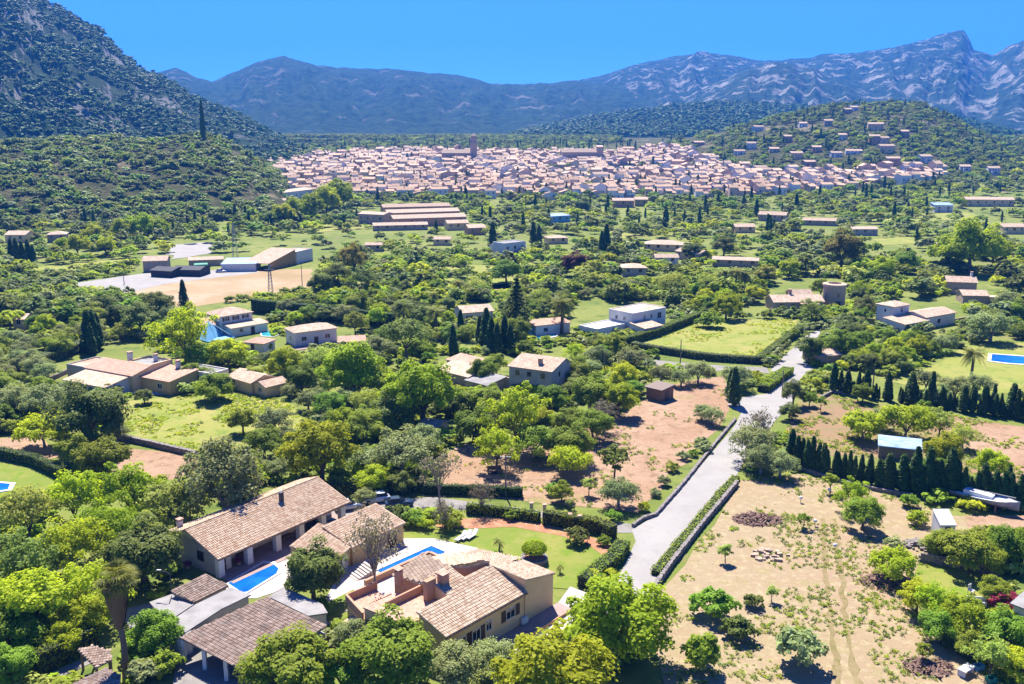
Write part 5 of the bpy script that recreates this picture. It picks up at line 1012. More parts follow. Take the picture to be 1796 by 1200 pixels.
y = House('warehouse', 'ochre and white barn with sloping roof at the end of the straw field', (470, 458), (518, 447), 4.0, 'barn'); L = y.L
mb = MB(); mb.poly([(0, 0, -.3), (L, 0, -.3), (L, 0, 6.4), (0, 0, 3.0)]); mb.obj('wall', M['wall_ochre'], y.root); y.roof([(-.5, -.6, 3.0), (L + .3, -.6, 6.6), (L + .3, 12, 6.6), (-.5, 12, 3.0)], 'roof_far'); y.flat(L + .2, L + 13, -.5, 8, 5.0, 'wall_white', 'roof_far', .3)
clear(240, 445, 565, 482)
for lab, a_, b_, h, dep, rs_, wl, rf, kind in [
 ('small blue and white cube house below the dark cypresses', (884, 428), (922, 424), 5.5, 8, .3, 'wall_white', 'concrete', 'flat'), ('low white annex beside the blue and white cube house', (868, 431), (884, 430), 3, 6, .5, 'wall_white', 'roof_far', 'gable'),
 ('grey walled house with pale tile roof by the bronze trees', (1092, 470), (1134, 470), 3.4, 9, 1.2, 'wall_grey', 'roof_far', 'hip'), ('broad low villa with pink tile roof north of the cypress pair', (1130, 428), (1196, 430), 3.2, 10, 1.6, 'wall_cream', 'roof_far', 'hip'),
 ('brown roofed farmhouse behind the vegetable gardens', (1185, 440), (1225, 446), 3.5, 8, 1.3, 'wall_stone', 'roof_far', 'gable'), ('flat terracotta roofed house behind the blue and white cube house', (962, 418), (996, 417), 3, 8, 1, 'wall_cream', 'roof_far', 'hip'),
 ('pair of pale roofs in front of the purple tree', (785, 392), (822, 391), 4, 9, 1.4, 'wall_cream', 'roof_far', 'gable'), ('salmon coloured house behind the palms', (822, 400), (852, 399), 4, 9, 1.4, 'wall_pink', 'roof_far', 'gable'),
 ('long low farm roof in the green fields', (655, 396), (750, 394), 3, 8, 1.2, 'wall_stone', 'roof_far', 'gable'), ('blue roofed pool building among the trees', (965, 380), (1000, 378), 4, 10, .6, 'blue_awning', 'blue_sheet', 'shed'),
 ('white two storey house at the foot of the scrub hill', (412, 346), (458, 344), 7, 10, 1.6, 'wall_white', 'roof_far', 'hip'), ('low white cottage at the foot of the scrub hill', (372, 357), (408, 355), 4.5, 9, 1.4, 'wall_white', 'roof_far', 'gable'), ('large white block at the near edge of the town', (498, 338), (548, 330), 7, 14, 1.4, 'wall_white', 'roof_far', 'gable'),
 ('pink walled house at the left end of the town', (470, 352), (500, 352), 4, 9, 1.2, 'wall_pink', 'roof_far', 'gable'), ('tile roofed farmhouse behind the cypress quintet', (8, 412), (44, 412), 4, 10, 1.5, 'wall_cream', 'roof_far', 'gable'), ('brown roofed house right of the cypress quintet', (82, 412), (115, 411), 4, 9, 1.4, 'wall_stone', 'roof_far', 'hip'),
 ('small cottage in the olive grove by the left edge', (22, 560), (42, 560), 3, 6, 1, 'wall_cream', 'roof_far', 'gable'), ('terracotta house in front of the town hill', (1075, 352), (1112, 352), 5, 10, 1.5, 'wall_pink', 'roof_far', 'gable'), ('yellow house beside the terracotta house', (1114, 350), (1136, 350), 5, 10, 1.5, 'wall_yellow', 'roof_far', 'gable'),
 ('stone barn below the town cypresses', (1330, 376), (1378, 378), 4, 10, 1.6, 'wall_stone', 'roof_far', 'gable'), ('low roof among almond trees right of the stone barn', (1400, 386), (1470, 388), 3, 8, 1.2, 'wall_stone', 'roof_far', 'gable'), ('ruined grey barn in front of the lime trees', (1496, 402), (1540, 402), 3.5, 8, 1.0, 'wall_grey', 'roof_far', 'gable'),
 ('long row house by the right edge below the town hill', (1695, 350), (1780, 350), 5, 10, 1.5, 'wall_cream', 'roof_far', 'gable'), ('white house with pale blue wall at the foot of the town hill', (1640, 360), (1672, 360), 5, 9, 1.0, 'wall_white', 'blue_sheet', 'shed'), ('pink roofed farmhouse by the right edge of the orchards', (1760, 398), (1800, 398), 4, 9, 1.4, 'wall_cream', 'roof_far', 'gable'),
 ('cream farmhouse between the lime trees and the orchards', (1290, 398), (1325, 398), 3.5, 9, 1.3, 'wall_cream', 'roof_far', 'gable'), ('small shed roof near the lime trees', (1640, 430), (1660, 431), 3, 6, 1, 'wall_stone', 'roof_far', 'gable'), ('low white cottage behind the palm row', (1150, 452), (1190, 452), 3, 7, 1.1, 'wall_white', 'roof_far', 'gable'), ('ruin with broken tile roof north of the palm row', (1250, 455), (1330, 458), 2.8, 8, .8, 'wall_stone', 'roof_far', 'gable'),
 ('flat roofed stone hut at the edge of the purple tree', (640, 430), (670, 430), 3, 7, .8, 'wall_stone', 'roof_far', 'gable'), ('small roof in the orchard below the pale roofs', (760, 420), (790, 420), 3, 7, 1, 'wall_cream', 'roof_far', 'gable'), ('white shed behind the hedge by the lane', (640, 668), (670, 672), 2.4, 5, .6, 'wall_white', 'concrete', 'gable'), ('low garden store under the round lime tree', (735, 745), (765, 750), 2.2, 4, .5, 'wall_grey', 'concrete', 'gable'),
 ('terracotta terrace pavilion near the small white house', (595, 600), (640, 598), 2.6, 6, .8, 'wall_pink', 'roof_terra', 'gable'), ('low brown roof behind the rear cypress row', (1435, 625), (1475, 622), 2.2, 6, .8, 'wall_stone', 'roof_far', 'gable'),
 ('long low brick shed, nearest of the three in front of the town', (690, 384), (818, 380), 5, 12, 1.6, 'wall_pink', 'roof_far', 'gable'), ('long low brick shed, middle of the three in front of the town', (680, 374), (806, 370), 5, 12, 1.6, 'wall_pink', 'roof_far', 'gable'), ('long low brick shed, furthest of the three in front of the town', (672, 364), (790, 361), 5, 12, 1.6, 'wall_pink', 'roof_far', 'gable'), ('brown stone barn left of the long brick sheds', (628, 375), (672, 377), 6, 12, 1.0, 'wall_stone', 'roof_far', 'gable')]:
    y = House('house', lab, a_, b_, h, 'barn' if 'barn' in lab or 'shed' in lab else 'house'); L = y.L
    if kind == 'flat': y.flat(0, L, 0, dep, h, wl, rf, .3)
    elif kind == 'hip': y.hip(0, L, 0, dep, h, rs_, wl, rf)
    elif kind == 'shed': y.shed(0, L, 0, dep, h, h + rs_, wl, rf)
    else: y.gable(0, L, 0, dep, h, rs_, wl, rf)
    nw = max(1, int(L / 4))
    for i in range(min(nw, 6)): y.win('f', -.03, L * (i + .5) / min(nw, 6), h * .5, 1.3, 1.4, frame='shutter' if i % 2 else 'white')
    if h >= 5:
        for i in range(min(nw, 5)): y.win('f', -.03, L * (i + .5) / min(nw, 5), .5, 1.2, 1.5)
    clear(a_[0] - 2, a_[1] - 6, b_[0] + 2, b_[1] + 8 + int(h))

# ------------------------------------------------------------------ the town
def facade_mat(name, c):
    m, t, out = nt(name); b = N(t, 'ShaderNodeBsdfPrincipled', i_Roughness=0.9); t.links.new(b.outputs[0], out.inputs[0]); oi = N(t, 'ShaderNodeObjectInfo')
    rp = N(t, 'ShaderNodeValToRGB'); rp.color_ramp.interpolation = 'CONSTANT'; t.links.new(oi.outputs['Random'], rp.inputs[0]); e = rp.color_ramp.elements
    c = [ALB(q) for q in c]; e[0].color = (*c[0], 1); e[1].position = .25; e[1].color = (*c[1], 1)
    for k_, cc in enumerate(c[2:]): x = e.new(.45 + .18 * k_); x.color = (*cc, 1)
    t.links.new(rp.outputs[0], b.inputs['Base Color']); return m
M['town_wall'] = facade_mat('town render', [(.9, .83, .76), (.76, .58, .44), (.68, .45, .34), (.92, .85, .78), (.64, .46, .32)])
M['town_roof'] = tiles('town clay tiles', (.4, .23, .13), (.5, .32, .2), (.62, .45, .31), bump=False, rnd=.5, dirt=(.26, .18, .13))
def town_mesh(seed):
    rs = random.Random(seed); w, d, h = rs.uniform(8, 14), rs.uniform(7, 11), rs.uniform(5, 9); r = rs.uniform(1.2, 2.2); mb = MB(); x0, x1 = -w / 2, w / 2
    def gab(x0, x1, y0, y1, h, r):
        ym = (y0 + y1) / 2; mb.quad((x0, y0, -3), (x1, y0, -3), (x1, y0, h), (x0, y0, h)); mb.quad((x1, y1, -3), (x0, y1, -3), (x0, y1, h), (x1, y1, h)); mb.poly([(x0, y1, -3), (x0, y0, -3), (x0, y0, h), (x0, ym, h + r), (x0, y1, h)]); mb.poly([(x1, y0, -3), (x1, y1, -3), (x1, y1, h), (x1, ym, h + r), (x1, y0, h)])
        o = .5; z = h - r * o / (ym - y0) + .15; uvr = lambda: [(x0 + 50, 50), (x1 + 50, 50), (x1 + 50, 55), (x0 + 50, 55)]
        mb.quad((x0 - o, y0 - o, z), (x1 + o, y0 - o, z), (x1 + o, ym, h + r + .15), (x0 - o, ym, h + r + .15), 1, uvr()); mb.quad((x1 + o, y1 + o, z), (x0 - o, y1 + o, z), (x0 - o, ym, h + r + .15), (x1 + o, ym, h + r + .15), 1, uvr())
        n = max(2, int((x1 - x0) / 3.2))
        for fl in range(int(h // 2.9)):
            for i in range(n):
                if rs.random() < .85: cx = x0 + (x1 - x0) * (i + .5) / n; z0 = fl * 2.9 + (.9 if fl else .2); mb.box(cx - .5, cx + .5, y0 - .06, y0 + .02, z0, z0 + (1.4 if fl else 2.0), 2)
        mb.box(x1 - .02, x1 + .06, ym - 1.5, ym - .5, h * .55, h * .55 + 1.3, 2)
    if rs.random() < .5: gab(x0, x1, -d / 2, d / 2, h, r)
    else: gab(x0, x0 + w * .55, -d / 2, d / 2, h, r); gab(x0 + w * .55 + .02, x1, -d / 2 + 1, d / 2 + 1, h * .7, r * .8)
    if rs.random() < .6: mb.box(x0 + 2, x0 + 2.8, 0, .8, h, h + r + 1.2, 0)
    return mb
TM = [town_mesh(i).mesh('town_house', [M['town_wall'], M['town_roof'], M['shutter']]) for i in range(8)]
# the built-up area as seen from above the gardens: outlines in the photo
def inpoly(px, py, poly):
    c = np.zeros(len(px), bool); n = len(poly)
    for i in range(n):
        (xi, yi), (xj, yj) = poly[i], poly[i - 1]
        if yi == yj: continue
        c ^= ((yi > py) != (yj > py)) & (px < (xj - xi) * (py - yi) / (yj - yi) + xi)
    return c
TOWN = [[(450, 292), (560, 272), (640, 268), (720, 264), (800, 266), (920, 270), (1000, 266), (1060, 272), (1150, 262), (1200, 262), (1260, 285), (1330, 300), (1450, 300), (1600, 292), (1665, 300), (1650, 318), (1560, 322), (1440, 338), (1300, 344), (1130, 342), (1060, 346), (900, 346), (700, 344), (560, 342), (480, 320)]]
def projv(x, y, z):
    c, s = math.cos(PITCH), math.sin(PITCH); h = z - CAM_H; f = y * c - h * s; u = y * s + h * c; return CX + FPX * x / f, CY - FPX * u / f
rng = np.random.default_rng(11); cand = []
ang = R(12)
for i in range(-70, 90):
    for j in range(0, 110):
        gx, gy = i * 14.5 + (j % 3) * 3, 640 + j * 15.5; x, y = gx * math.cos(ang) - (gy - 1000) * math.sin(ang), 1000 + gx * math.sin(ang) + (gy - 1000) * math.cos(ang)
        if vnoise(np.array([x / 42]), np.array([y / 42]), 5)[0] > .86: continue
        cand.append((x + rng.uniform(-3, 3), y + rng.uniform(-3, 3)))
cand = np.array(cand); tz = HZ(cand[:, 0], cand[:, 1]); tpx, tpy = projv(cand[:, 0], cand[:, 1], tz + 2)
ok = inpoly(tpx, tpy, TOWN[0]) & (RD['left_hill'].z(cand[:, 0], cand[:, 1]) < terr(cand[:, 0], cand[:, 1]) + 1); cand = cand[ok]; tz = tz[ok]; tpx = tpx[ok]; tpy = tpy[ok]
od = np.argsort(np.hypot(cand[:, 0], cand[:, 1])); cand = cand[od]; tz = tz[od]; tpx = tpx[od]
TPT = []
grp = {}
for q in range(min(290, len(cand))):
    x, y = cand[q]; o = link('town_house', TM[q % 8]); o.location = (x, y, tz[q]); o.rotation_euler = (0, 0, ang + random.choice([0, 0, math.pi / 2, .2, -.3])); o.scale = (random.uniform(.7, 1.15), random.uniform(.8, 1), random.uniform(.7, 1.1))
    px = tpx[q]; z_ = 'near the white block at the near edge of the town' if px < 640 else 'behind the long brick sheds' if px < 830 else 'in the middle of the near edge of the town' if px < 1050 else 'below the wooded foothill' if px < 1280 else 'below the town hill'
    tag(o, 'tile roofed town house ' + z_, 'house', 'town houses ' + z_)
def instancer(name, protos, pts, scl, rot, label, kind='stuff', pid=None, cat=None):
    """one object: prototype geometry kept in its own mesh, copied onto its own points"""
    bmv = []; me = bpy.data.meshes.new(name); V = []; Fc = []; mi = []; uvs = []; pa = []; ta = []; mats = []
    base = 0
    for pi, p in enumerate(protos):
        v = np.zeros(len(p.vertices) * 3, np.float32); p.vertices.foreach_get('co', v); v = v.reshape(-1, 3); V.append(v); pa += [pi + 1] * len(v)
        for m_ in p.materials:
            if m_ not in mats: mats.append(m_)
        tt = p.attributes.get('tint')
        for i, f in enumerate(p.polygons): Fc.append([k_ + base for k_ in f.vertices]); mi.append(mats.index(p.materials[f.material_index])); ta.append(tt.data[i].value if tt else 0)
        base += len(v)
    P3 = np.array(pts, np.float32); V.append(P3); pa += [0] * len(P3)
    me.from_pydata(np.concatenate(V).tolist(), [], Fc)
    for m_ in mats: me.materials.append(m_)
    me.polygons.foreach_set('material_index', mi)
    at = me.attributes.new('tint', 'FLOAT', 'FACE'); at.data.foreach_set('value', np.array(ta, np.float32))
    at = me.attributes.new('proto', 'INT', 'POINT'); at.data.foreach_set('value', np.array(pa, np.int32))
    n0 = base
    for nm, arr in (('scl', scl), ('rot', rot), ('pick', pid if pid is not None else RNG.integers(0, len(protos), len(P3)))):
        a_ = me.attributes.new(nm, 'FLOAT', 'POINT'); a_.data.foreach_set('value', np.concatenate([np.zeros(n0), np.array(arr, float)]).astype(np.float32))
    me.update(); o = link(name, me); tag(o, label, cat, None, kind)
    g = bpy.data.node_groups.new(name, 'GeometryNodeTree'); g.interface.new_socket('Geometry', in_out='INPUT', socket_type='NodeSocketGeometry'); g.interface.new_socket('Geometry', in_out='OUTPUT', socket_type='NodeSocketGeometry')
    nn = g.nodes; ln = g.links; gi = nn.new('NodeGroupInput'); go = nn.new('NodeGroupOutput')
    def attr(nm, dt='FLOAT'):
        a_ = nn.new('GeometryNodeInputNamedAttribute'); a_.data_type = dt; a_.inputs[0].default_value = nm; return a_.outputs[0]
    def cmp(sock, val):
        c_ = nn.new('FunctionNodeCompare'); c_.data_type = 'INT'; c_.operation = 'EQUAL'; ln.new(sock, c_.inputs[2]); c_.inputs[3].default_value = val; return c_.outputs[0]
    pr = attr('proto', 'INT'); g2i = nn.new('GeometryNodeGeometryToInstance')
    for pi in reversed(range(len(protos))):
        s_ = nn.new('GeometryNodeSeparateGeometry'); s_.domain = 'POINT'; ln.new(gi.outputs[0], s_.inputs[0]); ln.new(cmp(pr, pi + 1), s_.inputs[1]); ln.new(s_.outputs[0], g2i.inputs[0])
    s_ = nn.new('GeometryNodeSeparateGeometry'); s_.domain = 'POINT'; ln.new(gi.outputs[0], s_.inputs[0]); ln.new(cmp(pr, 0), s_.inputs[1])
    ip = nn.new('GeometryNodeInstanceOnPoints'); ln.new(s_.outputs[0], ip.inputs['Points']); ln.new(g2i.outputs[0], ip.inputs['Instance']); ip.inputs['Pick Instance'].default_value = True
    fi = nn.new('FunctionNodeFloatToInt'); ln.new(attr('pick'), fi.inputs[0]); ln.new(fi.outputs[0], ip.inputs['Instance Index'])
    cx_ = nn.new('ShaderNodeCombineXYZ'); ln.new(attr('rot'), cx_.inputs[2]); ln.new(cx_.outputs[0], ip.inputs['Rotation']); ln.new(attr('scl'), ip.inputs['Scale'])
    ln.new(ip.outputs[0], go.inputs[0]); md = o.modifiers.new('scatter', 'NODES'); md.node_group = g; return o
rest = cand[290:]; print('town', len(cand))
if len(rest): instancer('far_town_houses', TM, np.column_stack([rest, tz[290:]]), RNG.uniform(.85, 1.2, len(rest)), ang + RNG.choice([0, 1.57, .3, -.2], len(rest)), 'dense mass of pale tile roofed houses in the far part of the town', cat=None)
# church with its tower, and the big hall on the right
ch = House('church', 'reddish stone church with a square bell tower in the middle of the town', (775, 288), (822, 288), 0, 'church', hill=True); L = ch.L
ch.gable(0, 36, 0, 16, 13, 4, 'wall_stone', 'roof_far', base=-4); ch.vol((34, 42, 1, 9), 30, 'wall_stone', z0=-4); [ch.box('buttress', 3 + i * 5, 4.2 + i * 5, -2.5, 0, -4, 11, 'wall_stone') for i in range(6)]; ch.hip(35, 41, 2, 8, 33, 3, 'wall_stone', 'roof_far', base=30.01); [ch.win('f', .95, u, 24, 1.6, 4) for u in (36.2, 39.6)]
hl = House('convent', 'large long stone convent with tiled roof on the far side of the town', (985, 288), (1045, 287), 0, 'church', hill=True)
hl.gable(0, 42, 0, 16, 14, 4, 'wall_stone', 'roof_far', base=-4); hl.vol((42.2, 50, 0, 10), 20, 'wall_stone', z0=-4); hl.roof([(42, -.3, 20.2), (50.3, -.3, 20.2), (50.3, 10.2, 22), (42, 10.2, 22)], 'roof_far'); [hl.win('f', -.03, 4 + i * 5.5, 8, 1.8, 2.6) for i in range(7)]; hl.flat(0, 42, -9, -.1, 7, 'wall_pink', 'roof_far', .5, base=-4)
# villas on the town hill
HV = [(1335, 232, 24), (1210, 240, 22), (1260, 232, 20), (1410, 225, 16), (1455, 222, 18), (1490, 200, 16), (1500, 196, 16), (1538, 228, 32), (1550, 252, 28), (1560, 268, 34), (1535, 250, 22), (1500, 272, 34), (1470, 276, 24), (1300, 272, 24), (1320, 262, 20), (1230, 258, 24), (1628, 285, 26), (1600, 300, 30), (1570, 290, 30), (1650, 302, 24), (1360, 268, 20), (1400, 280, 26), (1435, 268, 20), (1580, 316, 26), (1480, 246, 18), (1590, 240, 18), (1695, 300, 22), (1745, 306, 24), (1385, 250, 18), (1425, 292, 26)]
adj = ['topmost', 'second highest', 'third highest', 'fourth highest', 'fifth highest', 'sixth highest', 'seventh highest', 'eighth highest', 'ninth highest', 'tenth highest', 'eleventh highest', 'twelfth highest', 'thirteenth highest', 'fourteenth highest', 'fifteenth highest', 'sixteenth highest', 'seventeenth highest', 'eighteenth highest', 'nineteenth highest', 'twentieth highest']
for i, (x, y, w) in enumerate(sorted(HV, key=lambda q: q[1])):
    o = PH(x - w / 2, y, 700, 1900); sc = FPX / math.hypot(o.y, 55)
    lab = f'{adj[i]} villa on the green hill by the town' if i < 20 else f'{["lowest", "second lowest", "third lowest", "fourth lowest", "fifth lowest", "sixth lowest", "seventh lowest", "eighth lowest", "ninth lowest", "tenth lowest", "eleventh lowest"][len(HV) - 1 - i]} villa at the foot of the green hill beside the town'
    y_ = House('hill_villa', lab, (x - w / 2, y), (x + w / 2, y), 0, 'villa', 'villas on the hill beside the town', hill=True); L = w / sc * .78; y_.rz = random.uniform(-.3, .3); y_.root.rotation_euler.z = y_.rz
    h = random.choice([4.5, 6, 7]); wl = random.choice(['wall_white', 'wall_cream', 'wall_stone', 'wall_pink', 'wall_white']); y_.gable(0, L, 0, 9, h, 1.6, wl, 'roof_far', base=-6); y_.flat(L * .2, L * .8, -4, -.1, h * .55, wl, 'roof_terra', .2, base=-6)
    [y_.win('f', -.03, L * (j + .5) / 4, h * .6, 1.5, 1.4) for j in range(4)]; y_.win('f', -4.03, L * .5, h * .2, 2.4, 1.5); clear(x - w / 2 - 2, y - 9, x + w / 2 + 2, y + 4)

# ------------------------------------------------------------------ smaller things
def stone_wall(px, w, h, label, m='wall_dry', name='stone_wall', z=True, hs=None):
    """wall of separate coping stones on a rough body"""
    pts = [P(*p) for p in px]; base = pts[0].copy(); base.z = 0; o = empty(name, base); tag(o, label, 'wall'); rs = random.Random(int(px[0][0])); body = MB(); cop = []
    for a, b in zip(pts, pts[1:]):
        a = a - base; b = b - base; d = b - a; L = d.length; d.normalize(); n = Vector((-d.y, d.x, 0)); k = max(1, int(L / .55))
        for i in range(k):
            for r in range(max(1, int(h / .32))):
                x0, x1 = L * i / k, L * (i + 1) / k - .02; z0, z1 = h * r / max(1, int(h / .32)), h * (r + 1) / max(1, int(h / .32)) - .015; e = w / 2 + rs.uniform(-.05, .05); sh = (r % 2) * .25
                p = [a + d * (x0 + sh) - n * e, a + d * (x1 + sh) - n * e, a + d * (x1 + sh) + n * e, a + d * (x0 + sh) + n * e]; body.prism([(v.x, v.y) for v in p], z0 - (.2 if r == 0 else 0), z1 + rs.uniform(-.02, .02))
    body_o = body.obj('wall_stones', M[m], o); tag(body_o, None, None, None, 'stuff'); return o
stone_wall([(1140, 1060), (1152, 1030), (1180, 990), (1235, 920), (1292, 852)], .5, .9, 'grey dry stone wall between the driveway hedge and the dry grass field')
stone_wall([(1110, 925), (1128, 912), (1150, 905), (1200, 848), (1250, 785), (1290, 737)], .45, .55, 'low stone kerb wall along the soil side of the driveway')
stone_wall([(1385, 800), (1400, 822), (1460, 843), (1540, 862), (1600, 872)], .5, .6, 'low stone wall at the foot of the front cypress row')
stone_wall([(205, 770), (260, 782), (345, 802)], .7, 1.1, 'dry stone wall between the yellow meadow and the red soil patch')
stone_wall([(0, 700), (60, 682), (150, 640)], .5, 1.0, 'stone wall along the sunken lane by the left edge')
stone_wall([(700, 568), (650, 565), (598, 562)], .5, 1.2, 'brown boundary wall behind the umbrella pine', 'wall_stone')
stone_wall([(1440, 700), (1460, 690), (1520, 697)], .4, .7, 'low wall beside the first rear cypresses')
stone_wall([(1610, 985), (1700, 1000), (1750, 1012)], .35, 1.3, 'blue grey garden wall behind the bright lawn')
def rockpile(px, py, r, n, label, m='wall_dry'):
    b = P(px, py); rs = random.Random(int(px)); mb = MB()
    for i in range(n):
        a = rs.uniform(0, 6.28); q = r * rs.random() ** .5; s_ = rs.uniform(.15, .4); x, y = math.cos(a) * q * 1.4, math.sin(a) * q; z = rs.uniform(0, .5) * (1 - q / r)
        mb.prism([(x - s_, y - s_ * .7), (x + s_ * .7, y - s_), (x + s_, y + s_ * .6), (x - s_ * .4, y + s_)], z - .1, [z + s_ * rs.uniform(.5, 1.2) for _ in range(4)])
    o = mb.obj('rock_pile', M[m]); o.location = b; tag(o, label, 'rocks', None, 'stuff')
rockpile(1612, 958, 1.8, 70, 'heap of grey rocks beside the garden hedge'); rockpile(820, 788, 1.6, 60, 'heap of pale stones at the top of the reddish field', 'wall_stone'); rockpile(1350, 975, 1.8, 40, 'scattered stones and weeds in the dry field', 'wall_stone')
def brush(px, py, r, label, n=420):
    b = P(px, py); rng = np.random.default_rng(int(px)); a = rng.uniform(0, 6.28, n); q = r * rng.uniform(0, 1, n) ** .5; pos = np.stack([np.cos(a) * q * 1.5, np.sin(a) * q, .1 + .45 * (1 - q / r) * rng.uniform(0, 1, n)], 1)
    V = leaf_quads(pos, np.array([0, 0, 1.]) + rdir(n, rng) * .7, np.full(n, .35), rng, 3.2); o = link('brush_pile', quads_mesh('brush_pile', V, M['brush'])); o.location = b; tag(o, label, 'brush pile', None, 'stuff')
M['brush'] = mat('dry cut branches', (.2, .11, .08), (.3, .19, .14), 2, .95)
brush(1328, 912, 2.4, 'round heap of reddish cut branches on the dry field'); brush(1560, 1022, 2.4, 'cut branches under the spreading tree at the field edge', 300); brush(1628, 1172, 1.8, 'small heap of pruned twigs near the bottom right', 200)
# sun loungers
for i, (x, y) in enumerate([(806, 946), (815, 944.5), (825, 943)]):
    p = P(x + 4, y); t = empty('sun_lounger', (p.x, p.y, .09), R(-32)); tag(t, ['left of the three white sun loungers on the lawn by the pool', 'middle of the three white sun loungers on the lawn by the pool', 'right of the three white sun loungers on the lawn by the pool'][i], 'sun lounger', 'sun loungers on the lawn')
    mb = MB(); mb.box(-.33, .33, -1.3, .35, .28, .38); mb.obj('seat', M['white'], t); mb = MB(); mb.poly([(-.33, .36, .32), (.33, .36, .32), (.33, 1.0, .8), (-.33, 1.0, .8)]); mb.poly([(-.33, 1.0, .88), (.33, 1.0, .88), (.33, .36, .4), (-.33, .36, .4)]); mb.quad((-.33, 1, .8), (.33, 1, .8), (.33, 1, .88), (-.33, 1, .88)); mb.obj('backrest', M['white'], t)
    for a in (-.27, .27):
        for b in (-1.15, .2): mb = MB(); mb.box(a - .03, a + .03, b - .03, b + .03, 0, .28); mb.obj('leg', M['white'], t)
# clipped tree in its stone ring
p = P(937, 985); t = empty('clipped_tree', (p.x, p.y, .07)); tag(t, 'mushroom shaped clipped bright green tree growing from a round stone planter', 'tree')
mb = MB(); mb.tube([(0, 0, 0), (0, 0, 1.6)], [.16, .12], 7); mb.obj('trunk', M['bark'], t)
rng = np.random.default_rng(9); n = 2600; d = rdir(n, rng); d[:, 2] = np.where(d[:, 2] < 0, d[:, 2] * .45, d[:, 2]); pos = d * np.array([1.65, 1.65, 1.05]) * rng.uniform(.9, 1.03, n)[:, None]; pos[:, 2] += 1.75
link('crown', quads_mesh('crown', leaf_quads(pos, d + rdir(n, rng) * .5, np.full(n, .17), rng), F['hedge_bright'], rng.uniform(.2, 1, n)), t)
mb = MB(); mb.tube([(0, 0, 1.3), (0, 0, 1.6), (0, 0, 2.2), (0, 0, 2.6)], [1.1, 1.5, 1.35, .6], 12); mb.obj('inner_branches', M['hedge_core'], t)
pl = empty('stone_planter', (p.x, p.y, .07)); tag(pl, 'round grey stone planter ring around the clipped tree on the garden lawn', 'planter')
for i in range(18):
    a = 2 * math.pi * i / 18; mb = MB(); w_ = .27; mb.prism([(1.25, -w_), (1.75, -w_ * 1.25), (1.78, w_ * 1.25), (1.25, w_)], -.05, .62 + random.uniform(-.06, .06)); o = mb.obj('stone', M['wall_dry'], pl); o.rotation_euler.z = a
mb = MB(); mb.tube([(0, 0, 0), (0, 0, .5)], [1.24, 1.24], 18); mb.obj('soil', M['bed'], pl)
# cars
def car(px, py, rz, paint, label):
    p = P(px, py); t = empty('parked_car', (p.x, p.y, .05), rz); tag(t, label, 'car')
    def loft(secs, nm, m, par):
        mb = MB(); n = len(secs[0]); st = 0
        for s_ in secs: mb.v += [tuple(v) for v in s_]
        for i in range(len(secs) - 1):
            for k_ in range(n): a = i * n + k_; b = i * n + (k_ + 1) % n; mb.f.append((a, b, b + n, a + n)); mb.m.append(0); mb.uv += [(0, 0)] * 4
        mb.f.append(tuple(reversed(range(n)))); mb.m.append(0); mb.uv += [(0, 0)] * n; e = (len(secs) - 1) * n; mb.f.append(tuple(range(e, e + n))); mb.m.append(0); mb.uv += [(0, 0)] * n
        return mb.obj(nm, M[m], par, True)
    def sec(x, w, z0, z1): return [(x, -w, z0 + .1), (x, -w * .96, z0), (x, w * .96, z0), (x, w, z0 + .1), (x, w, z1 - .12), (x, w * .88, z1), (x, -w * .88, z1), (x, -w, z1 - .12)]
    loft([sec(-2.1, .75, .35, .75), sec(-1.95, .86, .22, .86), sec(-1.2, .88, .2, .93), sec(.9, .88, .2, .92), sec(1.75, .85, .22, .78), sec(2.1, .72, .32, .66)], 'body', paint, t)
    loft([sec(-1.75, .68, .85, .95), sec(-1.3, .7, .85, 1.38), sec(.1, .7, .85, 1.42), sec(.95, .66, .85, .95)], 'windows', 'glass', t); mb = MB(); mb.box(-1.25, .05, -.6, .6, 1.40, 1.45); mb.obj('roof', M[paint], t)
    for x in (-1.3, 1.35):
        for s_ in (-1, 1):
            mb = MB(); mb.tube([(x, s_ * .72, .32), (x, s_ * .9, .32)], .32, 14); w_ = mb.obj('wheel', M['tyre'], t); mb = MB(); mb.tube([(x, s_ * .905, .32), (x, s_ * .92, .32)], .18, 10); mb.obj('rim', M['metal'], w_)
    for s_ in (-1, 1): mb = MB(); mb.box(2.03, 2.12, s_ * .5 - .14, s_ * .5 + .14, .52, .64); mb.obj('headlight', M['lamp_glass'], t)
    return t
car(612, 893, R(20), 'car_silver', 'silver car nearest the corner of the long white house under the bare branches'); car(660, 880, R(200), 'car_white', 'white car in the middle of the lane behind the pool house'); car(700, 888, R(15), 'car_blue', 'dark blue car parked at the garden end of the lane'); car(565, 925, R(50), 'car_blue', 'dark car parked under the end of the pillared porch')
car(388, 478, R(10), 'car_white', 'small white vehicle parked in the distant gravel yard')
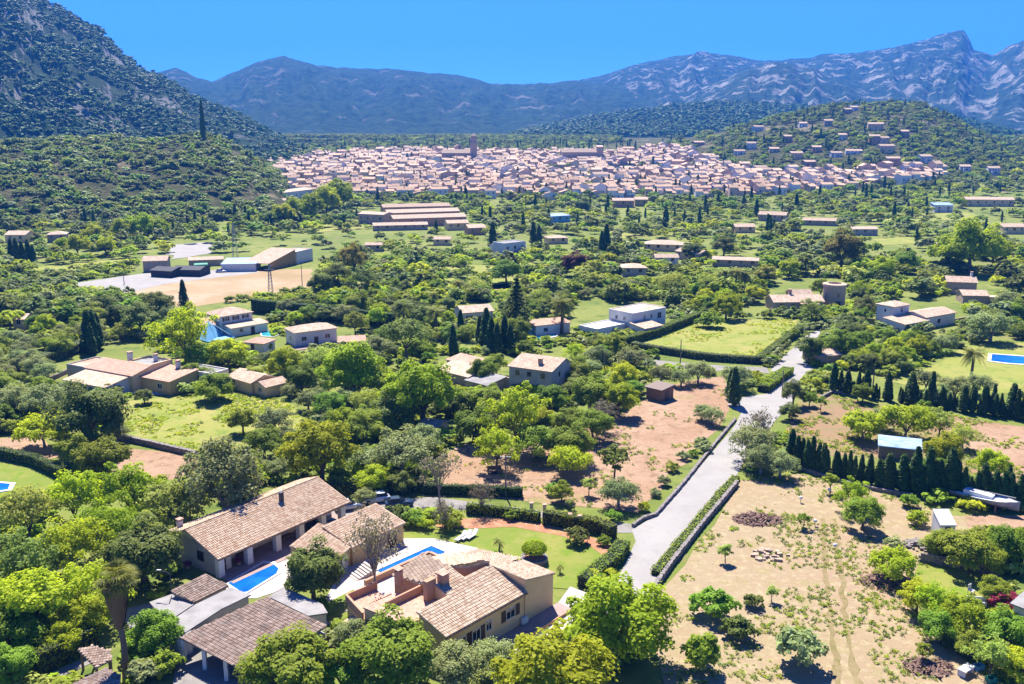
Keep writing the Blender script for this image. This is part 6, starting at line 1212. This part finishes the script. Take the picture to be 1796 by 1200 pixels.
# boat on its cradle
pa, pb = P(1672, 876), P(1780, 905); p = (pa + pb) / 2; bt = empty('boat', (p.x, p.y, 0), math.atan2(pb.y - pa.y, pb.x - pa.x)); bt.scale = (1.0, 1.15, 1.1); tag(bt, 'long grey blue laid up boat on a cradle in front of the front cypress row', 'boat')
mb = MB(); secs = []
for i in range(13):
    t_ = i / 12; x = -4.8 + 9.6 * t_; w_ = 1.35 * math.sin(math.pi * min(1, .12 + t_ * .55 + .1)) * (1 if t_ < .8 else (1 - t_) / .2 * .9 + .06); sh = 1.55 + .55 * t_ ** 2; kl = .55 + .7 * max(0, t_ - .7) ** 1.0
    secs.append([(x, -w_, sh), (x, -w_ * .8, (sh + kl) / 2), (x, 0, kl), (x, w_ * .8, (sh + kl) / 2), (x, w_, sh)])
for s_ in secs: mb.v += s_
for i in range(12):
    for k_ in range(4): a = i * 5 + k_; mb.f.append((a, a + 1, a + 6, a + 5)); mb.m.append(0); mb.uv += [(0, 0)] * 4
mb.f.append((0, 1, 2, 3, 4)); mb.m.append(0); mb.uv += [(0, 0)] * 5; mb.obj('hull', M['hull'], bt, True)
mb = MB()
for i in range(12): a, b = secs[i], secs[i + 1]; mb.quad((a[0][0], a[0][1] * .93, a[0][2] - .12), (a[4][0], a[4][1] * .93, a[4][2] - .12), (b[4][0], b[4][1] * .93, b[4][2] - .12), (b[0][0], b[0][1] * .93, b[0][2] - .12))
mb.obj('deck', M['white'], bt); mb = MB(); mb.prism([(-2.8, -.7), (1.2, -.6), (1.2, .6), (-2.8, .7)], 1.5, [2.15, 2.0, 2.0, 2.15]); mb.obj('cabin', M['white'], bt)
mb = MB(); mb.tube([(-2, 0, 2.25), (4.2, 0, 2.5)], .06, 6); mb.obj('mast', M['metal'], bt)
for x in (-2.6, 2.0):
    mb = MB(); mb.box(x - .12, x + .12, -1.2, 1.2, -.1, .15); mb.box(x - .1, x + .1, -1.2, -1.0, .15, 1.2); mb.box(x - .1, x + .1, 1.0, 1.2, .15, 1.2); mb.obj('cradle', M['wood'], bt)
# white hut, greenhouse, garden furniture, crates
h = House('white_hut', 'small white hut with a sloping white roof at the edge of the dry field', (1650, 922), (1676, 922), 1.8, 'hut'); h.shed(0, h.L, 0, 2.6, 1.8, 3.0, 'white', 'white', ov=.1); h.door('f', -.03, h.L / 2, .8, 1.6, 'wood_grey'); clear(1645, 890, 1682, 926)
h = House('greenhouse', 'low wooden walled shed with blue sheet roof behind the front cypress row', (1542, 782), (1616, 790), 2.2, 'shed'); h.shed(0, h.L, 0, 3.4, 2.2, 3.0, 'wood_grey', 'blue_sheet', ov=.2); [h.box('plank', h.L * i / 14 + .02, h.L * (i + 1) / 14 - .03, -.06, -.01, 0, 2.0, 'wood_grey') for i in range(14)]; clear(1535, 762, 1622, 800)
h = House('shed', 'shed with pale corrugated roof at the right edge beside the bougainvillea', (1778, 1060), (1830, 1080), 2.4, 'shed'); h.shed(0, h.L, 0, 5, 2.4, 3.0, 'wall_white', 'concrete', ov=.3); clear(1775, 1000, 1796, 1085)
def chair(px, py, rz, label):
    p = P(px, py); t = empty('garden_chair', (p.x, p.y, .06), rz); tag(t, label, 'chair')
    for nm, b in (('seat', (-.3, .3, -.3, .3, .42, .48)), ('backrest', (-.3, .3, .26, .32, .48, 1.15))): mb = MB(); mb.box(*b); mb.obj(nm, M['white'], t)
    for a in (-.26, .26):
        for b in (-.26, .26): mb = MB(); mb.box(a - .03, a + .03, b - .03, b + .03, 0, .42); mb.obj('leg', M['white'], t)
chair(1703, 1042, R(30), 'white garden chair furthest from the bougainvillea'); chair(1724, 1040, R(-30), 'white garden chair nearer the bougainvillea')
p = P(1712, 1062); t = empty('garden_bench', (p.x, p.y, .06), R(-12)); tag(t, 'white garden bench in front of the two white chairs', 'bench')
for nm, b in (('seat', (-1.1, 1.1, -.3, .3, .4, .48)), ('backrest', (-1.1, 1.1, .3, .38, .48, .95)), ('leg', (-1.05, -.95, -.3, .3, 0, .4)), ('leg', (.95, 1.05, -.3, .3, 0, .4))): mb = MB(); mb.box(*b); mb.obj(nm, M['white'], t)
p = P(1693, 1183); t = empty('garden_table', (p.x, p.y, .05), R(35)); tag(t, 'pale rectangular outdoor table at the bottom edge of the dry field', 'table')
for nm, b in (('tabletop', (-.95, .95, -.45, .45, .68, .76)), ('leg', (-.85, -.75, -.4, .4, 0, .68)), ('leg', (.75, .85, -.4, .4, 0, .68))): mb = MB(); mb.box(*b); mb.obj(nm, M['coping'], t)
def crate(px, py, s_, m, label): p = P(px, py); t = empty('plastic_crate', (p.x, p.y, .04), R(20)); tag(t, label, 'crate'); mb = MB(); [mb.box(*b) for b in ((-s_, s_, -s_ * .7, -s_ * .6, 0, s_), (-s_, s_, s_ * .6, s_ * .7, 0, s_), (-s_, -s_ * .9, -s_ * .6, s_ * .6, 0, s_), (s_ * .9, s_, -s_ * .6, s_ * .6, 0, s_))]; mb.obj('side', M[m], t); mb = MB(); mb.box(-s_ * .9, s_ * .9, -s_ * .6, s_ * .6, 0, .05); mb.obj('base', M[m], t)
crate(1716, 1174, .5, 'blue_awning', 'blue plastic crate beside the pale outdoor table'); crate(1738, 1196, .5, 'green_sheet', 'green plastic crate at the bottom edge near the pale outdoor table')
for i, (x, y) in enumerate([(1404, 882), (1429, 923), (1464, 966), (1454, 868)]):
    p = P(x, y); t = empty('garden_lamp', (p.x, p.y, .03)); tag(t, ['white globe marker by the branch heap on the dry field', 'white globe marker beside the slender tree by the tracks', 'white globe marker right of the wheel tracks', 'white globe marker under the small tree by the cypress row'][i], 'garden lamp')
    mb = MB(); mb.tube([(0, 0, 0), (0, 0, .6)], .04, 6); mb.obj('post', M['dark_metal'], t); mb = MB(); mb.tube([(0, 0, .55), (0, 0, .65), (0, 0, .82), (0, 0, .98), (0, 0, 1.05)], [.1, .24, .3, .22, .06], 10); mb.obj('globe', M['white'], t, True)
def benchbox(px, py, label): pass
h = empty('wooden_trailer', P(868, 830)); h.rotation_euler.z = R(10); tag(h, 'reddish flat wooden trailer on the soil beside the bare trees', 'trailer')
for nm, b, m in (('platform', (-1.2, 1.2, -.6, .6, .5, .62), 'wood'), ('side_board', (-1.2, 1.2, .55, .62, .62, 1.1), 'wood'), ('wheel', (-.3, .3, -.72, -.6, 0, .55), 'tyre'), ('wheel', (-.3, .3, .6, .72, 0, .55), 'tyre')): mb = MB(); mb.box(*b); mb.obj(nm, M[m], h)
# gate posts and gate of the villa
for i, (x, y) in enumerate([(932, 905), (955, 908), (1000, 925), (1016, 928)]):
    p = P(x, y); t = empty('gate_post', (p.x, p.y, 0)); tag(t, f'{["first", "second", "third", "fourth"][i]} cream gate post from the left along the garden lane', 'post'); mb = MB(); mb.box(-.25, .25, -.25, .25, 0, 2.0); mb.obj('post', M['wall_cream'], t); mb = MB(); mb.box(-.32, .32, -.32, .32, 2.003, 2.12); mb.obj('cap', M['roof_terra'], t)
# poles and pylons
def pole(px, py, hpx, label, lattice=False, arm=True):
    p = P(px, py); sc = FPX / math.hypot(p.y, CAM_H); h_ = hpx / sc / math.cos(math.atan2(CAM_H, p.y)); o = empty('pylon' if lattice else 'utility_pole', p); tag(o, label, 'pylon' if lattice else 'pole')
    mb = MB()
    if lattice:
        w0, w1, n = h_ * .07, h_ * .02, 9
        for a in (-1, 1):
            for b in (-1, 1): mb.tube([(a * w0, b * w0, -.2), (a * w1, b * w1, h_)], .09, 4)
        for i in range(n):
            t0, t1 = i / n, (i + 1) / n; a0, a1 = w0 + (w1 - w0) * t0, w0 + (w1 - w0) * t1
            for s_ in (-1, 1): mb.tube([(-a0, s_ * a0, h_ * t0), (a1, s_ * a1, h_ * t1)], .05, 3); mb.tube([(s_ * a0, -a0, h_ * t0), (s_ * a1, a1, h_ * t1)], .05, 3)
    else: mb.tube([(0, 0, -.2), (0, 0, h_)], [.16, .1], 7)
    mb.obj('mast', M['metal' if lattice else 'wood_grey'], o)
    if arm:
        mb = MB(); mb.box(-h_ * .12, h_ * .12, -.06, .06, h_ * .93, h_ * .93 + .12); mb.obj('crossarm', M['metal'], o)
        if lattice: mb = MB(); mb.box(-h_ * .16, h_ * .16, -.06, .06, h_ * .8, h_ * .8 + .12); mb.obj('crossarm', M['metal'], o)
for a_ in [(475, 515, 52, 'grey lattice pylon in front of the mown straw field', True), (413, 455, 62, 'tall lattice pylon behind the gravel yard', True), (887, 872, 72, 'grey wooden utility pole beside the lane hedge'), (1372, 690, 40, 'slim pole on the driveway near the bright hedge', False, False), (1408, 628, 40, 'slim lamp pole by the narrow lane', False, False), (1193, 640, 44, 'thin pole at the front hedge of the meadow', False, False), (1060, 660, 40, 'thin pole behind the reddish field', False, False), (530, 500, 36, 'thin pole at the corner of the straw field', False, False), (218, 500, 22, 'short brown pole on the gravel yard', False, False), (1530, 690, 50, 'slim pole by the rear cypress row', False, False), (640, 470, 40, 'distant utility pole in the green fields'), (1680, 470, 34, 'distant utility pole near the stone cottages')]: pole(*a_)

# ------------------------------------------------------------------ trees planted by rule between the listed ones
def pip(px, py): 
    c = np.zeros(len(px), bool)
    for q in CLEAR: c |= inpoly(px, py, q)
    return c
WP = [np.array(w) for w in WPOLY]
def onsheet(x, y):
    c = np.zeros(len(x), bool)
    for q in WP: c |= inpoly(x, y, [tuple(v) for v in q])
    return c
rng = np.random.default_rng(2024)
N_ = 9000; d = np.sqrt(rng.uniform(85 ** 2, 330 ** 2, N_)); a = rng.uniform(-.56, .56, N_); x, y = np.sin(a) * d, np.cos(a) * d
Rr = rng.choice([1.4, 2.0, 2.6, 3.2, 3.9], N_, p=[.2, .25, .25, .2, .1]) * rng.uniform(.85, 1.15, N_)
bad = onsheet(x, y) | onsheet(x + Rr * .8, y) | onsheet(x - Rr * .8, y)
CLEAR.append([(1385, 768), (1796, 830), (1796, 892), (1600, 880), (1385, 820)]); CLEAR.append([(1462, 648), (1796, 700), (1796, 745), (1462, 700)]); clear(1670, 845, 1785, 890); clear(1690, 1005, 1740, 1070); clear(580, 870, 730, 905); clear(1675, 1165, 1745, 1200)
bad = bad | pip(*projv(x, y, 0 * x))
for f in (.1, .6, 1.0, 1.6):
    for sx in (-.8, 0, .8): px, py = projv(x + sx * Rr, y, f * Rr); bad |= pip(px, py)
acc = [(t[2], t[3], t[4]) for t in TREES]; kinds_near = ['lime', 'green', 'rgreen', 'dark', 'olive', 'olive', 'airy', 'limeloose', 'fig', 'green']
zone = vnoise(x / 38, y / 38, 3); cnt = {}; auto = 0
for i in np.where(~bad)[0]:
    if any((x[i] - q[0]) ** 2 + (y[i] - q[1]) ** 2 < (.78 * (Rr[i] + q[2])) ** 2 for q in acc): continue
    if d[i] > 300: pass
    r = rng.random(); zk = zone[i]
    if Rr[i] < 1.9: k = 'shrub' if r < .45 else 'shrubdark' if r < .6 else 'shruboli' if r < .8 else 'shrublime'
    else: k = ('olive' if r < .55 else 'airy' if r < .7 else 'green') if zk < .38 else ('lime' if r < .25 else 'green' if r < .5 else 'rgreen' if r < .65 else 'dark' if r < .85 else 'limeloose') if zk < .7 else ('dark' if r < .3 else 'fig' if r < .4 else 'olive' if r < .6 else 'green' if r < .85 else 'lime')
    nm = KINDS[k][2]
    if cnt.get(nm, 0) > 175: continue
    cnt[nm] = cnt.get(nm, 0) + 1; tree_at(k, x[i], y[i], Rr[i], z=0); acc.append((x[i], y[i], Rr[i])); auto += 1
    if auto > 620: break
print('auto trees', auto, cnt)
# labels from the nearest landmark
LM = []
for o in list(COL.objects):
    if o.parent is None and o.get('label') and o.get('category') in ('house', 'villa', 'shed', 'pool', 'barn', 'carport', 'table', 'boat', 'hut', 'warehouse', 'pole', 'pylon', 'wall', 'outhouse', 'ruin', 'steps', 'church', 'hedge', 'bench', 'shelter') and 'town house' not in o['label'] and 'hill_villa' not in o.name: LM.append((o['label'], o.location.x, o.location.y))
def short(l):
    l = l.split(',')[0]
    for w in (' with ', ' between ', ' beside ', ' in front ', ' behind ', ' below ', ' above ', ' next to ', ' near ', ' by ', ' at ', ' along ', ' around ', ' half ', ' from ', ' of the ', ' on '):
        if w in l and len(l.split(w)[0].split()) >= 3: return l.split(w)[0]
    return ' '.join(l.split()[:6])
lmn = {}
for l, lx, ly in LM: lmn.setdefault(short(l), []).append((lx, ly))
LMK = [(s_, v[0][0], v[0][1]) for s_, v in lmn.items() if len(v) == 1]
ORD = ['', 'second ', 'third ', 'fourth ', 'fifth ', 'sixth ', 'seventh ', 'eighth ', 'ninth ', 'tenth ', 'eleventh ', 'twelfth ', 'thirteenth ', 'fourteenth ', 'fifteenth ', 'sixteenth ']
bins = {}
SHORT = {'lime': 'lime green tree', 'yellow': 'yellow green tree', 'green': 'green tree', 'rgreen': 'round green tree', 'dark': 'evergreen tree', 'olive': 'olive tree', 'airy': 'pale tree', 'bare': 'bare tree', 'limeloose': 'loose lime tree', 'fig': 'fig tree', 'smalldark': 'citrus tree', 'small': 'young tree', 'smallairy': 'thin young tree', 'shrub': 'green shrub', 'shrubdark': 'dark shrub', 'shruboli': 'grey shrub', 'shrublime': 'bright shrub', 'palm': 'palm tree', 'cypress': 'dark cypress', 'pine': 'pine tree'}
for t in TREES:
    o, k, x_, y_, r_ = t
    if o.get('label'): continue
    s_ = min(LMK, key=lambda q: (q[1] - x_) ** 2 + (q[2] - y_) ** 2); dx, dy = x_ - s_[1], y_ - s_[2]
    rel = ('behind' if dy > 0 else 'in front of') if abs(dy) > abs(dx) * 1.3 else ('right of' if dx > 0 else 'left of')
    bins.setdefault((k, rel, s_[0]), []).append((math.hypot(dx, dy), t))
for (k, rel, l), v in bins.items():
    v.sort(key=lambda q: q[0]); desc = KINDS[k][4]
    for i, (_, t) in enumerate(v):
        if len(f'{desc} {rel} the {l}'.split()) > 14 - (len(v) > 1): desc = SHORT.get(k, desc)
        tag(t[0], f'{desc} {rel} the {l}' + ('' if len(v) == 1 else f', {ORD[i]}nearest' if i < 16 else f', far group'), KINDS[k][3], {'tree': 'trees of the gardens', 'shrub': 'garden shrubs'}.get(KINDS[k][3]))

# ------------------------------------------------------------------ plants too many to count
def lowcrown(kind, seed, fk, R_, Hs, zc, ncl, per, leaf, clr=.32):
    return crown_mesh('p', F[fk], seed, Rr=R_, Hs=Hs, zc=zc, ncl=ncl, per=per, leaf=leaf, clr=clr, jit=.5, flat_bottom=.2)
FAR = [lowcrown('r', 1, 'lime', 3.4, 2.6, 2.5, 22, 16, .95), lowcrown('r', 2, 'green', 3.4, 2.7, 2.5, 22, 16, .95), lowcrown('r', 3, 'dark', 3.4, 2.7, 2.6, 24, 16, .9), lowcrown('r', 4, 'olive', 3.0, 2.2, 2.2, 22, 16, .85), lowcrown('r', 5, 'airy', 3.2, 2.8, 2.6, 18, 14, .9), lowcrown('r', 6, 'scrub', 3.2, 2.2, 2.0, 20, 14, .9)]
CYP = [cypress_mesh(301, 7, .9, 160, .7)]
SC = [lowcrown('r', 7, 'scrub', 2.6, 1.9, 1.5, 9, 9, 1.3, .4), lowcrown('r', 8, 'green', 2.8, 2.3, 1.9, 9, 9, 1.3, .4), lowcrown('r', 9, 'olive', 2.4, 1.7, 1.4, 8, 9, 1.3, .4)]
PINEF = [lowcrown('r', 10, 'forest', 2.8, 3.2, 3.0, 9, 10, 1.5, .42), lowcrown('r', 12, 'forest', 2.8, 2.4, 2.0, 9, 10, 1.5, .42)]
def polar(n, d0, d1, a0=-.56, a1=.56): d = np.sqrt(rng.uniform(d0 ** 2, d1 ** 2, n)); a = rng.uniform(a0, a1, n); return np.sin(a) * d, np.cos(a) * d
def keep(x, y, z, hgt, margin=0):
    bad = np.zeros(len(x), bool)
    for f in (.05, .5, .95): px, py = projv(x, y, z + hgt * f); bad |= pip(px, py)
    return ~bad
# valley woodland 300 m - 1000 m
x, y = polar(15000, 290, 1200); z = HZ(x, y); s_ = rng.choice([.45, .7, 1.0, 1.35], len(x), p=[.25, .3, .3, .15]) * rng.uniform(.85, 1.15, len(x)); k = keep(x, y, z, 5 * s_); px, py = projv(x, y, z)
k &= ~(inpoly(px, py, TOWN[0]) & (rng.random(len(x)) < .74)); k &= (RD['left_hill'].z(x, y) <= terr(x, y) + .5); dens = fbm(x / 90, y / 90, 8, 3); k &= (rng.random(len(x)) < np.clip((dens - .22) * 3.2, .12, 1)); k &= ~((np.hypot(x, y) < 330) & (np.hypot(x, y) < 290))
x, y, z, s_ = x[k], y[k], z[k], s_[k]; zn = vnoise(x / 60, y / 60, 4); u = rng.random(len(x))
pid = np.where(zn < .35, np.where(u < .5, 3, np.where(u < .7, 4, 1)), np.where(zn < .7, np.where(u < .3, 0, np.where(u < .6, 1, np.where(u < .85, 2, 4))), np.where(u < .4, 2, np.where(u < .7, 0, 3))))
instancer('valley_woodland', FAR, np.column_stack([x, y, z - .2]), s_, rng.uniform(0, 6.28, len(x)), 'mixed trees filling the valley between the gardens and the town', pid=pid)
# trees round and behind the town and on its hill
x, y = polar(26000, 950, 2300, -.6, .6); z = HZ(x, y); px, py = projv(x, y, z + 2); k = keep(x, y, z, 6) & (py > 180) & (py < 322); k &= ~(inpoly(px, py, TOWN[0]) & (rng.random(len(x)) < .8)); k &= (fbm(x / 120, y / 120, 18, 3) + (z > terr(x, y) + 3) * .12 > .44)
x, y, z = x[k], y[k], z[k]; pid = rng.choice(6, len(x), p=[.08, .2, .3, .12, .08, .22]); instancer('hill_woodland', FAR, np.column_stack([x, y, z - .3]), rng.uniform(.7, 1.6, len(x)), rng.uniform(0, 6.28, len(x)), 'dark trees and shrubs on the town hill and behind the town', pid=pid)
x, y = polar(900, 500, 1500, -.5, .5); z = HZ(x, y); k = keep(x, y, z, 6) & (RD['left_hill'].z(x, y) <= terr(x, y) + .5); x, y, z = x[k], y[k], z[k]; instancer('far_cypresses', CYP, np.column_stack([x, y, z]), rng.uniform(.8, 1.7, len(x)), rng.uniform(0, 6, len(x)), 'dark cypresses scattered over the valley and the town')
# scrub hill
x, y = polar(16000, 590, 1120, -.62, -.1); zr = RD['left_hill'].z(x, y); k = (zr > terr(x, y) + .3); px, py = projv(x, y, zr); k &= ~pip(px, py); k &= (rng.random(len(x)) < np.clip(fbm(x / 45, y / 45, 6, 3) * 2.2 - .35, .1, 1)); x, y, zr = x[k], y[k], zr[k]
instancer('hillside_scrub', SC + [FAR[5]], np.column_stack([x, y, zr - .3]), rng.choice([.6, .9, 1.3], len(x)) * rng.uniform(.8, 1.3, len(x)), rng.uniform(0, 6, len(x)), 'olive and oak scrub covering the low hill')
# mountain forest on the left slope and the foothill
x, y = polar(30000, 1000, 2150, -.66, -.08); zr = RD['left_mountain'].z(x, y); k = (zr > HZ(x, y) + 1) & (rng.random(len(x)) < np.clip(fbm(x / 70, y / 70, 26, 4) * 3 - 1.0, .05, 1)); x, y, zr = x[k], y[k], zr[k]
instancer('mountain_forest', PINEF, np.column_stack([x, y, zr - .5]), rng.uniform(.9, 2.0, len(x)), rng.uniform(0, 6, len(x)), 'pines and scrub on the steep wooded mountain')
x, y = polar(22000, 1850, 3000, -.12, .62); zr = RD['foothill'].z(x, y); k = (zr > HZ(x, y) + 1); x, y, zr = x[k], y[k], zr[k]
instancer('foothill_forest', PINEF, np.column_stack([x, y, zr - .5]), rng.uniform(1.3, 2.6, len(x)), rng.uniform(0, 6, len(x)), 'dark forest on the foothill behind the town')
# undergrowth between the gardens
UG = [lowcrown('r', 20, 'green', 1.1, .7, .45, 10, 22, .3), lowcrown('r', 21, 'lime', 1.1, .6, .4, 10, 22, .3), lowcrown('r', 22, 'airy', 1.2, .6, .4, 10, 20, .3), lowcrown('r', 23, 'olive', 1.0, .7, .5, 10, 20, .28), lowcrown('r', 24, 'dark', 1.0, .8, .5, 10, 20, .28)]
x, y = polar(15000, 86, 420); px, py = projv(x, y, 0.0 * x); k = ~onsheet(x, y) & ~onsheet(x + 1.3, y) & ~onsheet(x - 1.3, y) & ~onsheet(x, y + 1.5) & ~onsheet(x, y - 1.5) & ~pip(px, py) & (fbm(x / 14, y / 14, 41, 3) > .44); x, y = x[k], y[k]; z = HZ(x, y); zn = vnoise(x / 25, y / 25, 14); u = rng.random(len(x))
pid = np.where(zn < .5, np.where(u < .45, 1, np.where(u < .7, 2, 0)), np.where(u < .4, 0, np.where(u < .6, 4, 3))); instancer('undergrowth', UG, np.column_stack([x, y, z - .1]), rng.uniform(.5, 1.7, len(x)) * (1 + np.hypot(x, y) / 500), rng.uniform(0, 6, len(x)), 'rough undergrowth and brambles between gardens and fields', pid=pid)
# tufts on the fields
def tuft(seed, fk, n=16, r=.35, h=.22):
    rg = np.random.default_rng(seed); a = rg.uniform(0, 6.28, n); q = r * rg.uniform(0, 1, n); pos = np.stack([np.cos(a) * q, np.sin(a) * q, h * rg.uniform(.2, 1, n)], 1); return quads_mesh('p', leaf_quads(pos, np.array([0, 0, .8]) + rdir(n, rg), np.full(n, .16), rg, 1.8), F[fk], rg.uniform(0, 1, n))
TF = [tuft(1, 'airy'), tuft(2, 'green'), tuft(3, 'olive'), tuft(4, 'lime')]
def fieldtufts(idx, n, lab, s0, s1, thr, p4):
    w = WP[idx]; x = rng.uniform(w[:, 0].min(), w[:, 0].max(), n); y = rng.uniform(w[:, 1].min(), w[:, 1].max(), n); k = inpoly(x, y, [tuple(v) for v in w]) & (fbm(x / 5, y / 5, idx + 50, 3) > thr); x, y = x[k], y[k]
    instancer('grass_tufts', TF, np.column_stack([x, y, terr(x, y) + .04]), rng.uniform(s0, s1, len(x)), rng.uniform(0, 6, len(x)), lab, pid=rng.choice(4, len(x), p=p4))
fieldtufts(0, 9000, 'green and straw coloured tufts dotted over the dry field', .4, 1.15, .5, [.62, .12, .18, .08]); fieldtufts(1, 4500, 'weeds on the reddish tilled field', .4, 1.4, .58, [.3, .4, .2, .1]); fieldtufts(2, 5000, 'young grass on the brown field', .5, 1.4, .5, [.3, .4, .1, .2]); fieldtufts(5, 5000, 'tall grass on the yellow meadow', .4, 1.2, .52, [.15, .05, .1, .7]); fieldtufts(4, 5000, 'grass tufts on the hedged meadow', .4, 1.1, .54, [.1, .05, .05, .8])

# ------------------------------------------------------------------ air
mh, th_, oh = nt('hazy air'); pv = th_.nodes.new('ShaderNodeVolumePrincipled'); pv.inputs['Color'].default_value = (.05, .31, .95, 1); pv.inputs['Density'].default_value = HAZE = 1.3e-4; pv.inputs['Anisotropy'].default_value = 0.0
th_.links.new(pv.outputs[0], oh.inputs['Volume']); mb = MB(); mb.box(-7500, 7500, -60, 8200, -40, 820); hz = mb.obj('haze', mh); tag(hz, 'thin blue haze in the valley air', kind='stuff')

for o in list(COL.objects):
    if o.parent is None and o.get('label') and len(o['label'].split()) > 16: o['label'] = o['label'].replace('the ', '', 1) if len(o['label'].split()) == 17 else ' '.join(w for w in o['label'].split() if w not in ('the', 'with', 'and'))
